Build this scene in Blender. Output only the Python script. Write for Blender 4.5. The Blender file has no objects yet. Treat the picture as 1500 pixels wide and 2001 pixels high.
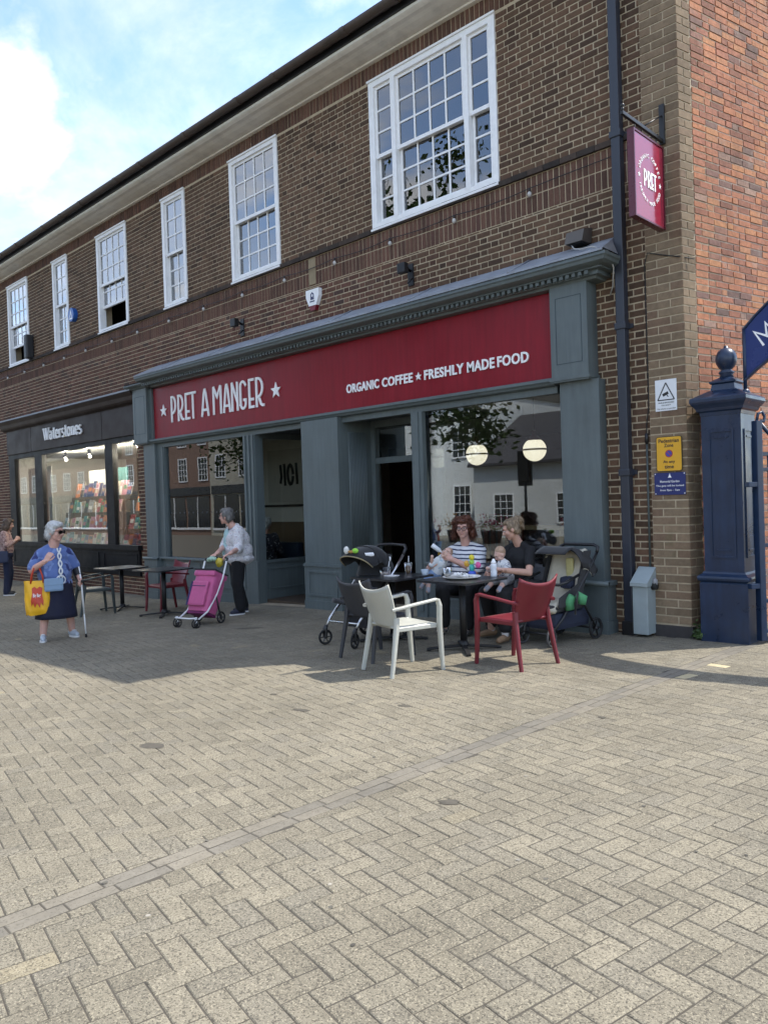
import bpy, bmesh, math, random
import numpy as np
from mathutils import Vector, Matrix, noise as mnoise
random.seed(7)
R = math.radians
scene = bpy.context.scene
col = scene.collection

# ------------------------------------------------------------------ camera
YAW, PITCH, ROLL, FPX = R(44.0255), R(-0.8647), R(-1.8845), 1505.47
CAM_LOC = Vector((0.0, -8.0, 1.57))
_f = Vector((-math.sin(YAW)*math.cos(PITCH), math.cos(YAW)*math.cos(PITCH), math.sin(PITCH)))
_r0 = Vector((math.cos(YAW), math.sin(YAW), 0)); _u0 = _r0.cross(_f)
CR = math.cos(ROLL)*_r0 + math.sin(ROLL)*_u0
CU = -math.sin(ROLL)*_r0 + math.cos(ROLL)*_u0
CF = _f
cam = bpy.data.cameras.new('camera')
cam.sensor_fit = 'HORIZONTAL'; cam.sensor_width = 36.0; cam.lens = FPX*36.0/1500.0
cam.clip_start = 0.05; cam.clip_end = 2000
camo = bpy.data.objects.new('camera', cam); col.objects.link(camo)
camo.matrix_world = Matrix(((CR.x, CU.x, -CF.x, CAM_LOC.x), (CR.y, CU.y, -CF.y, CAM_LOC.y), (CR.z, CU.z, -CF.z, CAM_LOC.z), (0, 0, 0, 1)))
scene.camera = camo
def project(p):
    v = Vector(p) - CAM_LOC; z = v.dot(CF)
    if z < 0.1: return None
    return 750 + FPX*v.dot(CR)/z, 1000.5 - FPX*v.dot(CU)/z, z

# ------------------------------------------------------------------ sun + sky
SUN_EL = R(57.0); SUN_H = Vector((0.645, 0.764, 0)).normalized()
SUN_DIR = Vector((SUN_H.x*math.cos(SUN_EL), SUN_H.y*math.cos(SUN_EL), math.sin(SUN_EL)))
sun = bpy.data.lights.new('sun', 'SUN'); sun.energy = 2.4; sun.angle = R(0.53); sun.color = (1.0, 0.945, 0.85)
suno = bpy.data.objects.new('sun', sun); col.objects.link(suno)
suno.rotation_euler = (-SUN_DIR).to_track_quat('-Z', 'Y').to_euler(); suno.location = (10, 20, 40)
world = bpy.data.worlds.new('World'); scene.world = world; world.use_nodes = True
wn = world.node_tree; wn.nodes.clear()
def N(t, typ, **kw):
    n = t.nodes.new(typ)
    for k, v in kw.items():
        if k == 'inp':
            for kk, vv in v.items(): n.inputs[kk].default_value = vv
        else: setattr(n, k, v)
    return n
wo = N(wn, 'ShaderNodeOutputWorld'); wb = N(wn, 'ShaderNodeBackground', inp={'Strength': 0.15})
sky = N(wn, 'ShaderNodeTexSky', sky_type='NISHITA', sun_disc=False)
sky.sun_elevation = SUN_EL; sky.sun_rotation = math.atan2(SUN_DIR.x, SUN_DIR.y)
sky.altitude = 60; sky.air_density = 1.0; sky.dust_density = 0.6; sky.ozone_density = 3.2
tc = N(wn, 'ShaderNodeTexCoord'); sep = N(wn, 'ShaderNodeSeparateXYZ'); wn.links.new(tc.outputs['Generated'], sep.inputs[0])
mz = N(wn, 'ShaderNodeMath', operation='MAXIMUM', inp={1: 0.0}); wn.links.new(sep.outputs[2], mz.inputs[0])
az = N(wn, 'ShaderNodeMath', operation='ADD', inp={1: 0.22}); wn.links.new(mz.outputs[0], az.inputs[0])
dv = N(wn, 'ShaderNodeVectorMath', operation='DIVIDE'); cz = N(wn, 'ShaderNodeCombineXYZ')
wn.links.new(tc.outputs['Generated'], dv.inputs[0])
for k in range(3): wn.links.new(az.outputs[0], cz.inputs[k])
wn.links.new(cz.outputs[0], dv.inputs[1])
fl = N(wn, 'ShaderNodeVectorMath', operation='MULTIPLY', inp={1: (1, 1, 0.35)}); wn.links.new(dv.outputs[0], fl.inputs[0])
CLOUD_OFF = (12.32, 0.68, 2.96)
of = N(wn, 'ShaderNodeVectorMath', operation='ADD', inp={1: CLOUD_OFF}); wn.links.new(fl.outputs[0], of.inputs[0])
def cloud(scale, detail, rough, lo, hi, dist=0.0):
    nz = N(wn, 'ShaderNodeTexNoise', inp={'Scale': scale, 'Detail': detail, 'Roughness': rough, 'Distortion': dist}); wn.links.new(of.outputs[0], nz.inputs['Vector'])
    mr = N(wn, 'ShaderNodeMapRange', interpolation_type='SMOOTHSTEP', inp={1: lo, 2: hi}); wn.links.new(nz.outputs[0], mr.inputs[0]); return mr
c1 = cloud(2.1, 9, 0.55, 0.49, 0.66, 0.15)      # cumulus
c2 = cloud(1.5, 8, 0.60, 0.36, 0.68, 0.7)      # thin high veil
veil = N(wn, 'ShaderNodeMath', operation='MULTIPLY', inp={1: 0.60}); wn.links.new(c2.outputs[0], veil.inputs[0])
cv = N(wn, 'ShaderNodeMath', operation='MAXIMUM'); wn.links.new(c1.outputs[0], cv.inputs[0]); wn.links.new(veil.outputs[0], cv.inputs[1])
shade = cloud(3.2, 6, 0.55, 0.35, 0.65)
cc = N(wn, 'ShaderNodeMix', data_type='RGBA', inp={6: (2.85, 2.9, 3.0, 1), 7: (4.2, 4.2, 4.2, 1)}); wn.links.new(shade.outputs[0], cc.inputs[0])
mixs = N(wn, 'ShaderNodeMix', data_type='RGBA'); wn.links.new(cv.outputs[0], mixs.inputs[0]); wn.links.new(sky.outputs[0], mixs.inputs[6]); wn.links.new(cc.outputs[2], mixs.inputs[7])
wn.links.new(mixs.outputs[2], wb.inputs[0]); wn.links.new(wb.outputs[0], wo.inputs[0])
vs = scene.view_settings; vs.view_transform = 'Standard'; vs.look = 'None'; vs.gamma = 1.0; vs.exposure = 1.48; vs.use_curve_mapping = False
scene.render.engine = 'CYCLES'
scene.cycles.max_bounces = 6; scene.cycles.diffuse_bounces = 3; scene.cycles.glossy_bounces = 3; scene.cycles.transparent_max_bounces = 12; scene.cycles.adaptive_threshold = 0.02; scene.cycles.use_denoising = True
scene.cycles.caustics_reflective = False; scene.cycles.caustics_refractive = False

# ------------------------------------------------------------------ materials
MATS = {}
# paints and stones measured a little light at first: one scale for all, whites and skin kept
ALB = {k: 1.0 for k in ('white_paint', 'eaves_paint', 'sign_white', 'sign_plate_white', 'skin_fair', 'skin_pink', 'skin_baby', 'white_render', 'paper_white', 'white_frame', 'white_sole', 'cord_white', 'crutch_white', 'opal_globe', 'display_white', 'mortar', 'cafe_wall', 'cafe_ceiling', 'tray_white', 'milk_plastic', 'eye_white', 'sign_yellow', 'yellow_bag')}
ALB.update({'brown_brick': 0.70, 'soldier_brick': 0.78, 'paving_stone': 0.83, 'slate_paint': 0.84, 'maroon_fascia': 1.0, 'sign_maroon': 1.0})
def srgb(r, g, b):
    f = lambda c: (c/255/12.92) if c/255 <= 0.04045 else ((c/255+0.055)/1.055)**2.4
    return (f(r), f(g), f(b))
def mat(name, c, rough=0.6, var=0.12, scale=9.0, bump=0.0, bscale=None, metal=0.0, spec=0.5, dirt=0.0, world=False, emit=None, coat=0.0, sheen=0.0, streak=0.0):
    """painted / plain surface: base colour broken up by two noises, slight gloss variation and relief"""
    if name in MATS: return MATS[name]
    c = tuple(q*ALB.get(name, 0.84) for q in c[:3])
    m = bpy.data.materials.new(name); m.use_nodes = True; t = m.node_tree; b = t.nodes['Principled BSDF']
    b.inputs['Roughness'].default_value = rough; b.inputs['Metallic'].default_value = metal
    b.inputs['Specular IOR Level'].default_value = spec
    b.inputs['Coat Weight'].default_value = coat; b.inputs['Sheen Weight'].default_value = sheen
    co = N(t, 'ShaderNodeNewGeometry').outputs['Position'] if world else N(t, 'ShaderNodeTexCoord').outputs['Object']
    if var > 0:
        nz = N(t, 'ShaderNodeTexNoise', inp={'Scale': scale, 'Detail': 6, 'Roughness': 0.6}); t.links.new(co, nz.inputs['Vector'])
        mr = N(t, 'ShaderNodeMapRange', inp={1: 0.3, 2: 0.7, 3: 1-var, 4: 1+var*0.7}); t.links.new(nz.outputs[0], mr.inputs[0])
        hs = N(t, 'ShaderNodeVectorMath', operation='SCALE', inp={0: c[:3]}); t.links.new(mr.outputs[0], hs.inputs['Scale'])
        outc = hs.outputs[0]
        if dirt > 0:
            n2 = N(t, 'ShaderNodeTexNoise', inp={'Scale': scale*0.35, 'Detail': 8, 'Roughness': 0.7}); t.links.new(co, n2.inputs['Vector'])
            m2 = N(t, 'ShaderNodeMapRange', inp={1: 0.52, 2: 0.75, 3: 0.0, 4: dirt}); t.links.new(n2.outputs[0], m2.inputs[0])
            mx = N(t, 'ShaderNodeMix', data_type='RGBA', inp={7: (0.06, 0.055, 0.045, 1)}); t.links.new(m2.outputs[0], mx.inputs[0]); t.links.new(outc, mx.inputs[6]); outc = mx.outputs[2]
        if streak > 0:      # rain streaks and dust runs, drawn out along the vertical
            sm = N(t, 'ShaderNodeVectorMath', operation='MULTIPLY', inp={1: (9, 9, 0.7)}); t.links.new(co, sm.inputs[0])
            n3 = N(t, 'ShaderNodeTexNoise', inp={'Scale': 2.0, 'Detail': 6, 'Roughness': 0.65}); t.links.new(sm.outputs[0], n3.inputs['Vector'])
            m3 = N(t, 'ShaderNodeMapRange', inp={1: 0.35, 2: 0.7, 3: 1-streak, 4: 1+streak}); t.links.new(n3.outputs[0], m3.inputs[0])
            s3 = N(t, 'ShaderNodeVectorMath', operation='SCALE'); t.links.new(outc, s3.inputs[0]); t.links.new(m3.outputs[0], s3.inputs['Scale']); outc = s3.outputs[0]
        t.links.new(outc, b.inputs['Base Color'])
        rr = N(t, 'ShaderNodeMapRange', inp={1: 0.3, 2: 0.7, 3: max(0.03, rough-0.08), 4: min(1, rough+0.08)}); t.links.new(nz.outputs[0], rr.inputs[0]); t.links.new(rr.outputs[0], b.inputs['Roughness'])
    else: b.inputs['Base Color'].default_value = (*c[:3], 1)
    if bump > 0:
        nb = N(t, 'ShaderNodeTexNoise', inp={'Scale': bscale or scale*6, 'Detail': 5}); t.links.new(co, nb.inputs['Vector'])
        bp = N(t, 'ShaderNodeBump', inp={'Strength': min(1, bump*20), 'Distance': bump}); t.links.new(nb.outputs[0], bp.inputs['Height']); t.links.new(bp.outputs[0], b.inputs['Normal'])
    if emit: b.inputs['Emission Color'].default_value = (*emit[0], 1); b.inputs['Emission Strength'].default_value = emit[1]
    MATS[name] = m; return m
def glass(name, tint=(1, 1, 1), boost=1.0, rough=0.0):
    m = bpy.data.materials.new(name); m.use_nodes = True; t = m.node_tree; t.nodes.clear()
    o = N(t, 'ShaderNodeOutputMaterial'); mx = N(t, 'ShaderNodeMixShader'); tr = N(t, 'ShaderNodeBsdfTransparent', inp={'Color': (*tint, 1)})
    gl = N(t, 'ShaderNodeBsdfGlossy', inp={'Roughness': rough, 'Color': (0.95, 0.97, 1, 1)}); fr = N(t, 'ShaderNodeFresnel', inp={'IOR': 1.52})
    nz = N(t, 'ShaderNodeTexNoise', inp={'Scale': 1.3, 'Detail': 1}); bp = N(t, 'ShaderNodeBump', inp={'Strength': 0.03, 'Distance': 0.02})
    co = N(t, 'ShaderNodeTexCoord'); t.links.new(co.outputs['Object'], nz.inputs['Vector']); t.links.new(nz.outputs[0], bp.inputs['Height']); t.links.new(bp.outputs[0], gl.inputs['Normal'])
    ml = N(t, 'ShaderNodeMath', operation='MULTIPLY', use_clamp=True, inp={1: boost}); t.links.new(fr.outputs[0], ml.inputs[0])
    t.links.new(ml.outputs[0], mx.inputs[0]); t.links.new(tr.outputs[0], mx.inputs[1]); t.links.new(gl.outputs[0], mx.inputs[2]); t.links.new(mx.outputs[0], o.inputs[0])
    MATS[name] = m; return m
def piece_mat(name, ramp, rough=0.85, speck=0.0, sscale=180, speck_cols=None, tone=None, bump=0.003, bscale=60, soft=0.15, patch=None, streaks=0.0):
    """bricks and paving blocks: one colour per piece (face attribute + object random), grain and speckle by place"""
    kk = ALB.get(name, 0.84); sc3 = lambda c: tuple(q*kk for q in c)
    ramp = [(p, sc3(c)) for p, c in ramp]; tone = [(p, sc3(c)) for p, c in tone] if tone else None
    speck_cols = [(sc3(c[0]),)+tuple(c[1:]) for c in speck_cols] if speck_cols else None; patch = [(sc3(c[0]),)+tuple(c[1:]) for c in patch] if patch else None
    m = bpy.data.materials.new(name); m.use_nodes = True; t = m.node_tree; b = t.nodes['Principled BSDF']; b.inputs['Roughness'].default_value = rough
    b.inputs['Specular IOR Level'].default_value = 0.25
    at = N(t, 'ShaderNodeAttribute', attribute_name='rnd'); oi = N(t, 'ShaderNodeObjectInfo'); pos = N(t, 'ShaderNodeNewGeometry').outputs['Position']
    ad = N(t, 'ShaderNodeMath', operation='ADD'); t.links.new(at.outputs['Fac'], ad.inputs[0]); t.links.new(oi.outputs['Random'], ad.inputs[1])
    fr = N(t, 'ShaderNodeMath', operation='FRACT'); t.links.new(ad.outputs[0], fr.inputs[0])
    cr = N(t, 'ShaderNodeValToRGB'); e = cr.color_ramp.elements
    for i, (p, c) in enumerate(ramp):
        el = e[i] if i < 2 else e.new(p); el.position = p; el.color = (*c, 1)
    t.links.new(fr.outputs[0], cr.inputs[0]); outc = cr.outputs[0]
    if tone:   # second attribute blends towards another brick batch
        a2 = N(t, 'ShaderNodeAttribute', attribute_name='tone'); c2 = N(t, 'ShaderNodeValToRGB'); e = c2.color_ramp.elements
        for i, (p, c) in enumerate(tone):
            el = e[i] if i < 2 else e.new(p); el.position = p; el.color = (*c, 1)
        t.links.new(fr.outputs[0], c2.inputs[0])
        mx = N(t, 'ShaderNodeMix', data_type='RGBA'); t.links.new(a2.outputs['Fac'], mx.inputs[0]); t.links.new(outc, mx.inputs[6]); t.links.new(c2.outputs[0], mx.inputs[7]); outc = mx.outputs[2]
    nz = N(t, 'ShaderNodeTexNoise', inp={'Scale': 22, 'Detail': 8, 'Roughness': 0.7}); t.links.new(pos, nz.inputs['Vector'])
    mr = N(t, 'ShaderNodeMapRange', inp={1: 0.3, 2: 0.7, 3: 1-soft, 4: 1+soft}); t.links.new(nz.outputs[0], mr.inputs[0])
    big = N(t, 'ShaderNodeTexNoise', inp={'Scale': 0.7, 'Detail': 5, 'Roughness': 0.65}); t.links.new(pos, big.inputs['Vector'])
    mb = N(t, 'ShaderNodeMapRange', inp={1: 0.3, 2: 0.7, 3: 0.80, 4: 1.18}); t.links.new(big.outputs[0], mb.inputs[0])
    mm = N(t, 'ShaderNodeMath', operation='MULTIPLY'); t.links.new(mr.outputs[0], mm.inputs[0]); t.links.new(mb.outputs[0], mm.inputs[1])
    if streaks > 0:
        sm = N(t, 'ShaderNodeVectorMath', operation='MULTIPLY', inp={1: (5, 5, 0.55)}); t.links.new(pos, sm.inputs[0])
        n3 = N(t, 'ShaderNodeTexNoise', inp={'Scale': 1.0, 'Detail': 7, 'Roughness': 0.7}); t.links.new(sm.outputs[0], n3.inputs['Vector'])
        m3 = N(t, 'ShaderNodeMapRange', inp={1: 0.3, 2: 0.7, 3: 1-streaks, 4: 1+streaks*0.8}); t.links.new(n3.outputs[0], m3.inputs[0])
        m4 = N(t, 'ShaderNodeMath', operation='MULTIPLY'); t.links.new(mm.outputs[0], m4.inputs[0]); t.links.new(m3.outputs[0], m4.inputs[1]); mm = m4
    sc = N(t, 'ShaderNodeVectorMath', operation='SCALE'); t.links.new(outc, sc.inputs[0]); t.links.new(mm.outputs[0], sc.inputs['Scale']); outc = sc.outputs[0]
    if speck > 0:
        for (cc, thr, s2, sd) in speck_cols:
            v = N(t, 'ShaderNodeTexNoise', inp={'Scale': sscale*s2, 'Detail': 2, 'Roughness': 0.6}); mp = N(t, 'ShaderNodeVectorMath', operation='ADD', inp={1: (sd, sd*2, sd*3)})
            t.links.new(pos, mp.inputs[0]); t.links.new(mp.outputs[0], v.inputs['Vector'])
            st = N(t, 'ShaderNodeMapRange', inp={1: thr, 2: thr+0.08, 3: 0, 4: speck}); t.links.new(v.outputs[0], st.inputs[0])
            mx = N(t, 'ShaderNodeMix', data_type='RGBA', inp={7: (*cc, 1)}); t.links.new(st.outputs[0], mx.inputs[0]); t.links.new(outc, mx.inputs[6]); outc = mx.outputs[2]
    if patch:  # pale or green growth with a shape of its own
        for (cc, thr, s2, amt) in patch:
            v = N(t, 'ShaderNodeTexNoise', inp={'Scale': s2, 'Detail': 7, 'Roughness': 0.7}); t.links.new(pos, v.inputs['Vector'])
            st = N(t, 'ShaderNodeMapRange', inp={1: thr, 2: thr+0.1, 3: 0, 4: amt}); t.links.new(v.outputs[0], st.inputs[0])
            mx = N(t, 'ShaderNodeMix', data_type='RGBA', inp={7: (*cc, 1)}); t.links.new(st.outputs[0], mx.inputs[0]); t.links.new(outc, mx.inputs[6]); outc = mx.outputs[2]
    t.links.new(outc, b.inputs['Base Color'])
    nb = N(t, 'ShaderNodeTexNoise', inp={'Scale': bscale, 'Detail': 6, 'Roughness': 0.65}); t.links.new(pos, nb.inputs['Vector'])
    bp = N(t, 'ShaderNodeBump', inp={'Strength': 0.6, 'Distance': bump}); t.links.new(nb.outputs[0], bp.inputs['Height']); t.links.new(bp.outputs[0], b.inputs['Normal'])
    MATS[name] = m; return m

# ------------------------------------------------------------------ mesh builder
class MB:
    def __init__(s): s.v = []; s.f = []; s.sm = []; s.rnd = []; s.tone = []
    def add(s, vs, fs, smooth=False, rnd=0.0, tone=0.0):
        o = len(s.v); s.v += [tuple(p) for p in vs]
        for f in fs: s.f.append(tuple(i+o for i in f)); s.sm.append(smooth); s.rnd.append(rnd); s.tone.append(tone)
        return s
    def box(s, x0, x1, y0, y1, z0, z1, M=None, **k):
        vs = [Vector(p) for p in ((x0,y0,z0),(x1,y0,z0),(x1,y1,z0),(x0,y1,z0),(x0,y0,z1),(x1,y0,z1),(x1,y1,z1),(x0,y1,z1))]
        if M: vs = [M @ p for p in vs]
        return s.add(vs, [(0,3,2,1),(4,5,6,7),(0,1,5,4),(1,2,6,5),(2,3,7,6),(3,0,4,7)], **k)
    def bbox(s, x0, x1, y0, y1, z0, z1, b=0.01, M=None, **k):
        """box with all edges chamfered by b"""
        b = min(b, (x1-x0)*0.49, (y1-y0)*0.49, (z1-z0)*0.49)
        bm = bmesh.new(); 
        vs = [bm.verts.new(p) for p in ((x0,y0,z0),(x1,y0,z0),(x1,y1,z0),(x0,y1,z0),(x0,y0,z1),(x1,y0,z1),(x1,y1,z1),(x0,y1,z1))]
        for f in [(0,3,2,1),(4,5,6,7),(0,1,5,4),(1,2,6,5),(2,3,7,6),(3,0,4,7)]: bm.faces.new([vs[i] for i in f])
        bmesh.ops.bevel(bm, geom=list(bm.edges), offset=b, segments=2, profile=0.6, affect='EDGES')
        bm.verts.index_update(); pts = [M @ v.co if M else v.co.copy() for v in bm.verts]; fs = [[v.index for v in f.verts] for f in bm.faces]; bm.free()
        return s.add(pts, fs, **k)
    def tube(s, pts, r, n=10, caps=True, closed=False, smooth=True, sec=None, up=(0, 0, 1), M=None, **k):
        """sweep a circle (or a section sec given as list of (a,b)) along pts; r may be a list"""
        P = [Vector(p) for p in pts]
        if M: P = [M @ p for p in P]
        rs = r if isinstance(r, (list, tuple)) else [r]*len(P)
        S = sec or [(math.cos(2*math.pi*i/n), math.sin(2*math.pi*i/n)) for i in range(n)]
        n = len(S); vs = []; prev = None
        for i, p in enumerate(P):
            if closed: d = (P[(i+1) % len(P)]-P[i-1])
            else: d = (P[min(i+1, len(P)-1)]-P[max(i-1, 0)])
            d.normalize()
            if prev is None:
                u = Vector(up); a = u.cross(d)
                if a.length < 1e-3: a = Vector((1, 0, 0)).cross(d)
                if a.length < 1e-3: a = Vector((0, 1, 0)).cross(d)
                a.normalize()
            else:
                a = prev - d*prev.dot(d); a.normalize()
            prev = a; b = d.cross(a)
            for (u, w) in S: vs.append(p + a*u*rs[i] + b*w*rs[i])
        fs = []; m = len(P)
        for i in range(m if closed else m-1):
            for j in range(n):
                i2 = (i+1) % m; fs.append((i*n+j, i*n+(j+1) % n, i2*n+(j+1) % n, i2*n+j))
        if caps and not closed: fs.append(tuple(range(n-1, -1, -1))); fs.append(tuple((m-1)*n+j for j in range(n)))
        return s.add(vs, fs, smooth=smooth, **k)
    def rect(s, pts, w, h, bev=0.25, up=(0, 0, 1), r=1.0, M=None, **k):
        """sweep a rounded rectangle w (sideways) x h (along up) along pts"""
        b = min(w, h)*bev; a, c = w/2, h/2
        S = [(a-b, -c), (a, -c+b), (a, c-b), (a-b, c), (-a+b, c), (-a, c-b), (-a, -c+b), (-a+b, -c)]
        return s.tube(pts, r, sec=S, up=up, smooth=False, M=M, **k)
    def lathe(s, prof, n=24, M=None, smooth=True, caps=True, **k):
        vs = []
        for (r, z) in prof:
            for j in range(n): a = 2*math.pi*j/n; vs.append(Vector((r*math.cos(a), r*math.sin(a), z)))
        if M: vs = [M @ v for v in vs]
        fs = [(i*n+j, i*n+(j+1) % n, (i+1)*n+(j+1) % n, (i+1)*n+j) for i in range(len(prof)-1) for j in range(n)]
        if caps: fs.append(tuple(range(n-1, -1, -1))); fs.append(tuple((len(prof)-1)*n+j for j in range(n)))
        return s.add(vs, fs, smooth=smooth, **k)
    def ell(s, c, r, n=14, m=9, M=None, smooth=True, **k):
        c = Vector(c); r = r if isinstance(r, (tuple, list)) else (r, r, r); vs = []
        for i in range(m+1):
            th = math.pi*i/m
            for j in range(n):
                ph = 2*math.pi*j/n; p = Vector((r[0]*math.sin(th)*math.cos(ph), r[1]*math.sin(th)*math.sin(ph), r[2]*math.cos(th)))
                vs.append((M @ p if M else p) + c)
        fs = [(i*n+j, (i+1)*n+j, (i+1)*n+(j+1) % n, i*n+(j+1) % n) for i in range(m) for j in range(n)]
        return s.add(vs, fs, smooth=smooth, **k)
    def prism(s, poly, d0, d1, axis='y', M=None, **k):
        """extrude polygon (list of 2D points) along an axis; for axis y the points are (x,z)"""
        n = len(poly)
        def P(a, b, d): return {'y': (a, d, b), 'x': (d, a, b), 'z': (a, b, d)}[axis]
        vs = [Vector(P(a, b, d0)) for a, b in poly] + [Vector(P(a, b, d1)) for a, b in poly]
        if M: vs = [M @ v for v in vs]
        fs = [tuple(range(n)), tuple(range(2*n-1, n-1, -1))] + [(i, i+n, (i+1) % n+n, (i+1) % n) for i in range(n)]
        return s.add(vs, fs, **k)
    def grid(s, fn, nu, nv, thick=None, smooth=True, M=None, **k):
        """surface fn(u,v)->point, optional thickness given by fn normal offset"""
        P = [[Vector(fn(i/nu, j/nv)) for j in range(nv+1)] for i in range(nu+1)]
        W = nv+1
        if thick is None:
            vs = [p for row in P for p in row]
            fs = [(i*W+j, (i+1)*W+j, (i+1)*W+j+1, i*W+j+1) for i in range(nu) for j in range(nv)]
        else:
            nr = []
            for i in range(nu+1):
                for j in range(nv+1):
                    du = P[min(i+1, nu)][j]-P[max(i-1, 0)][j]; dw = P[i][min(j+1, nv)]-P[i][max(j-1, 0)]
                    q = du.cross(dw); q = q.normalized() if q.length > 1e-9 else Vector((0, 0, 1)); nr.append(q)
            A = [p for row in P for p in row]; vs = A + [p + q*thick for p, q in zip(A, nr)]; o = len(A)
            fs = [(i*W+j, i*W+j+1, (i+1)*W+j+1, (i+1)*W+j) for i in range(nu) for j in range(nv)]
            fs += [(o+i*W+j, o+(i+1)*W+j, o+(i+1)*W+j+1, o+i*W+j+1) for i in range(nu) for j in range(nv)]
            for i in range(nu): fs += [(i*W, (i+1)*W, o+(i+1)*W, o+i*W), ((i+1)*W+nv, i*W+nv, o+i*W+nv, o+(i+1)*W+nv)]
            for j in range(nv): fs += [(j+1, j, o+j, o+j+1), (nu*W+j, nu*W+j+1, o+nu*W+j+1, o+nu*W+j)]
        if M: vs = [M @ v for v in vs]
        return s.add(vs, fs, smooth=smooth, **k)
    def mesh(s, name, attrs=False):
        me = bpy.data.meshes.new(name); me.from_pydata(s.v, [], s.f)
        if any(s.sm): me.polygons.foreach_set('use_smooth', s.sm)
        if attrs:
            a = me.attributes.new('rnd', 'FLOAT', 'FACE'); a.data.foreach_set('value', s.rnd)
            a = me.attributes.new('tone', 'FLOAT', 'FACE'); a.data.foreach_set('value', s.tone)
        me.update(); return me
    def obj(s, name, m, parent=None, attrs=False, **kw):
        me = s.mesh(name, attrs); me.materials.append(m if not isinstance(m, str) else MATS[m])
        return link(name, me, parent, **kw)
def link(name, me, parent=None, loc=None, label=None, cat=None, group=None, kind=None, rz=None):
    o = bpy.data.objects.new(name, me); col.objects.link(o)
    if parent is not None: o.parent = parent
    if loc is not None: o.location = loc
    if rz is not None: o.rotation_euler = (0, 0, rz)
    for k, v in (('label', label), ('category', cat), ('group', group), ('kind', kind)):
        if v: o[k] = v
    return o
def thing(name, label, cat, loc=(0, 0, 0), rz=0, group=None):
    return link(name, None, None, loc, label, cat, group, None, rz)
def copy_tree(o, parent=None):
    c = o.copy(); col.objects.link(c); c.parent = parent
    for ch in o.children: copy_tree(ch, c)
    return c
def gz(x): return 0.075 + 0.0165*x if x > -9.2 else (-0.0768 + 0.033*(x+9.2) if x > -14 else -0.2352+0.005*(x+14))
def Rz(a): return Matrix.Rotation(a, 4, 'Z')
def T(x, y, z): return Matrix.Translation((x, y, z))
def frame_prism(mb, x0, x1, z0, z1, w, y0, y1):
    """flat rectangular frame of width w, from y0 (front) to y1"""
    mb.box(x0, x1, y0, y1, z1-w, z1); mb.box(x0, x1, y0, y1, z0, z0+w)
    mb.box(x0, x0+w, y0+0.0005, y1, z0+w, z1-w); mb.box(x1-w, x1, y0+0.0005, y1, z0+w, z1-w)
# ------------------------------------------------------------------ pavement
PAV = piece_mat('paving_stone', [(0.0, (0.210, 0.187, 0.140)), (0.3, (0.245, 0.218, 0.163)), (0.55, (0.280, 0.249, 0.184)), (0.75, (0.228, 0.206, 0.160)), (0.92, (0.260, 0.231, 0.171)), (0.992, (0.218, 0.197, 0.152)), (1.0, (0.34, 0.29, 0.19))],
    rough=0.9, speck=0.70, sscale=105, speck_cols=[((0.075, 0.066, 0.053), 0.525, 1.0, 0.0), ((0.43, 0.38, 0.275), 0.565, 1.15, 3.0), ((0.04, 0.037, 0.032), 0.585, 1.6, 7.0)], soft=0.16, bump=0.002, bscale=170)
CHN = piece_mat('channel_stone', [(0.0, (0.185, 0.170, 0.142)), (0.5, (0.212, 0.192, 0.156)), (1.0, (0.245, 0.219, 0.172))], rough=0.9, speck=0.55, sscale=105, speck_cols=[((0.10, 0.09, 0.075), 0.57, 1.0, 0.0)], bump=0.002, bscale=170)
YEL = piece_mat('buff_stone', [(0.0, (0.50, 0.42, 0.25)), (1.0, (0.55, 0.47, 0.30))], rough=0.9, speck=0.3, sscale=150, speck_cols=[((0.3, 0.25, 0.16), 0.57, 1.0, 0.0)], bump=0.002, bscale=170)
SAND = mat('joint_sand', (0.085, 0.074, 0.057), 0.95, 0.3, 14, world=True)
FARP = mat('far_paving', (0.21, 0.19, 0.15), 0.9, 0.15, 3, world=True)
g = MB()
xs = [-120, -40, -23, -14, -9.2, 0.5, 4, 40]
for a, b in zip(xs[:-1], xs[1:]):
    for (y0, y1) in ((-120, -40), (-40, -8.2), (-8.2, 8), (8, 60)):
        g.add([(a, y0, gz(a)-0.0030), (b, y0, gz(b)-0.0030), (b, y1, gz(b)-0.0030), (a, y1, gz(a)-0.0030)], [(0, 1, 2, 3)])
ground = g.obj('pavement', SAND, kind='structure', label='block-paved pedestrian pavement in buff herringbone')
far = MB()
for (x0, x1, y0, y1) in ((-120, -22.6, -120, -0.02), (-22.6, 40, -120, -9.2), (4.0, 40, -9.2, 8)):
    far.add([(x0, y0, gz(x0)-0.001), (x1, y0, gz(x1)-0.002), (x1, y1, gz(x1)-0.002), (x0, y1, gz(x0)-0.002)], [(0, 1, 2, 3)])
far.obj('distant_paving', FARP, ground, kind='stuff')
ANG = R(-11.0); EU = Vector((math.cos(ANG), math.sin(ANG))); EV = Vector((-math.sin(ANG), math.cos(ANG))); W1 = 0.0965
CH_O = Vector((-3.05, -7.0)); CH_D = Vector((math.cos(R(87.2)), math.sin(R(87.2)))); CH_N = Vector((-CH_D.y, CH_D.x)); CH_HW = 0.078
def chan(p): return (Vector(p)-CH_O).dot(CH_N)
def clip(poly, fn):
    out = []
    for i in range(len(poly)):
        a, b = poly[i], poly[(i+1) % len(poly)]; fa, fb = fn(a), fn(b)
        if fa >= 0: out.append(a)
        if (fa >= 0) != (fb >= 0): out.append(a + (b-a)*(fa/(fa-fb)))
    return out
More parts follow.
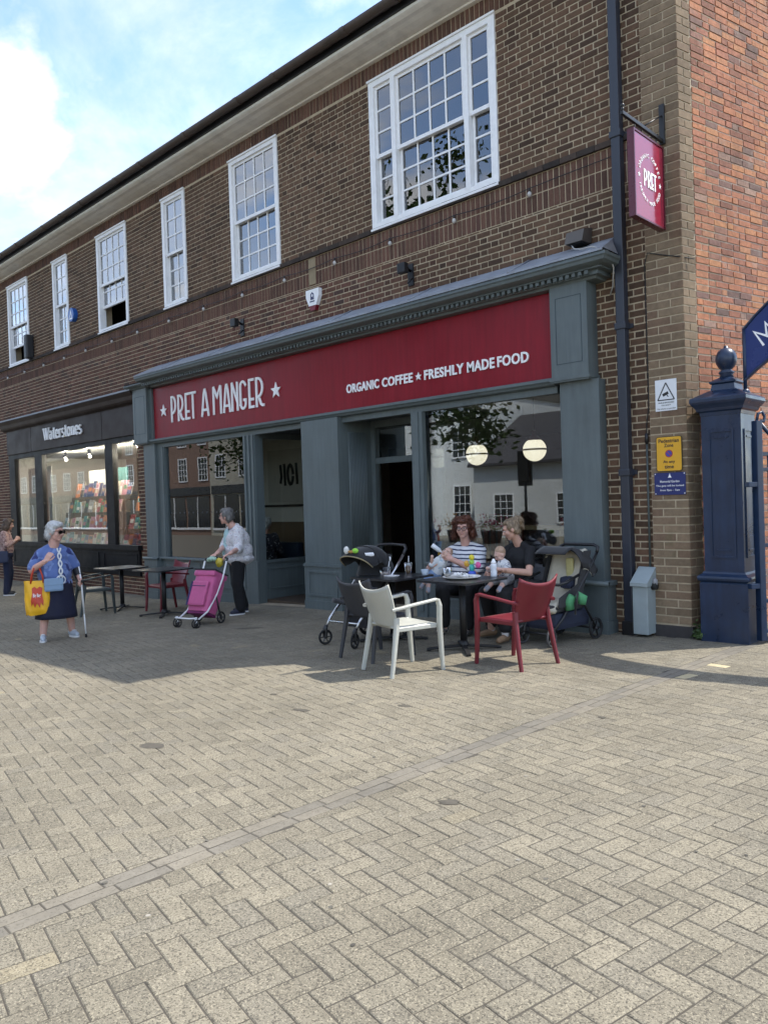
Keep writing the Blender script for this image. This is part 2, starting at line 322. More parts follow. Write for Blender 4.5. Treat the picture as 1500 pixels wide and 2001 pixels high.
def inset(poly, d):
    n = len(poly); ar = sum(poly[i].x*poly[(i+1) % n].y-poly[(i+1) % n].x*poly[i].y for i in range(n)); s = 1 if ar > 0 else -1; E = []
    for i in range(n):
        e = poly[(i+1) % n]-poly[i]; l = e.length
        if l < 1e-5: E.append(None); continue
        e = e/l; E.append((poly[i]+Vector((-e.y, e.x))*s*d, e))
    out = []
    for i in range(n):
        a, b = E[i-1], E[i]
        if a is None or b is None: out.append(poly[i]); continue
        cr = a[1].x*b[1].y-a[1].y*b[1].x
        if abs(cr) < 0.05: out.append(b[0]); continue
        t = ((b[0]-a[0]).x*b[1].y-(b[0]-a[0]).y*b[1].x)/cr; out.append(a[0]+a[1]*t)
    return out
def block_faces(mb, poly, z_of, j=0.0020, b=0.0045, h=0.006, rnd=0.0, dz=0.0):
    n = len(poly); V = []
    for off, z in ((j, -h), (j+0.0006, -0.0026), (j+b, 0.0)):
        for q in inset(poly, off): V.append((q.x, q.y, z_of(q.x)+z+dz))
    fs = [tuple(2*n+i for i in range(n))]
    for k in range(2): fs += [(k*n+i, k*n+(i+1) % n, (k+1)*n+(i+1) % n, (k+1)*n+i) for i in range(n)]
    mb.add(V, fs, rnd=rnd)
def area_px(poly3):
    P = [project(p) for p in poly3]
    if any(q is None for q in P): return 0, None
    a = 0.5*abs(sum(P[i][0]*P[(i+1) % len(P)][1]-P[(i+1) % len(P)][0]*P[i][1] for i in range(len(P))))
    cx = sum(q[0] for q in P)/len(P); cy = sum(q[1] for q in P)/len(P)
    return a, (cx, cy)
def ground_at(px, py):
    d = CF + CR*((px-750)/FPX) - CU*((py-1000.5)/FPX); x = -5.0
    for _ in range(30):
        t = (gz(x)-CAM_LOC.z)/d.z; x = CAM_LOC.x+t*d.x
    p = CAM_LOC + d*t; return p.x, p.y
blocks = []
rg = random.Random(3)
for a in range(-250, 70):
    for b in range(-110, 60):
        t = (a-b) % 4
        if t == 0: cells = ((a, b), (a+2, b), (a+2, b+1), (a, b+1)); full = 0
        elif t == 3: cells = ((a, b), (a+1, b), (a+1, b+2), (a, b+2)); full = 1
        else: continue
        poly = [EU*(c[0]*W1) + EV*(c[1]*W1) + Vector((0, -4.0)) for c in cells]
        ctr = sum(poly, Vector((0, 0)))/4
        if not (-22.6 < ctr.x < 4.0 and -8.6 < ctr.y < 0.9): continue
        if ctr.y > 0.02 and not ctr.x > -3.2: continue
        if ctr.y > 0.0 and ctr.x > -2.2+0.3*ctr.y+2: continue
        q = project((ctr.x, ctr.y, gz(ctr.x)))
        if q is None or not (-130 < q[0] < 1640 and q[1] < 2160): continue
        s = chan(ctr)
        if abs(s) < 0.35:
            sg = 1 if s > 0 else -1
            n = clip(poly, lambda p: sg*chan(p)-CH_HW)
            if len(n) < 3: continue
            ar = 0.5*abs(sum(n[i].x*n[(i+1) % len(n)].y-n[(i+1) % len(n)].x*n[i].y for i in range(len(n))))
            if ar < 0.0012: continue
            if len(n) != 4 or ar < W1*W1*1.99: full = -1
            poly = n
        pa, pc = area_px([(p.x, p.y, gz(p.x)) for p in poly])
        vis = pc is not None and 0 < pc[0] < 1500 and 0 < pc[1] < 2001
        blocks.append((pa if vis else 0, poly, full, ctr))
blocks.sort(key=lambda e: -e[0])
zero = lambda x: 0.0
shared = []
for k in range(6):
    mb = MB(); jit = lambda: rg.uniform(-0.0012, 0.0012)
    block_faces(mb, [Vector((-W1+jit(), -W1/2+jit())), Vector((W1+jit(), -W1/2+jit())), Vector((W1+jit(), W1/2+jit())), Vector((-W1+jit(), W1/2+jit()))], zero)
    me = mb.mesh('paving_block', True); me.materials.append(PAV); shared.append(me)
stuff = MB(); nind = 0
YB = set(id(min(blocks, key=lambda e: (e[3]-Vector(q)).length)[1]) for q in (ground_at(1348, 1322), ground_at(1412, 1301)))
SLOPE = math.atan(0.0165)
for (pa, poly, full, ctr) in blocks:
    if nind < 300 and full >= 0:
        nind += 1
        o = link('paving_block', shared[nind % 6], ground)
        rotm = Matrix.Rotation(-SLOPE+rg.uniform(-.004, .004), 4, 'Y') @ Matrix.Rotation(rg.uniform(-.004, .004), 4, 'X') @ Rz(ANG + (math.pi/2 if full == 1 else 0) + rg.choice((0, math.pi)) + rg.uniform(-.006, .006))
        o.matrix_basis = T(ctr.x, ctr.y, gz(ctr.x)+rg.uniform(-0.0012, 0.0012)) @ rotm
    elif id(poly) not in YB:
        block_faces(stuff, poly, gz, rnd=rg.random(), dz=rg.uniform(-0.0012, 0.0012))
    else:
        mb = MB(); block_faces(mb, poly, gz); mb.obj('paving_block', YEL, ground, label='replaced paler buff paving block', attrs=True)
stuff.obj('paving_blocks', PAV, ground, attrs=True, kind='stuff')
# drainage channel: two rows of narrow dark blocks
L = 0.0; row = [0.0, 0.11]; chb = MB(); nch = 0
for k in (0, 1):
    s = -0.6 + 0.11*k
    while s < 8.2:
        l = rg.uniform(0.19, 0.25)
        o0 = -CH_HW + k*CH_HW; jit = lambda: rg.uniform(-0.004, 0.004)
        poly = [CH_O+CH_D*(s+l)+CH_N*(o0+jit()), CH_O+CH_D*s+CH_N*(o0+jit()), CH_O+CH_D*s+CH_N*(o0+CH_HW+jit()), CH_O+CH_D*(s+l)+CH_N*(o0+CH_HW+jit())]
        poly = poly[::-1]
        zf = lambda x: gz(x)-0.0012
        if s < 5.2: mb = MB(); block_faces(mb, poly, zf, rnd=rg.random()); mb.obj('channel_block', CHN, ground, attrs=True)
        elif s < 7.0: block_faces(chb, poly, zf, rnd=rg.random())
        s += l
chb.obj('channel_blocks', CHN, ground, attrs=True, kind='stuff')
# spilt stains on the blocks, thin films with ragged outlines
STN = mat('stain', (0.10, 0.088, 0.068), 0.8, 0.3, 30, world=True)
for (px, py, rx, ry, an) in ((298, 1458, 0.10, 0.05, 0.3), (878, 1568, 0.055, 0.035, 0.6), (588, 1388, 0.07, 0.03, 0.2), (487, 1228, 0.19, 0.05, 0.75), (172, 1272, 0.14, 0.025, 0.9), (790, 1380, 0.06, 0.03, 0.1), (1175, 1402, 0.03, 0.02, 0), (535, 1357, 0.03, 0.02, 0)):
    x, y = ground_at(px, py); mb = MB(); ring = []; nn = 22
    for i in range(nn):
        a = 2*math.pi*i/nn; rr = 1+0.45*(rg.random()-0.5)
        u, w = rx*rr*math.cos(a), ry*rr*math.sin(a); X = x+u*math.cos(an)-w*math.sin(an); Y = y+u*math.sin(an)+w*math.cos(an)
        ring.append((X, Y, gz(X)+0.0022))
    mb.add(ring, [tuple(range(nn))]); mb.obj('stain', STN, ground)

# trodden gum and small drips, many and tiny
gum = MB()
for k in range(420):
    x, y = rg.uniform(-14, 0), rg.uniform(-7.4, -0.3); rr0 = rg.uniform(0.005, 0.012); ring = []
    for i in range(9): a = 2*math.pi*i/9; q = rr0*(1+0.4*(rg.random()-0.5)); ring.append((x+q*math.cos(a), y+q*math.sin(a), gz(x+q*math.cos(a))+0.0016+0.0004*(k % 3)))
    gum.add(ring, [tuple(range(9))], rnd=rg.random())
GUM = piece_mat('gum_spot', [(0.0, (0.10, 0.092, 0.078)), (0.7, (0.17, 0.158, 0.13)), (1.0, (0.40, 0.37, 0.31))], rough=0.8)
gum.obj('gum_spots', GUM, ground, attrs=True, kind='stuff')
# ------------------------------------------------------------------ brick building
BRK = piece_mat('brown_brick', [(0.0, (0.088, 0.054, 0.036)), (0.3, (0.160, 0.097, 0.061)), (0.6, (0.192, 0.116, 0.072)), (0.85, (0.130, 0.077, 0.051)), (1.0, (0.235, 0.135, 0.083))],
    tone=[(0.0, (0.13, 0.055, 0.040)), (0.35, (0.215, 0.105, 0.075)), (0.6, (0.165, 0.080, 0.058)), (0.8, (0.095, 0.060, 0.052)), (1.0, (0.27, 0.14, 0.10))], soft=0.22, bump=0.004, bscale=70,
    patch=[((0.13, 0.125, 0.045), 0.69, 1.4, 0.3), ((0.05, 0.04, 0.034), 0.60, 0.8, 0.30), ((0.30, 0.25, 0.19), 0.68, 2.4, 0.22)], streaks=0.16)
TAN = piece_mat('tan_quoin_brick', [(0.0, (0.195, 0.140, 0.090)), (0.4, (0.255, 0.188, 0.122)), (0.7, (0.285, 0.205, 0.132)), (1.0, (0.215, 0.142, 0.094))], streaks=0.12, soft=0.2, bump=0.004, bscale=70,
    patch=[((0.12, 0.125, 0.05), 0.63, 1.6, 0.45)])
RED = piece_mat('old_red_brick', [(0.0, (0.27, 0.125, 0.085)), (0.2, (0.42, 0.18, 0.11)), (0.42, (0.53, 0.225, 0.115)), (0.6, (0.39, 0.165, 0.11)), (0.75, (0.56, 0.26, 0.125)), (0.90, (0.29, 0.155, 0.12)), (0.96, (0.20, 0.13, 0.105)), (1.0, (0.42, 0.26, 0.19))], soft=0.3, bump=0.008, bscale=45,
    patch=[((0.48, 0.38, 0.31), 0.58, 2.6, 0.45), ((0.16, 0.11, 0.095), 0.58, 1.3, 0.4)], streaks=0.15)
SOLD = piece_mat('soldier_brick', [(0.0, (0.105, 0.058, 0.043)), (0.4, (0.155, 0.085, 0.060)), (0.8, (0.185, 0.097, 0.068)), (1.0, (0.125, 0.066, 0.051))], soft=0.22, bump=0.004, bscale=70)
MORT = mat('mortar', (0.47, 0.385, 0.27), 0.95, 0.2, 7, 0.003, 90, world=True)
MORTD = mat('weathered_mortar', (0.16, 0.12, 0.085), 0.95, 0.2, 7, 0.003, 90, world=True)
MORTR = mat('lime_mortar', (0.58, 0.46, 0.36), 0.95, 0.25, 9, 0.004, 90, world=True)
WHT = mat('white_paint', (0.86, 0.865, 0.87), 0.45, 0.06, 12, 0.0006, 60, dirt=0.12)
CRM = mat('eaves_paint', (0.80, 0.77, 0.70), 0.55, 0.10, 5, 0.001, 30, dirt=0.25)
GUT = mat('gutter_iron', (0.085, 0.062, 0.05), 0.55, 0.3, 6, 0.001, 60)
BLKM = mat('black_paint', (0.012, 0.012, 0.014), 0.45, 0.2, 12)
TILE = mat('roof_tile', (0.14, 0.075, 0.05), 0.85, 0.3, 4, 0.004, 30)
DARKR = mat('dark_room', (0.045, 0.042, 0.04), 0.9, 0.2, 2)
NET = mat('net_curtain', (0.62, 0.62, 0.60), 0.9, 0.12, 14)
BLIND = mat('roller_blind', (0.42, 0.44, 0.45), 0.8, 0.06, 6)
GLS = glass('sash_glass', (0.86, 0.88, 0.88), 3.6)
XL, XR = -26.0, -3.69
WIN = [(-7.755, -5.553, 'big'), (-11.214, -9.871, 'wide'), (-13.485, -12.663, 'narrow'), (-16.255, -14.924, 'wide'), (-18.562, -17.745, 'narrow'), (-21.41, -20.07, 'wide'), (-23.6, -22.8, 'narrow')]
WZ0, WZ1 = 5.43, 7.561
OPEN = [(a, b, WZ0, WZ1) for a, b, _ in WIN] + [(-14.20, -4.31, -1, 4.27), (-21.62, -14.80, 0.16, 3.93)]
bld = thing('brick_building', 'long two-storey brown brick building with white sash windows above two shopfronts', 'building')
def intervals(z0, z1, x0=XL, x1=XR):
    iv = [(x0, x1)]
    for (a, b, c, d) in OPEN:
        if z1 > c+0.01 and z0 < d-0.01:
            n = []
            for (p, q) in iv:
                if b <= p or a >= q: n.append((p, q)); continue
                if a > p: n.append((p, a))
                if b < q: n.append((b, q))
            iv = n
    return iv
# mortar backing
zc = sorted(set([-0.45, 7.80] + [v for o in OPEN for v in o[2:] if v > -0.5])); back = MB()
for z0, z1 in zip(zc[:-1], zc[1:]):
    for (p, q) in intervals(z0, z1): back.box(p, q, 0.007, 0.30, z0, z1)
back.obj('front_wall', MORT, bld)
rb = random.Random(11); BR = []   # (px area, corners x0,x1,z0,z1, front y, tone, matkey)
def lay(z0, z1, mk, rowi, stretch=0.2125, head=0.1005, j=0.013, phase=0.0):
    for (p, q) in intervals((z0+z1)/2-0.001, (z0+z1)/2+0.001):
        per = stretch+head+2*j; off = (per/2 if rowi % 2 else 0) + phase
        k = math.floor((p-off)/per)-1
        x = off + k*per
        while x < q:
            for l in (stretch, head):
                a, b = max(x, p+0.002), min(x+l, q-0.002)
                if b-a > 0.025:
                    BR.append((a+rb.uniform(-.0015, .0015), b+rb.uniform(-.0015, .0015), z0+rb.uniform(-.001, .001), z1+rb.uniform(-.001, .001), rb.uniform(-.002, .0015), mk))
                x += l+j
def soldiers(z0, z1, w=0.066, j=0.010, y=0.0, mk='s'):
    for (p, q) in intervals((z0+z1)/2-0.001, (z0+z1)/2+0.001):
        x = p+0.003
        while x+w < q:
            BR.append((x+rb.uniform(-.0015, .0015), x+w+rb.uniform(-.0015, .0015), z0, z1, y+rb.uniform(-.002, .0015), mk)); x += w+j
GA = 0.0765; JH = 0.0135
z = -0.42; r = 0
while z < 4.955: lay(z, min(z+GA-JH, 4.95), 'b', r); z += GA; r += 1
soldiers(4.962, 5.165); soldiers(5.178, 5.392)
z = 5.478
while z+GA < 7.57: lay(z, z+GA-JH, 'b', r); z += GA; r += 1
soldiers(7.572, 7.79)
def tone(x, z):
    if z > 5.0: return 0.12*rb.random()
    t = min(1, max(0, (-5.6-x)/3.0)); 
    return min(1, max(0, t*0.95 + rb.uniform(-.35, .15)))
front = MB(); sold = MB(); cand = []
for (a, b, z0, z1, y, mk) in BR:
    pa, pc = area_px([(a, y, z0), (b, y, z0), (b, y, z1), (a, y, z1)])
    vis = pc is not None and 5 < pc[0] < 1495 and 5 < pc[1] < 1990 and not (1180 < pc[0] < 1240) and not(pc[0] > 1225 and pc[1] > 1100)
    cand.append((pa if vis else 0, a, b, z0, z1, y, mk, None))
# tan pier and side wall, built in their own frames
PX0, PX1, PY = -3.69, -3.29, -0.03
SD = Vector((0.23, 0.973, 0)).normalized(); SN = Vector((SD.y, -SD.x, 0)); SO = Vector((PX1, PY, 0))
MSIDE = Matrix(((SD.x, -SN.x, 0, SO.x), (SD.y, -SN.y, 0, SO.y), (0, 0, 1, 0), (0, 0, 0, 1)))   # local x along the wall, local -y out of it
pb = MB(); pb.prism([(PX0, PY+0.007), (PX1-0.006, PY+0.007), (PX1-0.006+0.6*SD.x, PY+0.007+0.6*SD.y), (PX0, 0.5)], -0.3, 8.0, 'z'); pb.obj('quoin_pier', MORT, bld)
sb = MB(); sb.box(0.2, 9.5, 0.008, 0.3, -0.3, 9.4, M=MSIDE); sb.obj('side_wall', MORTR, bld)
z = 0.16; r = 0
while z < 7.95:
    h = 0.0765; L = (0.125, 0.270) if r % 2 else (0.262, 0.13)
    x = PX0
    for l in L:
        cand.append((0, x+0.002, x+l-0.009 if x+l < PX1-0.02 else PX1, z, z+h, PY+rb.uniform(-.0015, .0015), 't', None)); x += l
    cand[-1] = cand[-1][:2] + (PX1+0.0,) + cand[-1][3:]
    L2 = (0.10, 0.13) if r % 2 else (0.215,)
    x = 0.004
    for l in L2:
        cand.append((0, x, x+l-0.010, z, z+h, rb.uniform(-.0015, .0015), 't', MSIDE)); x += l
    z += h+0.0115; r += 1
z = -0.1; r = 0
while z < 9.3:
    x = 0.225+rb.uniform(0, .01); h = 0.063+rb.uniform(-.003, .003)
    while x < 9.4:
        l = rb.choice((0.215, 0.215, 0.21, 0.105)) + rb.uniform(-.01, .008)
        cand.append((0, x, x+l, z+rb.uniform(-.002, .002), z+h+rb.uniform(-.003, .002), rb.uniform(-.004, .004), 'r', MSIDE)); x += l+0.011
    z += h+0.011; r += 1
C2 = []
for (pa, a, b, z0, z1, y, mk, M) in cand:
    if mk in 'tr':
        q = [Vector(p) for p in ((a, y, z0), (b, y, z0), (b, y, z1), (a, y, z1))]
        if M: q = [M @ p for p in q]
        pa, pc = area_px(q)
        if pc is None or not (5 < pc[0] < 1495 and 5 < pc[1] < 1990) or (pc[1] > 760 and pc[0] > 1355): pa = 0
    C2.append((pa, a, b, z0, z1, y, mk, M))
order = sorted(range(len(C2)), key=lambda i: -C2[i][0]); chosen = set(order[:300])
cache = {}; stuffs = {'b': MB(), 's': MB(), 't': MB(), 'r': MB()}; BM = {'b': BRK, 's': SOLD, 't': TAN, 'r': RED}
def brick_geo(mb, a, b, z0, z1, y, M, rnd, tn):
    e = 0.0025
    vs = [Vector(p) for p in ((a, y+0.022, z0), (b, y+0.022, z0), (b, y+0.022, z1), (a, y+0.022, z1), (a+e, y, z0+e), (b-e, y, z0+e), (b-e, y, z1-e), (a+e, y, z1-e))]
    if M: vs = [M @ v for v in vs]
    mb.add(vs, [(4, 5, 6, 7), (0, 1, 5, 4), (1, 2, 6, 5), (2, 3, 7, 6), (3, 0, 4, 7)], rnd=rnd, tone=tn)
for i, (pa, a, b, z0, z1, y, mk, M) in enumerate(C2):
    tn = tone((a+b)/2, z0) if mk == 'b' else 0.0
    if mk == 'r' and (b-a) > 3: continue
    if i in chosen:
        w, h = round((b-a)/0.008)*0.008, z1-z0; tq = round(tn*3)/3
        key = (mk, w, round(h, 3), tq)
        if key not in cache:
            mb = MB(); brick_geo(mb, -w/2, w/2, -h/2, h/2, 0, None, 0.0, tq); me = mb.mesh('brick', True); me.materials.append(BM[mk]); cache[key] = me
        o = link('brick', cache[key], bld)
        o.matrix_basis = (M or Matrix()) @ T((a+b)/2, y, (z0+z1)/2) @ Matrix.Rotation(rb.uniform(-.006, .006), 4, 'Y')
    else: brick_geo(stuffs[mk], a, b, z0, z1, y, M, rb.random(), tn)
for k, nm in (('b', 'brickwork'), ('s', 'soldier_brickwork'), ('t', 'quoin_brickwork'), ('r', 'side_brickwork')): stuffs[k].obj(nm, BM[k], bld, attrs=True, kind='stuff')
# engineering-brick plinth at the pier and the projecting sill course of dark tiles
ENG = mat('blue_brick', (0.05, 0.045, 0.045), 0.7, 0.3, 20, 0.002, 60)
mb = MB(); mb.box(PX0-0.01, PX1+0.012, PY-0.012, 0.3, -0.2, 0.14); mb.obj('plinth', ENG, bld)
DTL = piece_mat('sill_tile', [(0.0, (0.04, 0.033, 0.03)), (0.5, (0.06, 0.048, 0.04)), (1.0, (0.085, 0.062, 0.05))], soft=0.3)
st = MB(); x = XL
while x < XR-0.1:
    l = min(0.222, XR-x); st.box(x, x+l-0.006, -0.035+rb.uniform(-.003, .003), 0.05, 5.402, 5.466+rb.uniform(-.002, .002), rnd=rb.random()); x += l
st.obj('sill_course', DTL, bld, attrs=True, kind='stuff')
# eaves cornice, gutter, roof
pr = [(0.1, 7.79), (0.0, 7.795), (-0.05, 7.80), (-0.06, 7.82), (-0.14, 7.828), (-0.24, 7.845), (-0.30, 7.862), (-0.36, 7.868), (-0.40, 7.885), (-0.425, 7.90), (-0.425, 7.935), (0.1, 7.935)]
ev = MB(); ev.prism([(a, b) for a, b in pr], XL, PX1+0.03, 'x'); ev.obj('eaves_cornice', CRM, bld)
fb = MB(); fb.box(XL, PX1+0.03, -0.455, 0.0, 7.938, 8.02); fb.obj('fascia_board', BLKM, bld)
gt = MB()
def gsec(r, n=9): return [(-math.cos(math.pi*i/n)*r, -math.sin(math.pi*i/n)*r) for i in range(n+1)]
o1 = gsec(0.075); i1 = gsec(0.066)[::-1]
gt.prism([(-0.545+a, 8.055+b) for a, b in o1+i1], XL, PX1+0.05, 'x'); gut = gt.obj('gutter', GUT, bld)
x = -4.2
while x > -25:
    gj = MB(); gj.prism([(-0.545+a*1.12, 8.053+b*1.12) for a, b in o1] , x-0.045, x+0.045, 'x'); gj.obj('gutter_joint', GUT, gut); x -= 1.55 if (x*7) % 2 < 1 else 0.95
rf = MB(); rf.add([(XL, -0.58, 8.06), (PX1+0.05, -0.58, 8.06), (PX1+1.40, 6.0, 12.4), (XL, 6.0, 12.4), (XL, 12.6, 8.06), (PX1+2.9, 12.6, 8.06)], [(0, 1, 2, 3), (3, 2, 5, 4)]); rf.obj('roof', TILE, bld)
rear = MB(); rear.box(XL, PX1+2.5, 10.0, 10.3, -0.5, 8.0); rear.box(XL-0.3, XL, 0.0, 10.3, -0.5, 9.0); rear.obj('rear_wall', MORTD, bld)
# upper floor slab and dark rooms behind the sashes
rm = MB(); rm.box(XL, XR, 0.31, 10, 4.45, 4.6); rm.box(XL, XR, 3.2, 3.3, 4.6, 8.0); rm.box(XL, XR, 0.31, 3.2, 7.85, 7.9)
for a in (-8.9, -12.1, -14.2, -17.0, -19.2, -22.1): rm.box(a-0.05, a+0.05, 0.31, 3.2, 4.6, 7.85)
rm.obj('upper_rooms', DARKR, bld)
# ---- sash windows
def sash(parent, x0, x1, z0, z1, y, nx, nz, bar=0.026, st=0.045, top=0.045, bot=0.055, name='sash'):
    mb = MB(); d = 0.035
    mb.box(x0, x0+st, y, y+d, z0, z1); mb.box(x1-st, x1, y, y+d, z0, z1)
    mb.box(x0+st, x1-st, y+0.001, y+d, z1-top, z1); mb.box(x0+st, x1-st, y-0.004, y+d, z0, z0+bot)
    gx0, gx1, g0, g1 = x0+st, x1-st, z0+bot, z1-top
    cx = [gx0+(gx1-gx0)*i/nx for i in range(nx+1)]; cz = [g0+(g1-g0)*i/nz for i in range(nz+1)]
    for c in cx[1:-1]: mb.box(c-bar/2, c+bar/2, y+0.006, y+d-0.004, g0, g1)
    for k, c in enumerate(cz[1:-1]):
        for i in range(nx):
            a = cx[i]+(bar/2 if i else 0); b = cx[i+1]-(bar/2 if i < nx-1 else 0); mb.box(a, b, y+0.007, y+d-0.005, c-bar/2, c+bar/2)
    s = mb.obj(name, WHT, parent)
    for i in range(nx):
        for k in range(nz):
            p = MB(); e = bar/2; p.box(cx[i]+(e if i else 0), cx[i+1]-(e if i < nx-1 else 0), y+0.018, y+0.021, cz[k]+(e if k else 0), cz[k+1]-(e if k < nz-1 else 0))
            o = p.obj('pane', GLS, parent)
def window(x0, x1, kind, lift=0.0, back=None, small=False):
    w = thing('sash_window', None, None); w.parent = bld
    del_label(w)
    F = 0.088 if kind != 'big' else 0.10; sill = 0.05; yf = -0.022
    mb = MB(); frame_prism(mb, x0, x1, WZ0, WZ1, F, yf, 0.12)
    mb.box(x0-0.012, x1+0.012, yf-0.02, yf-0.001, WZ1-0.022, WZ1+0.006)        # head bead
    mb.box(x0-0.006, x1+0.006, yf-0.025, yf-0.001, WZ0-0.004, WZ0+0.026)
    lights = []
    if kind == 'big':
        a, b = x0+F, x1-F; m = 0.075; s = 0.33
        mb.box(a+s, a+s+m, yf-0.002, 0.12, WZ0+F, WZ1-F); mb.box(b-s-m, b-s, yf-0.002, 0.12, WZ0+F, WZ1-F)
        lights = [(a, a+s, 1), (a+s+m, b-s-m, 4), (b-s, b, 1)]
    else: lights = [(x0+F, x1-F, 4 if kind == 'wide' else 2)]
    mb.obj('frame', WHT, w)
    zm = WZ0+F+(WZ1-WZ0-2*F)*0.485
    for (a, b, n) in lights:
        stl = 0.036 if n == 1 else 0.046
        sash(w, a, b, zm-0.02, WZ1-F, 0.012, n, 3, st=stl, bot=0.05, name='upper_sash')
        sash(w, a+0.004, b-0.004, WZ0+F+lift, zm+0.02+lift, 0.055, n, 3, st=stl, bot=0.06, top=0.04, name='lower_sash')
    if back == 'net':
        nb = MB(); nx = 40
        for k, (za, zb) in enumerate(((zm-0.05, WZ1-0.08),)):
            nb.grid(lambda u, v: (x0+0.06+(x1-x0-0.12)*u, 0.20+0.012*math.sin(u*70)+0.01*math.sin(u*23+1), za+(zb-za)*v), nx, 1, smooth=True)
        nb.obj('net_curtain', NET, w)
    elif back == 'blind':
        nb = MB(); nb.box(x0+0.07+(0.05 if kind == 'wide' else 0.04), x1-0.06, 0.19, 0.195, WZ0+0.02, WZ1-0.05); nb.obj('roller_blind', BLIND, w)
    return w
def del_label(o):
    for k in ('label', 'category'):
        if k in o: del o[k]
window(*WIN[0]); window(*WIN[1], back='blind'); window(*WIN[2], back='blind'); window(*WIN[3], lift=0.46, back='net')
window(*WIN[4], back='net'); window(*WIN[5], lift=0.40, back='net')
# single paler stone let into the soldier course
mb = MB(); mb.bbox(-9.19, -9.03, -0.012, 0.03, 4.975, 5.385, b=0.008); mb.obj('buff_stone_block', mat('buff_stone_plain', (0.34, 0.27, 0.17), 0.9, 0.2, 9, 0.003), bld)
# ------------------------------------------------------------------ lettering helpers
LET = mat('sign_white', (0.90, 0.90, 0.90), 0.4, 0.03, 10)
def strip(mb, pts, w, y0, y1, M=None, taper=None):
    """flat stroke of width w along 2D pts (x,z), from front y0 to back y1"""
    n = len(pts); P = [Vector(p) for p in pts]; Lf, Rt = [], []
    for i in range(n):
        d0 = (P[i]-P[i-1]).normalized() if i else None; d1 = (P[i+1]-P[i]).normalized() if i < n-1 else None
        d = (d0+d1) if d0 and d1 else (d0 or d1)
        d = d.normalized() if d.length > 1e-6 else d1
        nn = Vector((-d.y, d.x)); k = 1.0
        if d0 and d1: k = 1/max(0.5, nn.dot(Vector((-d0.y, d0.x))))
        ww = (taper[i] if taper else w)*0.5*k; Lf.append(P[i]+nn*ww); Rt.append(P[i]-nn*ww)
    vs = []
    for y in (y0, y1):
        for p in Lf+Rt: vs.append(Vector((p.x, y, p.y)))
    if M: vs = [M @ v for v in vs]
    o = 2*n; fs = []
    for i in range(n-1):
        fs += [(i, i+1, n+i+1, n+i), (o+i, o+n+i, o+n+i+1, o+i+1), (i, o+i, o+i+1, i+1), (n+i, n+i+1, o+n+i+1, o+n+i)]
    fs += [(0, n, o+n, o), (n-1, o+n-1, o+2*n-1, 2*n-1)]
    mb.add(vs, fs)
def arc(cx, cz, rx, rz, a0, a1, n=12): return [(cx+rx*math.cos(R(a0+(a1-a0)*i/n)), cz+rz*math.sin(R(a0+(a1-a0)*i/n))) for i in range(n+1)]
def star(mb, cx, cz, r, y0, y1, M=None):
    pl = []
    for i in range(10):
        a = R(90+36*i); q = r if i % 2 == 0 else r*0.40; pl.append((cx+q*math.cos(a), cz+q*math.sin(a)))
    n = 10; vs = [Vector((cx, y0, cz))]+[Vector((a, y0, b)) for a, b in pl]+[Vector((a, y1, b)) for a, b in pl]
    if M: vs = [M @ v for v in vs]
    fs = [(0, 1+i, 1+(i+1) % n) for i in range(n)]+[(1+i, 11+i, 11+(i+1) % n, 1+(i+1) % n) for i in range(n)]; mb.add(vs, fs)
tmp_scene = bpy.data.scenes.new('tmp'); TVL = tmp_scene.view_layers[0]
def bake(ob):
    tmp_scene.collection.objects.link(ob); TVL.update(); dg = TVL.depsgraph; dg.update()
    me = bpy.data.meshes.new_from_object(ob.evaluated_get(dg)); tmp_scene.collection.objects.unlink(ob); bpy.data.objects.remove(ob); return me
def text_mesh(s, size=1.0, bold=0.0, depth=0.01, align='CENTER', xs=1.0, spacing=1.0):
    cu = bpy.data.curves.new('t', 'FONT'); cu.body = s; cu.size = size; cu.offset = bold; cu.extrude = depth/2; cu.align_x = align; cu.align_y = 'BOTTOM_BASELINE' if False else 'CENTER'; cu.space_character = spacing; cu.resolution_u = 3
    ob = bpy.data.objects.new('t', cu); me = bake(ob); me.materials.clear()
    bpy.data.curves.remove(cu)
    if xs != 1.0: me.transform(Matrix.Diagonal((xs, 1, 1, 1)))
    return me
ST = Matrix.Rotation(R(90), 4, 'X')      # text (x,y) -> facade (x,z) facing -y
def fit_text(s, x0, x1, z0, z1, y, parent, m, bold=0.0, depth=0.012, name='lettering', M=None, spacing=1.0):
    me = text_mesh(s, 1.0, bold, 1.0, spacing=spacing); c = [v.co for v in me.vertices]
    ax, bx = min(v.x for v in c), max(v.x for v in c); ay, by = min(v.y for v in c), max(v.y for v in c)
    me.transform(Matrix.Diagonal(((x1-x0)/(bx-ax), (z1-z0)/(by-ay), depth, 1)) @ T(-(ax+bx)/2, -(ay+by)/2, 0))
    me.transform((M or Matrix()) @ T((x0+x1)/2, y, (z0+z1)/2) @ ST); me.materials.append(m if not isinstance(m, str) else MATS[m])
    return link(name, me, parent)
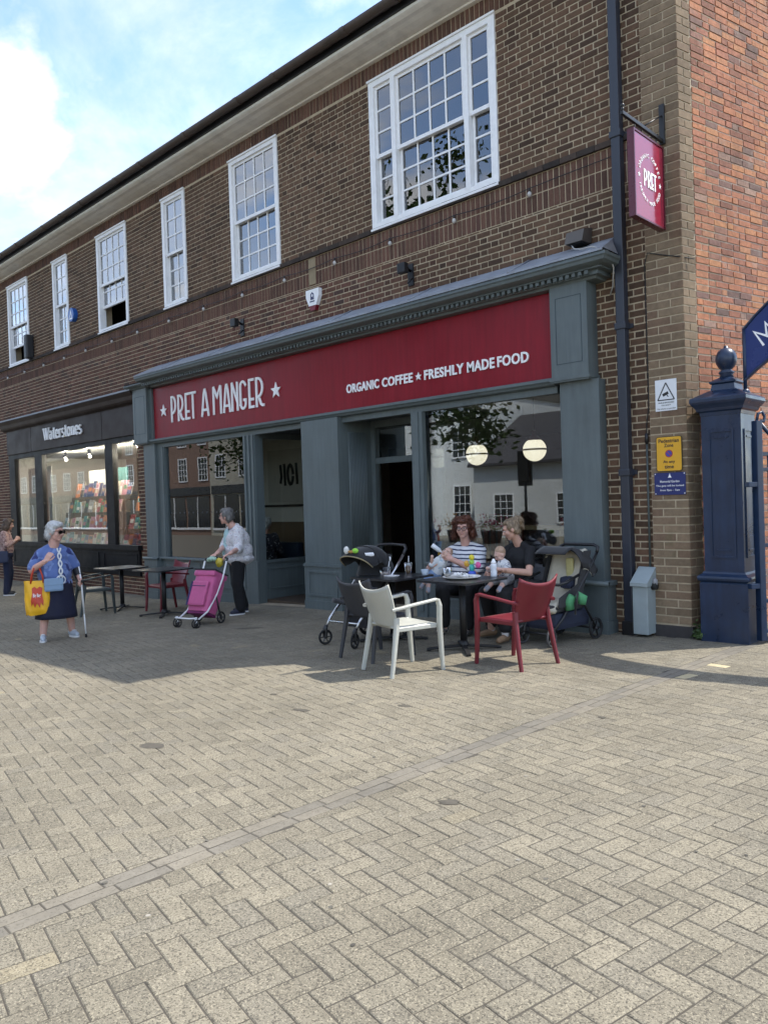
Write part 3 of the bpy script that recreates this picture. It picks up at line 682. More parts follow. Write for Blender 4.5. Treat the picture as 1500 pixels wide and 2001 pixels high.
# ------------------------------------------------------------------ cafe shopfront
SLT = mat('slate_paint', (0.135, 0.165, 0.168), 0.48, 0.10, 2.5, 0.0008, 40, dirt=0.20, streak=0.10)
REDP = mat('maroon_fascia', (0.235, 0.010, 0.020), 0.38, 0.08, 1.5, dirt=0.08, streak=0.12, spec=0.28)
LEAD = mat('lead_flashing', (0.33, 0.36, 0.41), 0.55, 0.22, 5, 0.003, 20, dirt=0.25)
STONE = mat('threshold_stone', (0.46, 0.38, 0.27), 0.8, 0.15, 8, 0.001)
GL2 = glass('shop_glass', (0.82, 0.85, 0.84), 2.0)
GL3 = glass('shop_glass_clear', (0.90, 0.92, 0.91), 0.42)
cafe = thing('cafe_shopfront', 'slate grey timber shopfront with maroon fascia and white lettering', 'shopfront')
CX0, CX1 = -14.42, -4.14
pr = [(0.0, 4.14), (-0.46, 4.14), (-0.465, 4.105), (-0.45, 4.09), (-0.44, 4.06), (-0.41, 4.045), (-0.375, 4.035), (-0.345, 4.03), (-0.345, 4.015), (-0.285, 4.012), (-0.285, 3.965), (-0.24, 3.96), (-0.225, 3.935), (-0.15, 3.93), (0.0, 3.93)]
def mitred(mb, pr, x0, x1, ret=None):
    """moulding along x whose ends return to the wall: ends slide in with the projection"""
    n = len(pr); big = max(-a for a, b in pr)
    L0 = [(x0 + (big+a), a, b) for a, b in pr]; L1 = [(x1 - (big+a), a, b) for a, b in pr]
    vs = L0+L1; fs = [(i, (i+1) % n, (i+1) % n+n, i+n) for i in range(n)]
    mb.add(vs, fs)
    for L, s in ((L0, 0), (L1, n)):
        E = [(p[0], 0.0, p[2]) for p in L]; o = len(mb.v); mb.v += [tuple(p) for p in L]+E
        for i in range(n):
            j = (i+1) % n; mb.f.append((o+i, o+j, o+n+j, o+n+i) if s else (o+j, o+i, o+n+i, o+n+j)); mb.sm.append(False); mb.rnd.append(0); mb.tone.append(0)
mb = MB(); mitred(mb, pr, -13.98, -3.93); mb.obj('cornice', SLT, cafe)
prs = [(0.0, 4.05), (-0.335, 4.05), (-0.34, 4.03), (-0.325, 4.01), (-0.30, 3.995), (-0.27, 3.985), (-0.255, 3.965), (-0.235, 3.955), (0.0, 3.955)]
mb = MB(); mitred(mb, prs, -14.66, -13.75); mb.obj('capital_cornice', SLT, cafe)
mb = MB(); mb.add([(-14.64, 0.0, 4.16), (-13.80, 0.0, 4.16), (-13.80, -0.345, 4.062), (-14.655, -0.345, 4.062), (-14.655, 0.0, 4.06)], [(0, 3, 2, 1), (0, 4, 3)]); mb.obj('capital_flashing', LEAD, cafe)
mb = MB(); mb.add([(-13.90, 0.0, 4.40), (-4.05, 0.0, 4.40), (-3.95, -0.475, 4.165), (-13.97, -0.475, 4.165), (-3.95, -0.475, 4.142), (-13.97, -0.475, 4.142), (-3.96, 0.0, 4.17), (-13.95, 0.0, 4.17)], [(0, 3, 2, 1), (3, 5, 4, 2), (1, 2, 6), (0, 7, 3)])
x = -12.9
while x < -4.5: mb.tube([(x, -0.01, 4.405), (x, -0.24, 4.288), (x, -0.478, 4.17)], 0.012, 6); x += 1.55
mb.obj('lead_flashing', LEAD, cafe)
mb = MB(); x = -13.92
while x < -4.20: mb.box(x, x+0.042, -0.335, -0.286, 3.972, 4.012); x += 0.078
mb.obj('dentil_course', SLT, cafe, kind='stuff')
mb = MB(); mb.box(-13.97, -4.762, -0.10, 0.05, 2.90, 3.932); mb.box(-13.965, -13.86, -0.16, -0.10, 2.925, 3.928); mb.obj('fascia_frame', SLT, cafe)
fas = MB(); fas.box(-13.855, -4.765, -0.122, -0.099, 2.925, 3.925); fas.obj('fascia_panel', REDP, cafe)
mb = MB()
pr2 = [(0.0, 2.93), (-0.19, 2.924), (-0.205, 2.91), (-0.205, 2.885), (-0.185, 2.87), (-0.17, 2.845), (-0.13, 2.838), (-0.10, 2.83), (-0.10, 2.755), (0.02, 2.755)]
mb.prism(pr2, -13.965, -4.765, 'x'); mb.obj('fascia_bead', SLT, cafe)
def framed_panel(mb, x0, x1, z0, z1, y, w=0.022, d=0.012):
    """raised moulding round a sunk field"""
    for (a, b, c, e) in ((x0, x1, z1-w, z1), (x0, x1, z0, z0+w)): mb.prism([(a, c), (b, c), (b, e), (a, e)], y-d, y+0.01, 'y')
    for (a, b) in ((x0, x0+w), (x1-w, x1)): mb.prism([(a, z0+w), (b, z0+w), (b, z1-w), (a, z1-w)], y-d+0.001, y+0.01, 'y')
def pilaster(xc0, xc1, xs0, xs1, xb0, xb1, nm):
    p = thing('pilaster', None, None); p.parent = cafe; del_label(p)
    mb = MB(); mb.box(xc0, xc1, -0.225, 0.0, 2.905, 3.955)
    mb.box(xc0-0.02, xc1+0.02, -0.245, 0.0, 2.868, 2.903); mb.box(xc0-0.008, xc1+0.008, -0.232, 0.0, 2.85, 2.867)
    mb.obj('capital_block', SLT, p)
    mb = MB(); q = 0.07; 
    for (a, b, c, e) in ((xc0+q, xc1-q, 3.80, 3.808), (xc0+q, xc0+q+0.008, 3.06, 3.80), (xc1-q-0.008, xc1-q, 3.06, 3.80), (xc0+q, xc1-q, 3.052, 3.06)): mb.box(a, b, -0.2275, -0.224, c, e)
    mb.obj('capital_panel', mat('slate_groove', (0.05, 0.075, 0.09), 0.6, 0.05), p)
    mb = MB(); mb.box(xs0, xs1, -0.155, 0.0, 0.58, 2.85); mb.obj('shaft', SLT, p)
    gzb = gz((xb0+xb1)/2)-0.02
    mb = MB(); mb.box(xb0+0.02, xb1-0.02, -0.20, 0.0, gzb, 0.54); mb.tube([(xb0, -0.205, 0.565), (xb1, -0.205, 0.565)], 0.028, 8); mb.box(xb0, xb1, -0.205, 0.0, 0.54, 0.59)
    mb.box(xb0+0.005, xb1-0.005, -0.215, 0.0, gzb, gzb+0.17); mb.obj('pedestal', SLT, p)
pilaster(-4.76, -4.29, -4.70, -4.21, -4.76, -4.13, 'R'); pilaster(-14.50, -13.965, -14.26, -13.83, -14.33, -13.78, 'L')
def stall(x0, x1, y, ztop, panels, zb=None):
    s = thing('stall_riser', None, None); s.parent = cafe; del_label(s); g0 = (gz(x0) if zb is None else zb)-0.05
    mb = MB(); mb.box(x0, x1, y, y+0.12, g0, ztop-0.045); mb.prism([(x0, g0), (x1, g0), (x1, gz(x1)+0.15), (x0, gz(x0)+0.15)], y-0.012, y, 'y'); mb.obj('board', SLT, s)
    mb = MB(); mb.bbox(x0-0.01, x1+0.01, y-0.06, y+0.14, ztop-0.044, ztop, b=0.012); mb.obj('sill', SLT, s)
    for (a, b) in panels:
        mb = MB(); framed_panel(mb, a, b, gz((a+b)/2)+0.24, ztop-0.10, y); mb.obj('panel_moulding', SLT, s)
stall(-13.83, -10.93, -0.09, 0.60, ((-13.70, -12.42), (-12.30, -11.02)))
stall(-6.85, -4.70, -0.09, 0.72, ((-6.75, -5.85), (-5.75, -4.80)))
def pane(x0, x1, z0, z1, y, name='window_pane', m=None, parent=None):
    mb = MB(); mb.box(x0, x1, y, y+0.008, z0, z1); return mb.obj(name, m or GL2, parent or cafe)
pane(-13.56, -10.93, 0.60, 2.756, -0.05); pane(-6.845, -4.705, 0.72, 2.756, -0.05)
mb = MB()   # posts
mb.box(-13.83, -13.565, -0.10, 0.02, 0.60, 2.756); mb.box(-13.66, -13.60, -0.115, -0.10, 0.60, 2.756); mb.obj('window_post', SLT, cafe)
mb = MB(); gzz = gz(-10.8)-0.03
mb.box(-10.93, -10.62, -0.11, 0.06, gzz, 2.756); 
for a in (-10.915, -10.80, -10.69): mb.box(a, a+0.05, -0.135, -0.11, 0.62, 2.75)
mb.box(-10.94, -10.61, -0.14, -0.11, gzz, 0.60); mb.obj('window_post', SLT, cafe)
mb = MB(); mb.box(-7.045, -6.85, -0.125, 0.06, gz(-7)-0.03, 2.756); mb.box(-6.985, -6.91, -0.142, -0.125, 0.05, 2.75); mb.obj('window_post', SLT, cafe)
# pier between the two entrances
pier = thing('entrance_pier', None, None); pier.parent = cafe; del_label(pier)
mb = MB(); mb.box(-9.285, -8.45, -0.20, 0.0, 0.60, 2.835); mb.obj('shaft', SLT, pier)
gzz = gz(-9.3)-0.03
mb = MB(); mb.box(-9.295, -8.44, -0.215, 0.0, gzz, 0.59); mb.box(-9.305, -8.43, -0.235, 0.01, 0.585, 0.615); mb.box(-9.30, -8.435, -0.222, 0.0, 0.615, 0.63); mb.box(-9.30, -8.435, -0.228, 0.0, gzz, gz(-8.9)+0.13); mb.obj('pedestal', SLT, pier)
mb = MB(); framed_panel(mb, -9.20, -8.53, gz(-8.9)+0.20, 0.52, -0.215, 0.03, 0.014); mb.obj('panel_moulding', SLT, pier)
# lobby A (behind the pier) : glazed return wall, stone floor
mb = MB(); mb.box(-10.72, -10.655, 0.06, 1.55, -0.14, 0.56); mb.box(-10.74, -10.63, 0.06, 1.55, 0.56, 0.61); mb.box(-10.72, -10.655, 0.06, 1.55, 2.70, 2.80); mb.box(-10.72, -10.655, 1.50, 1.58, 0.61, 2.70); mb.obj('lobby_return', SLT, cafe)
for (a, b) in ((0.12, 1.42),):
    mb = MB()
    for (ya, yb, za, zb) in ((a, b, 0.44, 0.465), (a, b, 0.10, 0.125), (a, a+0.025, 0.125, 0.44), (b-0.025, b, 0.125, 0.44)): mb.box(-10.656, -10.642, ya, yb, za, zb)
    mb.obj('panel_moulding', SLT, cafe)
mb = MB(); mb.box(-10.69, -10.682, 0.06, 1.5, 0.61, 2.70); mb.obj('window_pane', GL3, cafe)
mb = MB(); mb.add([(-10.66, -0.16, gz(-10.66)+0.004), (-9.285, -0.16, gz(-9.285)+0.004), (-9.285, 1.6, gz(-9.285)+0.03), (-10.66, 1.6, gz(-10.66)+0.05)], [(0, 1, 2, 3)]); mb.obj('threshold', STONE, cafe)
mb = MB(); mb.add([(-8.44, -0.15, gz(-8.44)+0.004), (-7.045, -0.15, gz(-7.045)+0.004), (-7.045, 0.6, gz(-7.045)+0.03), (-8.44, 0.6, gz(-8.44)+0.03)], [(0, 1, 2, 3)]); mb.obj('threshold', STONE, cafe)
mb = MB(); mb.box(-10.64, -9.3, 1.55, 1.60, 2.2, 2.8); mb.box(-10.64, -10.56, 1.56, 1.60, -0.1, 2.2); mb.box(-9.38, -9.3, 1.56, 1.60, -0.1, 2.2); mb.obj('door_frame', SLT, cafe)
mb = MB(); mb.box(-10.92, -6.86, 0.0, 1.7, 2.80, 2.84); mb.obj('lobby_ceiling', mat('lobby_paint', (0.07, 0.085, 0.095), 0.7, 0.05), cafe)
# lobby B : fluted return, door head, transom light, open doorway
mb = MB(); mb.box(-9.30, -8.452, 0.0, 0.52, gz(-9.3)-0.03, 2.80); mb.obj('lobby_return', SLT, cafe)
fl_ = MB(); y = 0.03
while y < 0.385: fl_.tube([(-8.450, y, 0.68), (-8.450, y, 2.62)], 0.0145, 8); y += 0.032
fl_.obj('fluted_panel', SLT, cafe)
mb = MB(); mb.box(-8.452, -8.37, 0.50, 0.57, gz(-8.4), 2.80); mb.box(-8.37, -7.045, 0.51, 0.57, 2.14, 2.23); mb.box(-7.13, -7.045, 0.505, 0.57, gz(-7), 2.14); mb.box(-8.37, -7.045, 0.512, 0.57, 2.70, 2.80); mb.obj('door_frame', SLT, cafe)
pane(-8.37, -7.05, 2.23, 2.70, 0.54, 'transom_pane', GL3)
mb = MB(); mb.box(-7.0, -6.992, 0.06, 0.50, 0.1, 2.78); mb.obj('window_pane', GL3, cafe)
# glass markings: row of frosted dots
mb = MB(); x = -13.45
while x < -11.0:
    mb.add([(x+0.016*math.cos(R(45*k)), -0.0525, 1.46+0.016*math.sin(R(45*k))) for k in range(8)], [tuple(range(8))]); x += 0.155
mb.obj('glass_dots', mat('frosted_dot', (0.10, 0.11, 0.12), 0.7, 0.05), cafe)
# ---- fascia lettering, 1930s high-waisted capitals
def glyph(ch, x0, x1, z0, z1, sw):
    W, H = x1-x0, z1-z0; h = sw/2; S = lambda x, z: (x0+x*W, z0+z*H); out = []
    l, r_, b, t = h/W, 1-h/W, h/H, 1-h/H
    V = lambda x: [S(x, 0), S(x, 1)]
    if ch == 'P': out = [V(l), [S(l, t)]+[S(l+(r_-l)*0.35+(r_-l)*0.65*math.cos(R(a)), 0.655+(t-0.655)*math.sin(R(a))) for a in range(90, -91, -20)]+[S(l, 0.31)]]
    if ch == 'R': out = [V(l), [S(l, t)]+[S(l+(r_-l)*0.30+(r_-l)*0.62*math.cos(R(a)), 0.655+(t-0.655)*math.sin(R(a))) for a in range(90, -91, -20)]+[S(l, 0.31)], [S(0.42, 0.30), S(0.62, 0.10), S(0.80, 0.045), S(1.02, b)]]
    if ch == 'E': out = [V(l), [S(l, t), S(1, t)], [S(l, 0.30), S(0.92, 0.30)], [S(l, b), S(1, b)]]
    if ch == 'T': out = [V(0.5), [S(0, t), S(1, t)]]
    if ch == 'A': out = [[S(l*0.8, 0), S(0.36, 0.82), S(0.5, 1.0)], [S(0.5, 1.0), S(0.64, 0.82), S(1-l*0.8, 0)], [S(0.2, 0.24), S(0.8, 0.24)]]
    if ch == 'M': out = [V(l), V(r_), [S(l, 1), S(0.5, 0.62), S(r_, 1)]]
    if ch == 'N': out = [V(l), V(r_), [S(l, 1), S(r_, 0.28)]]
    if ch == 'G': out = [[S(0.98, 0.80)]+[S(0.5+(r_-0.5)*math.cos(R(a)), 0.80+(t-0.80)*math.sin(R(a))) for a in range(20, 181, 20)]+[S(l, 0.2)]+[S(0.5+(0.5-l)*math.cos(R(a)), 0.20+(0.20-b)*math.sin(R(a))) for a in range(180, 361, 20)]+[S(r_, 0.33)], [S(0.55, 0.33), S(1.0, 0.33)]]
    return out
GX = [('P', -13.19, -13.01), ('R', -12.95, -12.74), ('E', -12.69, -12.535), ('T', -12.53, -12.32), ('A', -12.15, -11.90), ('M', -11.77, -11.50), ('A', -11.455, -11.225), ('N', -11.20, -11.00), ('G', -10.955, -10.765), ('E', -10.70, -10.545), ('R', -10.50, -10.28)]
for ch, a, b in GX:
    mb = MB()
    for k, s in enumerate(glyph(ch, a, b, 3.20, 3.70, 0.044)): strip(mb, s, 0.044, -0.142-0.0011*k, -0.1225)
    mb.obj('letter', LET, cafe)
mb = MB(); star(mb, -13.47, 3.45, 0.125, -0.142, -0.1225); mb.obj('star', LET, cafe)
mb = MB(); star(mb, -9.96, 3.42, 0.135, -0.142, -0.1225); mb.obj('star', LET, cafe)
for s, a, b in (('ORGANIC', -8.29, -7.62), ('COFFEE', -7.56, -6.98), ('FRESHLY', -6.77, -6.10), ('MADE', -6.045, -5.62), ('FOOD', -5.575, -5.12)):
    fit_text(s, a, b, 3.165, 3.298, -0.131, cafe, LET, bold=0.028, depth=0.016, spacing=1.06)
mb = MB(); star(mb, -6.875, 3.228, 0.058, -0.14, -0.1225); mb.obj('star', LET, cafe)
# ---- interior of the cafe
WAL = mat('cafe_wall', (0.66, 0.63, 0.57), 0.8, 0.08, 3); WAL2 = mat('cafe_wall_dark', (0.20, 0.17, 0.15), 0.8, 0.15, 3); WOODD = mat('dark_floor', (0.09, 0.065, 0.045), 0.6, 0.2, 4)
PALE = mat('pale_wood', (0.46, 0.33, 0.17), 0.55, 0.15, 6); CEIL = mat('cafe_ceiling', (0.70, 0.69, 0.66), 0.8, 0.05, 3)
room = link('cafe_room', None, kind='structure', label='dim cafe interior behind the glass')
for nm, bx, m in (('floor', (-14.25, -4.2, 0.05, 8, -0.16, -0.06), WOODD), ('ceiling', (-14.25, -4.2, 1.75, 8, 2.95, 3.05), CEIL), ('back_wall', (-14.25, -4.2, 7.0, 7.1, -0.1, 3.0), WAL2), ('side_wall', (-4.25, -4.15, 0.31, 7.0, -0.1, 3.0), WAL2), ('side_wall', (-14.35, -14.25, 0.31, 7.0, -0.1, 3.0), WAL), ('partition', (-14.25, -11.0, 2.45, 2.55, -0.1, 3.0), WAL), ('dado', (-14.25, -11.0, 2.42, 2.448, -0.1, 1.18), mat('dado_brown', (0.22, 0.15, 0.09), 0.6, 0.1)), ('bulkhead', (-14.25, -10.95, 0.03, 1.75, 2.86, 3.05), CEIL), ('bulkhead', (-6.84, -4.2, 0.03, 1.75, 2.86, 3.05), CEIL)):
    mb = MB(); mb.box(*bx); mb.obj(nm, m, room)
mb = MB(); mb.box(-14.25, -11.0, 2.405, 2.418, 1.50, 1.55); mb.obj('wall_rail', mat('rail_dark', (0.05, 0.04, 0.035), 0.6, 0.1), room)
for k in range(7):  # timber slat screen seen through the doorway
    mb = MB(); mb.box(-9.1+k*0.16, -9.02+k*0.16, 4.0, 4.05, 0.0, 1.25); mb.obj('screen_slat', mat('red_timber', (0.24, 0.09, 0.05), 0.5, 0.2), room)
art = thing('wall_art', 'pale canvas with black brush letters on the cafe wall', 'picture', (0, 0, 0))
mb = MB(); mb.box(-13.50, -12.2, 2.36, 2.40, 1.60, 2.72); mb.obj('canvas', mat('canvas', (0.60, 0.56, 0.50), 0.9, 0.06), art)
mb = MB(); 
for k, pts in enumerate(([(-13.05, 2.40), (-13.02, 2.15), (-13.06, 2.0)], [(-12.92, 2.42), (-12.90, 1.95)], arc(-12.72, 2.18, 0.09, 0.2, 0, 350, 12), [(-12.52, 2.42), (-12.50, 1.97)])): strip(mb, pts, 0.075, 2.352-0.001*k, 2.358)
mb.obj('brush_marks', mat('ink', (0.02, 0.02, 0.02), 0.7, 0.1), art)
bq = thing('banquette', 'dark blue upholstered bench inside the cafe window', 'bench', (0, 0, 0))
BLU = mat('blue_leather', (0.03, 0.05, 0.085), 0.4, 0.15, 8)
mb = MB(); mb.bbox(-13.0, -10.85, 0.95, 1.10, 0.0, 0.86, b=0.05); mb.obj('backrest', BLU, bq)
mb = MB(); mb.bbox(-13.0, -10.85, 1.105, 1.60, 0.30, 0.47, b=0.04); mb.obj('seat', BLU, bq)
mb = MB(); mb.box(-12.95, -10.9, 1.12, 1.55, -0.06, 0.30); mb.obj('base', WOODD, bq)
ct = thing('window_counter', 'pale wooden bar counter inside the large cafe window', 'counter')
mb = MB(); mb.bbox(-6.80, -4.72, 0.10, 0.48, 1.145, 1.19, b=0.006); mb.obj('counter_top', PALE, ct)
for x in (-6.6, -5.0): mb = MB(); mb.bbox(x-0.03, x+0.03, 0.28, 0.34, -0.06, 1.145, b=0.004); mb.obj('leg', PALE, ct)
GLB = mat('opal_globe', (0.85, 0.83, 0.76), 0.25, 0.03, 5, emit=((1.0, 0.88, 0.68), 0.55)); MAR = mat('maroon_lacquer', (0.09, 0.018, 0.018), 0.35, 0.1); 
for k, (x, lab) in enumerate(((-6.64, 'round opal pendant lamp with a maroon cap, hanging further left in the large window'), (-5.68, 'round opal pendant lamp hanging nearer the right pilaster in the large window'))):
    L_ = thing('pendant_lamp', lab, 'lamp', (x, 0.8, 2.18), 0, 'opal pendant lamps in the cafe')
    mb = MB(); mb.ell((0, 0, 0), 0.155, 24, 16); mb.obj('globe', GLB, L_)
    mb = MB(); mb.lathe([(0.158, -0.012), (0.162, -0.006), (0.162, 0.006), (0.158, 0.012)], 28, caps=False); mb.obj('band', mat('brass', (0.45, 0.32, 0.14), 0.35, 0.1, metal=1.0), L_)
    mb = MB(); mb.lathe([(0.10, 0.125), (0.085, 0.15), (0.05, 0.17), (0.035, 0.2), (0.03, 0.25), (0.012, 0.26)], 20); mb.obj('cap', MAR, L_)
    mb = MB(); mb.tube([(0, 0, 0.25), (0, 0, 0.70)], 0.006, 6); mb.obj('cord', BLKM, L_)
# things standing on the counter
cwh = mat('glazed_white', (0.75, 0.74, 0.70), 0.3, 0.05)
mb = MB(); mb.ell((0, 0, 0.045), (0.17, 0.10, 0.055), 20, 10); mb.ell((0.05, 0.02, 0.08), (0.09, 0.07, 0.05), 16, 8); mb.obj('folded_cloth', mat('white_cloth', (0.7, 0.69, 0.65), 0.9, 0.15, 20, 0.004), None, loc=(-6.55, 0.28, 1.19), label='crumpled white cloth lying on the pale counter in the window', cat='cloth')
t = thing('glass_jar', 'small red-filled jar standing on the right end of the window counter', 'jar', (-4.95, 0.26, 1.19))
mb = MB(); mb.lathe([(0.035, 0), (0.04, 0.01), (0.04, 0.09), (0.03, 0.105)], 16); mb.obj('body', mat('red_jam', (0.3, 0.03, 0.04), 0.2, 0.1), t); mb = MB(); mb.lathe([(0.032, 0.106), (0.034, 0.108), (0.034, 0.125), (0.0, 0.126)], 16); mb.obj('lid', cwh, t)
# ------------------------------------------------------------------ bookshop front
BRN = mat('bookshop_brown', (0.036, 0.023, 0.020), 0.5, 0.08, 3, spec=0.2); BKF = mat('bookshop_black', (0.012, 0.012, 0.014), 0.5, 0.15, 6, spec=0.2)
bk = thing('bookshop_shopfront', 'black framed bookshop front with dark brown fascia and white serif lettering', 'shopfront')
mb = MB(); pr3 = [(0.0, 4.0), (-0.26, 3.985), (-0.27, 3.95), (-0.25, 3.92), (-0.22, 3.88), (-0.20, 3.80), (-0.17, 3.76), (-0.12, 3.735), (-0.11, 3.72), (0.0, 3.72)]
mb.prism(pr3, -21.75, -14.52, 'x'); mb.obj('cornice', BRN, bk)
mb = MB(); mb.add([(-21.8, -0.001, 4.07), (-14.5, -0.001, 4.07), (-14.5, -0.285, 4.0), (-21.8, -0.285, 4.0), (-14.5, -0.285, 3.965), (-21.8, -0.285, 3.965)], [(0, 3, 2, 1), (3, 5, 4, 2)]); mb.obj('lead_flashing', LEAD, bk)
for a, b in ((-21.60, -20.0), (-19.985, -16.14), (-16.125, -14.56)):
    mb = MB(); mb.bbox(a, b, -0.105, 0.0, 3.10, 3.715, b=0.006); mb.obj('fascia_panel', BRN, bk)
mb = MB(); mb.box(-21.60, -14.66, -0.075, 0.05, 2.985, 3.095); 
for a, b in ((-21.60, -21.22), (-19.90, -19.46), (-16.11, -15.76)): mb.box(a, b, -0.07, 0.05, 0.80, 2.985)
mb.obj('frame', BKF, bk)
mb = MB(); mb.box(-21.60, -14.72, -0.11, 0.05, 0.70, 0.80); mb.obj('sill', BKF, bk)
mb = MB(); mb.box(-21.60, -14.78, -0.055, 0.05, 0.15, 0.70)
for a in (-21.5, -19.85, -18.1, -16.35): framed_panel(mb, a, a+1.5, 0.24, 0.62, -0.055, 0.03, 0.015)
mb.obj('stall_riser', BKF, bk)
for a, b in ((-21.22, -19.90), (-19.46, -16.11), (-15.76, -14.80)): pane(a, b, 0.80, 2.985, -0.03, 'window_pane', GL3, bk)
# serif lettering of the bookshop
def serif_word(x0, z0, xh, cap, y):
    w = []
    TH, TN = 0.052, 0.022
    def V(x, a, b, t=TH): return ([(x, a), (x, b)], t)
    def Sf(x, z, l=0.05): return ([(x-l, z), (x+l, z)], 0.016)
    adv = {}
    def W(o): return [([(o+0.03, cap), (o+0.11, 0)], TH), ([(o+0.11, 0), (o+0.18, cap*0.98)], TN), ([(o+0.15, cap), (o+0.235, 0)], TH), ([(o+0.235, 0), (o+0.315, cap)], TN), Sf(o+0.035, cap-0.008, .045), Sf(o+0.315, cap-0.008, .04)], 0.33
    def a_(o): return [V(o+0.125, 0.0, xh*0.85), (arc(o+0.075, xh*0.72, 0.05, xh*0.26, 165, 20, 8), TN), (arc(o+0.075, xh*0.28, 0.055, xh*0.28, 75, 300, 10), 0.036), Sf(o+.14, .008, .02)], 0.175
    def t_(o): return [V(o+0.06, 0.03, xh*1.32, 0.045), ([(o+0.0, xh-0.01), (o+0.12, xh-0.01)], 0.018), (arc(o+0.10, 0.035, 0.042, 0.035, 180, 330, 6), 0.022)], 0.135
    def e_(o): return [(arc(o+0.08, xh/2, 0.062, xh*0.48, 10, 320, 16), 0.040), ([(o+0.03, xh*0.52), (o+0.14, xh*0.52)], 0.018)], 0.165
    def r_(o): return [V(o+0.045, 0, xh), Sf(o+0.045, 0.008), (arc(o+0.105, xh*0.72, 0.045, xh*0.24, 170, 30, 7), 0.034), Sf(o+.03, xh-.008, .03)], 0.155
    def s_(o): return [(arc(o+0.065, xh*0.73, 0.045, xh*0.24, 40, 250, 9)+arc(o+0.065, xh*0.26, 0.05, xh*0.25, 70, -150, 9), 0.034)], 0.135
    def o_(o): return [(arc(o+0.085, xh/2, 0.066, xh*0.48, 0, 356, 20), 0.042)], 0.18
    def n_(o): return [V(o+0.045, 0, xh), V(o+0.155, 0, xh*0.75), (arc(o+0.10, xh*0.70, 0.055, xh*0.27, 170, 0, 8), 0.03), Sf(o+.045, .008), Sf(o+.155, .008), Sf(o+.03, xh-.008, .03)], 0.205
    o = 0; mbs = []
    for f in (W, a_, t_, e_, r_, s_, t_, o_, n_, e_, s_):
        ss, ad_ = f(o); mb = MB()
        for k, (p, t) in enumerate(ss): strip(mb, p, t, y-0.0011*k, y+0.03)
        mbs.append(mb); o += ad_
    return mbs, o
mbs, wtot = serif_word(0, 0, 0.20, 0.285, 0)
for mb in mbs:
    sc = 2.12/wtot; mb.v = [(-19.18+x*sc, y-0.137, 3.32+z_) for (x, y, z_) in mb.v]; mb.obj('letter', LET, bk)
# bookshop display room
shopr = link('bookshop_room', None, kind='structure', label='bookshop window space behind the glass')
LGT = mat('display_white', (0.66, 0.67, 0.65), 0.8, 0.05, 3); MID = mat('display_grey', (0.30, 0.33, 0.32), 0.8, 0.08, 3); SHD = mat('shelf_wood', (0.11, 0.075, 0.045), 0.6, 0.2, 6)
for nm, bx, m in (('floor', (-21.6, -14.75, 0.06, 2.2, 0.60, 0.72), SHD), ('ceiling', (-21.6, -14.75, 0.06, 3.4, 3.05, 3.15), LGT), ('back_wall', (-21.6, -14.75, 3.3, 3.4, 0.0, 3.05), WAL2), ('side_wall', (-21.65, -21.6, 0.06, 3.3, 0.6, 3.05), LGT), ('side_wall', (-14.74, -14.70, 0.31, 3.3, 0.6, 3.05), LGT)):
    mb = MB(); mb.box(*bx); mb.obj(nm, m, shopr)
def board(x0, x1, z0, z1, y, m, lab, cat='screen', nm='display_screen'):
    mb = MB(); mb.box(x0, x1, y, y+0.02, z0, z1); return mb.obj(nm, m, None, label=lab, cat=cat)
board(-21.45, -20.1, 0.73, 2.75, 0.42, mat('frost_panel', (0.46, 0.50, 0.49), 0.6, 0.05), 'pale grey-green window panel at the left end of the bookshop')
board(-19.15, -17.75, 0.725, 2.57, 0.98, LGT, 'large white backing panel behind the books')
board(-17.70, -17.05, 1.1, 2.57, 0.94, mat('teal_poster', (0.05, 0.20, 0.20), 0.6, 0.2, 3), 'teal poster hanging beside the white backing panel', 'poster', 'poster')
board(-15.95, -14.95, 0.725, 2.50, 1.0, mat('grey_board', (0.42, 0.45, 0.43), 0.7, 0.06), 'pale grey panel in the right-hand bookshop window')
DB = mat('dark_books', (0.05, 0.055, 0.07), 0.7, 0.5, 9)
board(-20.6, -19.3, 0.725, 2.25, 1.6, DB, 'dark crowded bookcase back in the bookshop', 'bookcase', 'bookcase')
# three-step display stand
for nm, x0, x1, lab in (('w', -19.35, -16.35, 'dark wood stepped display stand in the wide bookshop window'), ('n', -15.95, -14.9, 'dark wood stepped display stand in the narrow bookshop window')):
    ds = thing('display_stand', lab, 'stand')
    for k in range(4):
        mb = MB(); mb.box(x0, x1, 0.10+0.17*k, 0.26+0.17*k, 0.72+0.385*k, 0.745+0.385*k); mb.obj('shelf', SHD, ds)
        if k:
            mb = MB(); mb.box(x0, x1, 0.262+0.17*(k-1)-0.0, 0.268+0.17*(k-1), 0.745, 0.72+0.385*k); mb.obj('riser', SHD, ds)
BC = [('cream', (0.55, 0.48, 0.36)), ('red', (0.36, 0.05, 0.05)), ('teal', (0.05, 0.22, 0.22)), ('white', (0.65, 0.64, 0.62)), ('navy', (0.03, 0.05, 0.14)), ('orange', (0.50, 0.17, 0.05)), ('green', (0.07, 0.22, 0.10)), ('pink', (0.48, 0.20, 0.25)), ('black', (0.03, 0.03, 0.035)), ('pale blue', (0.30, 0.42, 0.52)), ('tan', (0.36, 0.25, 0.14)), ('grey', (0.28, 0.28, 0.29))]
PAPER = mat('book_pages', (0.62, 0.58, 0.48), 0.9, 0.08, 40)
rbk = random.Random(5); SHN = ['bottom', 'second', 'third', 'top']; ORD = ['first', 'second', 'third', 'fourth', 'fifth', 'sixth', 'seventh', 'eighth', 'ninth', 'tenth', 'eleventh', 'twelfth', 'thirteenth', 'fourteenth', 'fifteenth', 'sixteenth', 'seventeenth', 'eighteenth', 'nineteenth', 'twentieth']
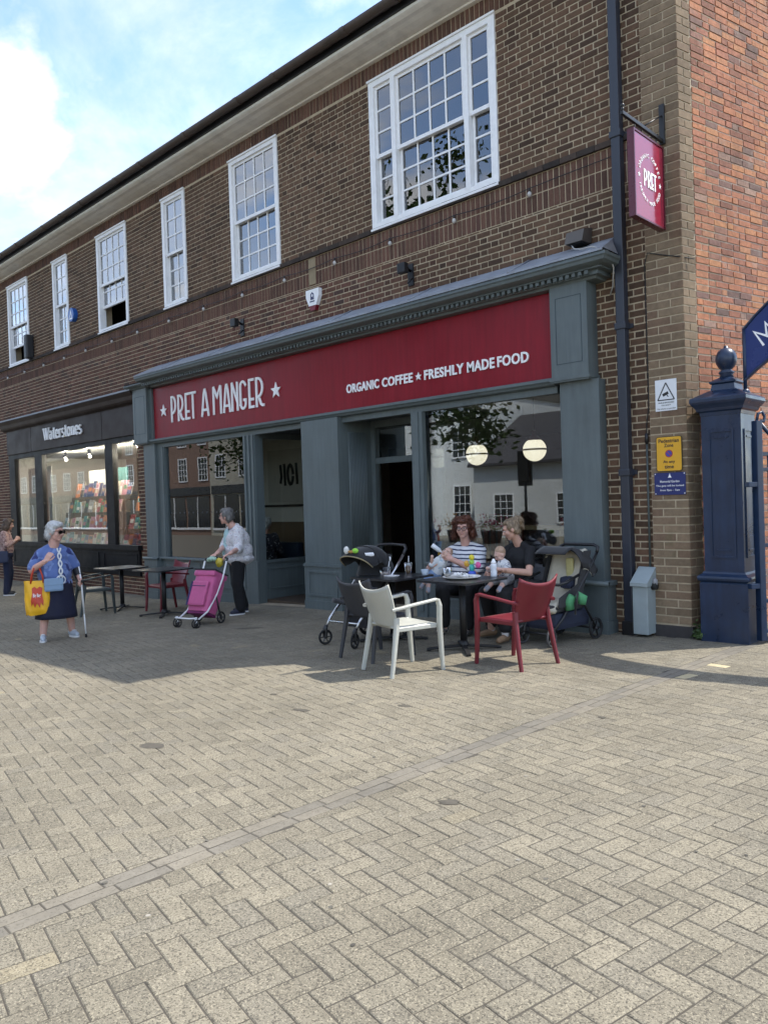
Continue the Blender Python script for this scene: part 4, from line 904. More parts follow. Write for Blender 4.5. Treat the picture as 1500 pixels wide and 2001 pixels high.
def cover(nm, c):
    k = 'cover_'+nm.replace(' ', '_')
    if k in MATS: return MATS[k]
    m = mat(k, c, 0.35, 0.35, 11); return m
for win, x0, x1 in (('wide', -19.30, -16.40), ('narrow', -15.90, -15.0)):
    for k in range(4):
        x = x0 + rbk.uniform(0, .06); i = 0
        while x < x1-0.17:
            w = rbk.uniform(0.15, 0.22); h = rbk.uniform(0.24, 0.335) if k < 3 else rbk.uniform(0.26, 0.40); cn, cc_ = rbk.choice(BC)
            b_ = thing('book', f'{cn} book, {ORD[i]} from the left on the {SHN[k]} step of the {win} window', 'book', (x+w/2, 0.14+0.17*k, 0.7455+0.385*k), 0, 'books on the display stands')
            tl = Matrix.Rotation(R(-14), 4, 'X') @ Rz(rbk.uniform(-.12, .12))
            mb = MB(); mb.box(-w/2, w/2, 0, 0.003, 0.0, h, M=tl); mb.box(-w/2, w/2, 0.022, 0.025, 0.0, h, M=tl); mb.box(-w/2-0.002, -w/2+0.001, 0.0, 0.025, 0.0, h, M=tl); mb.obj('cover', cover(cn, cc_), b_)
            mb = MB(); mb.box(-w/2+0.003, w/2-0.004, 0.0035, 0.0215, 0.003, h-0.004, M=tl); mb.obj('pages', PAPER, b_)
            c2 = rbk.choice([c for c in BC if c[0] != cn]); mb = MB(); q = rbk.choice((0.25, 0.4, 0.6)); mb.box(-w*0.36, w*0.36, -0.0022, -0.0008, h*q, h*(q+0.28), M=tl); mb.obj('cover_print', cover(*c2), b_)
            x += w + rbk.uniform(0.008, 0.035); i += 1
tw = thing('cardboard_tower', 'tall pink cardboard skyscraper cut-out in the narrow bookshop window', 'display', (-15.72, 0.84, 0.74))
TWM = mat('tower_pink', (0.42, 0.24, 0.27), 0.7, 0.35, 7)
mb = MB(); mb.box(-0.16, 0.16, -0.06, 0.06, 0, 1.0); mb.box(-0.12, 0.12, -0.05, 0.05, 1.0, 1.40); mb.box(-0.08, 0.08, -0.04, 0.04, 1.40, 1.58); mb.obj('body', TWM, tw)
mb = MB(); mb.box(-0.03, 0.03, -0.02, 0.02, 1.58, 1.74); mb.obj('spire', mat('tower_dark', (0.08, 0.06, 0.09), 0.7, 0.2), tw)
for zz in (0.2, 0.45, 0.7, 1.1, 1.3): mb = MB(); mb.box(-0.10, 0.10, -0.064, -0.0605, zz, zz+0.06); mb.obj('printed_window', MATS['tower_dark'], tw)

# lit track spotlights over the book display
for k, x in enumerate((-18.9, -17.6, -16.6, -15.3)):
    sl = thing('spotlight', ['leftmost lit ceiling spotlight over the bookshop display', 'second lit ceiling spotlight from the left over the bookshop display', 'third lit ceiling spotlight from the left over the bookshop display', 'lit ceiling spotlight over the narrow bookshop window'][k], 'lamp', (x, 0.28, 3.05), 0, 'bookshop spotlights')
    mb = MB(); mb.tube([(0, 0, 0), (0, 0, -0.06)], 0.012, 8); mb.lathe([(0.045, -0.16), (0.045, -0.06), (0.0, -0.055)], 16, caps=False); mb.obj('housing', BKF, sl)
    mb = MB(); mb.ell((0, 0, -0.15), (0.032, 0.032, 0.018), 12, 6); mb.obj('bulb', mat('spot_bulb', (0.9, 0.85, 0.7), 0.3, 0.0, emit=((1.0, 0.86, 0.66), 8.0)), sl)
    ld = bpy.data.lights.new('spotlight_beam', 'POINT'); ld.energy = 34; ld.color = (1.0, 0.88, 0.70); ld.shadow_soft_size = 0.04
    lo = bpy.data.objects.new('spotlight_beam', ld); col.objects.link(lo); lo.parent = sl; lo.location = (0, 0, -0.22)
# ------------------------------------------------------------------ wall fixtures and signs
NVYP = mat('downpipe_paint', (0.030, 0.036, 0.052), 0.4, 0.15, 5, dirt=0.1)
dp = thing('downpipe', 'dark navy square downpipe running down beside the shopfront', 'drainpipe', (-3.955, 0, 0))
mb = MB(); mb.bbox(-0.052, 0.052, -0.115, -0.015, 0.10, 7.9, b=0.012); mb.obj('pipe', NVYP, dp)
for zz in (1.75, 3.35, 5.43, 7.1): mb = MB(); mb.bbox(-0.066, 0.066, -0.128, 0.0, zz, zz+0.075, b=0.01); mb.box(-0.10, 0.10, -0.02, 0.0, zz+0.015, zz+0.06); mb.obj('bracket', NVYP, dp)
mb = MB(); mb.bbox(-0.07, 0.07, -0.14, 0.0, 0.0, 0.16, b=0.015); mb.obj('shoe', BLKM, dp)
GRC = mat('cabinet_grey', (0.36, 0.42, 0.43), 0.5, 0.10, 5, 0.0008, 40, dirt=0.22)
cb = thing('service_cabinet', 'small grey metal utility cabinet with sloping lid beside the downpipe', 'cabinet', (-3.765, 0, 0))
mb = MB(); mb.bbox(-0.085, 0.085, -0.22, 0.0, 0.045, 0.56, b=0.008); mb.obj('body', GRC, cb)
mb = MB(); mb.prism([(-0.245, 0.562), (0.0, 0.562), (0.0, 0.755), (-0.03, 0.755), (-0.245, 0.60)], -0.098, 0.098, 'x'); mb.obj('lid', GRC, cb)
mb = MB(); mb.lathe([(0.0, 0), (0.042, 0.0), (0.042, 0.05), (0.0, 0.052)], 16, M=T(0.087, -0.10, 0.56) @ Matrix.Rotation(R(90), 4, 'Y')); mb.obj('cable_gland', mat('black_rubber', (0.02, 0.02, 0.02), 0.8, 0.1), cb)
mb = MB(); mb.ell((0.115, -0.10, 0.60), (0.032, 0.032, 0.045)); mb.obj('plug', mat('grey_plastic', (0.30, 0.30, 0.31), 0.5, 0.1), cb)
cd = thing('conduit', 'thin grey cable conduit running down the pier to the cabinet', 'conduit')
mb = MB(); mb.tube([(-3.735, -0.018, 0.66), (-3.735, -0.018, 2.13)], 0.012, 8); mb.obj('pipe', mat('conduit_green', (0.07, 0.085, 0.08), 0.5, 0.1), cd)
mb = MB(); mb.tube([(-3.735, -0.02, 2.12), (-3.73, -0.02, 2.3), (-3.70, -0.02, 2.5), (-3.695, -0.035, 2.75), (-3.695, -0.04, 4.0), (-3.66, -0.045, 4.12), (-3.50, -0.04, 4.06), (-3.32, -0.04, 4.0), (-3.22, 0.1, 3.98)], 0.006, 6); mb.obj('cable', MATS['black_rubber'], cd)
mb = MB(); mb.tube([(-3.735, -0.018, 2.09), (-3.735, -0.018, 2.2)], 0.019, 8); mb.obj('connector', BLKM, cd)
# flat signs on the pier
SY = PY-0.004
def plate(x0, x1, z0, z1, y, th, m, parent, r=0.0, name='plate'):
    mb = MB()
    if r > 0:
        pl = []
        for (cx, cz, a0) in ((x1-r, z1-r, 0), (x0+r, z1-r, 90), (x0+r, z0+r, 180), (x1-r, z0+r, 270)): pl += [(cx+r*math.cos(R(a0+15*i)), cz+r*math.sin(R(a0+15*i))) for i in range(7)]
        mb.prism(pl, y-th, y, 'y')
    else: mb.box(x0, x1, y-th, y, z0, z1)
    return mb.obj(name, m, parent)
INK = mat('sign_ink', (0.018, 0.018, 0.02), 0.5, 0.05)
s = thing('camera_warning_sign', 'white rectangular sign with a black triangle camera symbol on the tan pier', 'sign')
plate(-3.617, -3.385, 2.42, 2.75, SY, 0.004, mat('sign_plate_white', (0.74, 0.76, 0.78), 0.35, 0.04), s)
mb = MB(); A, B, Cc = (-3.59, 2.535), (-3.41, 2.535), (-3.50, 2.715); yy = SY-0.0055
strip(mb, [A, B], 0.011, yy, SY-0.0045); strip(mb, [B, Cc], 0.011, yy-0.0004, SY-0.0045); strip(mb, [Cc, A], 0.011, yy-0.0008, SY-0.0045)
strip(mb, [(-3.535, 2.585), (-3.475, 2.61)], 0.03, yy, SY-0.0045); strip(mb, [(-3.50, 2.60), (-3.475, 2.565)], 0.008, yy-0.0004, SY-0.0045); mb.obj('camera_symbol', INK, s)
for tx, a, b, z0, z1 in (('IMAGES ARE BEING RECORDED', -3.585, -3.415, 2.499, 2.513), ('FOR SAFETY', -3.55, -3.45, 2.472, 2.486), ('This scheme is controlled', -3.60, -3.40, 2.436, 2.450)): fit_text(tx, a, b, z0, z1, SY-0.005, s, INK, depth=0.001, name='print')
s = thing('parking_sign', 'yellow pedestrian zone sign with a small blue and red no-waiting roundel', 'sign')
plate(-3.612, -3.348, 1.785, 2.14, SY-0.012, 0.004, mat('sign_yellow', (0.72, 0.38, 0.02), 0.4, 0.05), s, 0.02)
plate(-3.620, -3.340, 1.777, 2.148, SY-0.002, 0.012, mat('sign_edge', (0.10, 0.07, 0.02), 0.5, 0.1), s, 0.024, 'backing')
for tx, a, b, z0, z1 in (('Pedestrian', -3.59, -3.37, 2.082, 2.122), ('Zone', -3.53, -3.43, 2.034, 2.072), ('At any', -3.545, -3.415, 1.857, 1.897), ('time', -3.53, -3.43, 1.808, 1.846)): fit_text(tx, a, b, z0, z1, SY-0.0172, s, INK, bold=0.02, depth=0.001, name='print')
def disc(cx, cz, r, y, m, parent, nm): mb = MB(); mb.prism([(cx+r*math.cos(R(15*i)), cz+r*math.sin(R(15*i))) for i in range(24)], y-0.001, y, 'y'); mb.obj(nm, m, parent)
disc(-3.48, 1.965, 0.041, SY-0.0163, mat('sign_red', (0.45, 0.04, 0.05), 0.4, 0.05), s, 'roundel_rim'); disc(-3.48, 1.965, 0.031, SY-0.0176, mat('sign_blue', (0.05, 0.08, 0.42), 0.4, 0.05), s, 'roundel')
mb = MB(); strip(mb, [(-3.503, 1.988), (-3.457, 1.942)], 0.008, SY-0.0192, SY-0.0188); mb.obj('roundel_bar', MATS['sign_red'], s)
s = thing('garden_hours_sign', 'navy blue sign with white crest giving garden gate hours, below the yellow sign', 'sign')
plate(-3.652, -3.315, 1.53, 1.765, SY, 0.004, mat('sign_navy', (0.018, 0.03, 0.16), 0.35, 0.06), s)
mb = MB(); yy = SY-0.0048; mb.prism([(-3.505, 1.712), (-3.462, 1.712), (-3.47, 1.722), (-3.476, 1.735), (-3.4835, 1.757), (-3.491, 1.735), (-3.497, 1.722)], yy, yy+0.0006, 'y'); mb.obj('crest', LET, s)
for tx, a, b, z0, z1 in (('Memorial Garden', -3.59, -3.38, 1.66, 1.685), ('The gate will be locked', -3.635, -3.335, 1.612, 1.637), ('from 9pm - 7am', -3.59, -3.38, 1.565, 1.59)): fit_text(tx, a, b, z0, z1, SY-0.0055, s, LET, bold=0.006, depth=0.001, name='print')
for (x, z_) in ((-3.64, 1.752), (-3.327, 1.752), (-3.64, 1.543), (-3.327, 1.543)): disc(x, z_, 0.006, SY-0.0045, LET, s, 'screw')
# hanging sign, board stands square to the wall
HX = -3.46; hs = thing('hanging_sign', 'maroon hanging sign with a white ring of lettering on a black iron bracket', 'sign', (HX, 0, 0))
MSG = mat('sign_maroon', (0.27, 0.014, 0.04), 0.16, 0.05, 3, coat=0.3)
mb = MB(); mb.bbox(-0.028, 0.028, -0.76, -0.12, 4.30, 5.12, b=0.004); mb.obj('board', MSG, hs)
mb = MB()
for (ya, yb, za, zb) in ((-0.778, -0.102, 5.12, 5.138), (-0.778, -0.102, 4.282, 4.30), (-0.778, -0.76, 4.30, 5.12), (-0.12, -0.102, 4.30, 5.12)): mb.box(-0.036, 0.036, ya, yb, za, zb)
mb.obj('edge_frame', mat('sign_dark_maroon', (0.11, 0.008, 0.02), 0.3, 0.05), hs)
mb = MB(); mb.bbox(-0.03, 0.03, -0.03+PY, PY, 5.20, 5.62, b=0.01); mb.bbox(-0.016, 0.016, -0.95, PY, 5.215, 5.25, b=0.004); mb.tube([(0, PY-0.02, 5.50), (0, -0.45, 5.27)], 0.008, 6); mb.tube([(0, -0.93, 5.25), (0, -0.93, 5.29)], 0.014, 8); mb.ell((0, -0.93, 5.305), 0.02)
for y in (-0.68, -0.2): mb.tube([(0, y, 5.138), (0, y, 5.215)], 0.006, 6)
mb.obj('bracket', BLKM, hs)
MR = T(0.030, -0.44, 4.71) @ Rz(R(90))        # face on +x : text x -> +y
mr_ = MB()
def on_sign(me, M): me.transform(MR @ M)
letters = []
def ring(s_, r, a0, a1, size, flip=False):
    n = len(s_)
    for i, chx in enumerate(s_):
        if chx == ' ': continue
        a = R(a0+(a1-a0)*i/max(1, n-1))
        if chx == '*':
            mbx = MB(); star(mbx, r*math.cos(a), r*math.sin(a), size*0.5, -0.002, 0); mbx.v = [tuple(MR @ Vector(v)) for v in mbx.v]; mbx.obj('star', LET, hs); continue
        me = text_mesh(chx, size, 0.0, 0.004); rot = a-math.pi/2 if not flip else a+math.pi/2
        me.transform(MR @ T(r*math.cos(a), 0, r*math.sin(a)) @ Matrix.Rotation(-rot, 4, 'Y') @ ST)
        me.materials.append(LET); link('letter', me, hs)
ring('ORGANIC COFFEE', 0.235, 158, 22, 0.058); ring('FRESHLY MADE FOOD', 0.235, 202, 338, 0.052, True); ring('*', 0.235, 180, 180, 0.06); ring('*', 0.235, 0, 0, 0.06)
for ch, a, b in (('P', -0.135, -0.065), ('R', -0.05, 0.02), ('E', 0.03, 0.082), ('T', 0.085, 0.15)):
    mb = MB()
    for k, st_ in enumerate(glyph(ch, a, b, -0.085, 0.085, 0.021)): strip(mb, st_, 0.021, -0.003-0.0008*k, 0.0, M=MR)
    mb.obj('letter', LET, hs)
# alarm boxes, flood-lamp brackets, lamp above the cornice
a = thing('alarm_box', 'white shield-shaped alarm box with a red lower end above the maroon fascia', 'alarm', (-9.06, 0, 4.72))
mb = MB(); mb.prism([(-0.15, 0.16), (0.15, 0.16), (0.15, 0.05), (0.085, -0.09), (-0.085, -0.09), (-0.15, 0.05)], -0.07, 0.0, 'y'); mb.obj('cover', WHT, a)
mb = MB(); mb.prism([(-0.084, -0.091), (0.084, -0.091), (0.05, -0.165), (-0.05, -0.165)], -0.068, 0.0, 'y'); mb.obj('lens', mat('red_lens', (0.22, 0.015, 0.03), 0.25, 0.1), a)
mb = MB(); strip(mb, [(-0.03, 0.0), (-0.03, 0.08), (0.0, 0.105), (0.03, 0.08), (0.03, 0.0)], 0.02, -0.0725, -0.0705); mb.box(-0.014, 0.014, -0.0725, -0.0705, 0.0, 0.045); mb.box(-0.055, 0.055, -0.0725, -0.0705, -0.035, -0.018); mb.obj('emblem', mat('emblem_navy', (0.02, 0.03, 0.12), 0.5, 0.05), a)
a = thing('blue_alarm_box', 'small blue alarm box on the brickwork by a narrow window', 'alarm', (-17.45, 0, 6.08))
mb = MB(); mb.prism([(0.15*math.cos(R(36*i)), 0.16*math.sin(R(36*i))) for i in range(10)], -0.10, 0.0, 'y'); mb.obj('cover', mat('alarm_blue', (0.02, 0.12, 0.45), 0.35, 0.08), a)
mb = MB(); strip(mb, [(-0.05, -0.06), (0.0, 0.09), (0.05, -0.06)], 0.03, -0.104, -0.1005); mb.box(-0.07, 0.07, -0.1045, -0.1005, -0.105, -0.07); mb.obj('emblem', LET, a)
for k, (x, z_, lab) in enumerate(((-7.06, 4.66, 'black iron lamp bracket on the brick wall, right of the white alarm box'), (-10.98, 4.64, 'black iron lamp bracket on the brick wall, left of the white alarm box'))):
    b_ = thing('lamp_bracket', lab, 'bracket', (x, 0, z_), 0, 'black iron lamp brackets')
    mb = MB(); mb.bbox(-0.05, 0.05, -0.02, 0.0, -0.15, 0.15, b=0.006); mb.obj('wall_plate', BLKM, b_)
    mb = MB(); mb.tube([(0, -0.02, 0.05), (0, -0.10, 0.10), (0, -0.16, 0.08)], 0.018, 8); mb.bbox(-0.07, 0.07, -0.22, -0.13, -0.01, 0.13, b=0.015); mb.obj('clamp', BLKM, b_)
    mb = MB(); mb.tube([(0.04, -0.03, -0.06), (0.06, -0.09, -0.10), (0.03, -0.12, -0.14)], 0.014, 6); mb.obj('hook', BLKM, b_)
l_ = thing('wall_lamp', 'small grey box-shaped security lamp above the cornice beside the downpipe', 'lamp', (-4.42, 0, 4.47))
mb = MB(); mb.add([(-0.11, -0.02, 0.10), (0.11, -0.02, 0.10), (0.11, -0.20, 0.05), (-0.11, -0.20, 0.05), (-0.10, -0.02, -0.08), (0.10, -0.02, -0.08), (0.11, -0.25, -0.09), (-0.11, -0.25, -0.09)], [(0, 3, 2, 1), (3, 7, 6, 2), (4, 5, 6, 7), (0, 4, 7, 3), (1, 2, 6, 5), (0, 1, 5, 4)]); mb.obj('housing', mat('lamp_taupe', (0.12, 0.105, 0.09), 0.5, 0.1), l_)
mb = MB(); mb.box(-0.09, 0.09, -0.23, -0.03, -0.098, -0.092); mb.obj('lens', BLKM, l_)
mb = MB(); mb.tube([(-0.05, -0.2, -0.10), (0.05, -0.32, -0.19), (0.18, -0.40, -0.24), (0.32, -0.42, -0.25), (0.44, -0.30, -0.30), (0.43, -0.16, -0.45), (0.36, -0.05, -0.62), (0.31, -0.02, -0.70)], 0.008, 6); mb.obj('cable', mat('white_cable', (0.55, 0.55, 0.53), 0.5, 0.1), l_)
mb = MB(); mb.bbox(-0.09, 0.09, -0.20, 0.0, -0.30, 0.30, b=0.04); mb.obj('wall_speaker', mat('speaker_grey', (0.035, 0.037, 0.042), 0.5, 0.1), None, loc=(-19.90, 0, 5.74), label='dark grey weatherproof box fixed beside the leftmost window', cat='speaker')
# string of festoon bulbs along the soldier course
fs_ = thing('festoon_lights', 'thin black cable with small clear bulbs strung along the brick band', 'string lights')
bx = [-22.65, -21.5, -20.36, -19.18, -18.01, -16.88, -15.63, -14.53, -13.3, -12.1, -10.9, -9.75, -8.55, -7.4, -6.25, -5.1]
pts = []
for i, x in enumerate(bx):
    pts.append((x, -0.04, 5.245))
    if i < len(bx)-1: pts += [(x+(bx[i+1]-x)*q, -0.04, 5.245-0.03*math.sin(math.pi*q)) for q in (0.25, 0.5, 0.75)]
pts += [(-4.6, -0.04, 5.26), (-4.1, -0.04, 5.27), (-3.75, -0.04, 5.29), (-3.5, -0.06, 5.32)]
mb = MB(); mb.tube(pts, 0.006, 5); mb.obj('cable', BLKM, fs_)
BUL = mat('bulb_glass', (0.55, 0.53, 0.5), 0.12, 0.1, spec=0.8)
for x in bx:
    mb = MB(); mb.tube([(x, -0.045, 5.245), (x, -0.045, 5.205)], 0.014, 8); h_ = mb.obj('bulb_holder', BLKM, fs_)
    mb = MB(); mb.ell((x, -0.045, 5.172), (0.028, 0.028, 0.036), 10, 7); mb.obj('bulb', BUL, fs_)
# ------------------------------------------------------------------ garden gate
GBL = mat('gate_blue', (0.014, 0.033, 0.080), 0.32, 0.22, 4, 0.0012, 30, dirt=0.25, streak=0.2)
PXc, PYc = -2.935, 0.13
gp = thing('gate_pillar', 'dark blue cast iron gate pillar with ball finial', 'pillar', (PXc, PYc, gz(PXc)-0.01))
def sq(mb, prof):
    """square-section moulding from (half width, z) profile"""
    vs = []
    for h, z_ in prof: vs += [(-h, -h, z_), (h, -h, z_), (h, h, z_), (-h, h, z_)]
    fs = [(i*4+j, i*4+(j+1) % 4, (i+1)*4+(j+1) % 4, (i+1)*4+j) for i in range(len(prof)-1) for j in range(4)]+[(3, 2, 1, 0), tuple(len(prof)*4-4+j for j in range(4))]
    mb.add(vs, fs)
mb = MB(); sq(mb, [(0.235, 0), (0.235, 0.60), (0.225, 0.615), (0.25, 0.635), (0.255, 0.655), (0.25, 0.675), (0.215, 0.70), (0.205, 0.72)]); mb.obj('base', GBL, gp)
mb = MB(); sq(mb, [(0.195, 0.715), (0.195, 2.33)]); 
for sx in (0, 1, 2, 3):
    M_ = Rz(R(90*sx))
    for (a, b, c, e) in ((-0.125, 0.125, 2.13, 2.15), (-0.125, 0.125, 0.86, 0.88), (-0.125, -0.105, 0.88, 2.13), (0.105, 0.125, 0.88, 2.13), (-0.07, 0.07, 2.07, 2.085), (-0.07, 0.07, 0.93, 0.945)): mb.box(a, b, -0.207, -0.194, c, e, M=M_)
mb.obj('shaft', GBL, gp)
mb = MB(); sq(mb, [(0.20, 2.30), (0.205, 2.335), (0.225, 2.35), (0.235, 2.375), (0.252, 2.40), (0.268, 2.42), (0.278, 2.44), (0.278, 2.47), (0.268, 2.485), (0.255, 2.49), (0.13, 2.56), (0.12, 2.56), (0.11, 2.62), (0.13, 2.635), (0.13, 2.65), (0.06, 2.69)]); mb.obj('cap', GBL, gp)
mb = MB(); mb.lathe([(0.075, 2.68), (0.06, 2.72), (0.075, 2.735), (0.075, 2.75), (0.05, 2.765), (0.055, 2.775), (0.078, 2.80), (0.098, 2.84), (0.104, 2.88), (0.098, 2.92), (0.078, 2.96), (0.047, 2.985), (0.022, 2.995), (0.022, 3.012), (0.0, 3.02)], 24); mb.obj('ball_finial', GBL, gp)
ga = thing('garden_gate', 'blue iron garden gate of upright bars hung on the pillar', 'gate', (-2.62, 0.02, gz(-2.6)), R(62))
mb = MB(); mb.bbox(-0.035, 0.035, -0.035, 0.035, 0.03, 2.20, b=0.006); mb.tube([(0.0, 0, 2.20), (0.02, 0, 2.27), (0.07, 0, 2.29), (0.10, 0, 2.24), (0.085, 0, 2.19), (0.05, 0, 2.20)], 0.014, 8); mb.obj('hinge_stile', GBL, ga)
for zz in (0.12, 0.42, 0.97, 1.72, 1.87): mb = MB(); mb.bbox(0.035, 1.55, -0.02, 0.02, zz-0.018, zz+0.018, b=0.004); mb.obj('rail', GBL, ga)
mb = MB(); mb.tube([(0.04, 0, 2.18), (0.2, 0, 2.02), (0.5, 0, 1.93), (1.0, 0, 1.95), (1.5, 0, 2.05)], 0.018, 8); mb.obj('top_rail', GBL, ga)
for k in range(14): mb = MB(); x = 0.13+0.105*k; mb.tube([(x, 0, 0.13), (x, 0, 1.93 if k % 2 else 1.86)], 0.011, 8); mb.ell((x, 0, 0.70), (0.022, 0.022, 0.03), 10, 6); mb.obj('bar', GBL, ga)
mb = MB(); mb.bbox(1.50, 1.56, -0.03, 0.03, 0.03, 2.10, b=0.006); mb.obj('meeting_stile', GBL, ga)
for zz in (0.55, 1.55): mb = MB(); mb.bbox(-0.14, -0.03, -0.03, 0.03, zz, zz+0.05, b=0.005); mb.obj('hinge', GBL, ga)
# overthrow arch with the garden name
ar = thing('arch_sign', 'blue curved overthrow sign starting with a white letter M above the gate', 'sign', (-2.75, 0.12, 0))
AS = mat('arch_blue', (0.008, 0.028, 0.16), 0.22, 0.06, 3)
AX1 = 3.05
def ztop(x): return 3.165 + 0.80*math.sin(math.pi*x/AX1)**0.9 if 0 < x < AX1 else 3.165
def zbot(x): return 2.66 + 0.66*math.sin(math.pi*x/AX1)**0.9 if 0 < x < AX1 else 2.66
nn = 28; X = [AX1*i/nn for i in range(nn+1)]
mb = MB(); mb.add([(x, y, f(x)) for y in (-0.008, 0.008) for f in (zbot, ztop) for x in X], [(i, i+1, nn+2+i, nn+1+i) for i in range(nn)]+[(2*(nn+1)+i+1, 2*(nn+1)+i, 3*(nn+1)+i, 3*(nn+1)+i+1) for i in range(nn)]); mb.obj('panel', AS, ar)
mb = MB(); mb.rect([(x, 0, ztop(x)+0.004) for x in X], 0.05, 0.022); mb.rect([(x, 0, zbot(x)-0.004) for x in X], 0.05, 0.022); mb.obj('rim', GBL, ar)
for xx in (0.0, AX1): mb = MB(); mb.tube([(xx, 0, 2.52), (xx, 0, ztop(xx)+0.01)], 0.019, 10); mb.ell((xx, 0, 2.53), 0.045, 12, 8); mb.obj('stanchion', GBL, ar)
txt = 'MEMORIAL GARDENS'; M0 = 0.20
for i, chx in enumerate(txt):
    if chx == ' ': continue
    x = M0+ (AX1-2*M0)*i/(len(txt)-1); zm_ = (ztop(x)+zbot(x))/2; sl = math.atan2(ztop(x+0.02)-ztop(x-0.02), 0.04)*0.85
    if chx == 'M':
        mbx = MB(); w_ = 0.075
        strip(mbx, [(-w_, -0.085), (-w_*0.86, 0.085), (0, -0.03), (w_*0.86, 0.085), (w_, -0.085)], 0.022, -0.012, -0.0085); Mx = T(x, 0, zm_) @ Matrix.Rotation(-sl, 4, 'Y')
        mbx.v = [tuple(Mx @ Vector(v)) for v in mbx.v]; mbx.obj('letter', LET, ar); continue
    me = text_mesh(chx, 0.20, 0.0, 0.004); me.transform(T(x, -0.010, zm_) @ Matrix.Rotation(-sl, 4, 'Y') @ ST); me.materials.append(LET); link('letter', me, ar)
g2 = copy_tree(gp); g2.location.x = -2.735+AX1+0.245; g2['label'] = 'matching blue gate pillar on the far side of the garden gate'; g2.location.z = gz(0.5)-0.01
# ------------------------------------------------------------------ across the street, seen mirrored in the glass
WRD = mat('white_render', (0.62, 0.63, 0.62), 0.85, 0.06, 2, 0.002); ORB = mat('orange_brick', (0.30, 0.195, 0.145), 0.9, 0.2, 6, 0.003); SLATE = mat('slate_roof', (0.07, 0.065, 0.07), 0.8, 0.2, 3)
CRB = mat('cream_render', (0.55, 0.52, 0.42), 0.85, 0.08, 2); SFD = mat('shop_dark', (0.03, 0.032, 0.036), 0.3, 0.2); WGL = mat('far_glass', (0.03, 0.035, 0.04), 0.08, 0.1)
def house(name, lab, x0, x1, y, h, m, rows, shop=True, roofm=None, wmat=None):
    o = thing(name, lab, 'building', (x0, y, gz(-20)-0.3)); W_ = x1-x0
    mb = MB(); mb.box(0, W_, -8, 0, 0, h); mb.obj('wall', m, o)
    mb = MB(); mb.prism([(-8.3, h), (0.35, h), (0.35, h+0.12), (-4, h+2.6), (-8.3, h+0.12)], -0.1, W_+0.1, 'x'); mb.obj('roof', roofm or SLATE, o)
    if shop:
        mb = MB(); mb.box(0.3, W_-0.3, 0.005, 0.12, 2.9, 3.45); mb.obj('fascia', CRB if m is WRD else SFD, o)
        n = max(1, int(W_/2.6))
        for i in range(n):
            a = 0.4+(W_-0.8)*i/n; b = 0.4+(W_-0.8)*(i+1)/n-0.25
            mb = MB(); mb.box(a, b, 0.005, 0.05, 0.7, 2.8); mb.obj('shop_window', WGL, o)
            mb = MB(); mb.box(a-0.06, b+0.06, 0.0, 0.09, 0.55, 0.7); mb.box((a+b)/2-0.03, (a+b)/2+0.03, 0.05, 0.09, 0.7, 2.8); mb.obj('shop_frame', WHT, o)
    for (zr, hh) in rows:
        n = max(1, int(W_/2.4))
        for i in range(n):
            c = W_*(i+0.5)/n; w_ = thing('window', None, None); w_.parent = o; del_label(w_)
            mb = MB(); mb.box(c-0.5, c+0.5, 0.006, 0.03, zr, zr+hh); mb.obj('pane', WGL, w_)
            mb = MB(); frame_prism(mb, c-0.56, c+0.56, zr-0.06, zr+hh+0.06, 0.07, 0.031, 0.06)
            for q in (1/3, 2/3): mb.box(c-0.5+q-0.015, c-0.5+q+0.015, 0.031, 0.05, zr, zr+hh)
            for q in (0.25, 0.5, 0.75): mb.box(c-0.5, c+0.5, 0.0315, 0.051, zr+hh*q-0.015, zr+hh*q+0.015)
            mb.obj('glazing', WHT, w_)
    return o
house('rendered_house', 'white rendered house with a dark roof mirrored in the large cafe window', -30.5, -21.6, -21.5, 7.0, WRD, ((1.0, 1.7), (4.1, 1.4)), shop=False)
house('white_cottage', 'low white cottage with a dark slate roof mirrored at the right of the large window', -21.4, -15.0, -20.2, 3.5, WRD, ((1.0, 1.2),), shop=False)
house('brick_house', 'orange brick house with white windows mirrored in the left cafe window', -56.0, -43.4, -21.0, 8.4, ORB, ((3.9, 1.5), (6.3, 1.4)))
house('cream_house', 'cream rendered house between the white and the brick houses across the street', -43.3, -30.6, -20.6, 9.0, CRB, ((4.0, 1.4), (6.5, 1.3)))
house('shop_house', 'low brick shop across the street, mirrored in the bookshop window', -70.0, -56.2, -21.0, 6.5, ORB, ((3.9, 1.4),))
house('tall_brick_house', 'tall brick house across the street with rows of white windows', -16.4, -7.0, -29.5, 9.5, ORB, ((4.1, 1.6), (6.8, 1.5)))
house('long_brick_terrace', 'long brick terrace at the far end across the street', -110.0, -70.2, -20.5, 7.0, ORB, ((3.9, 1.4),))
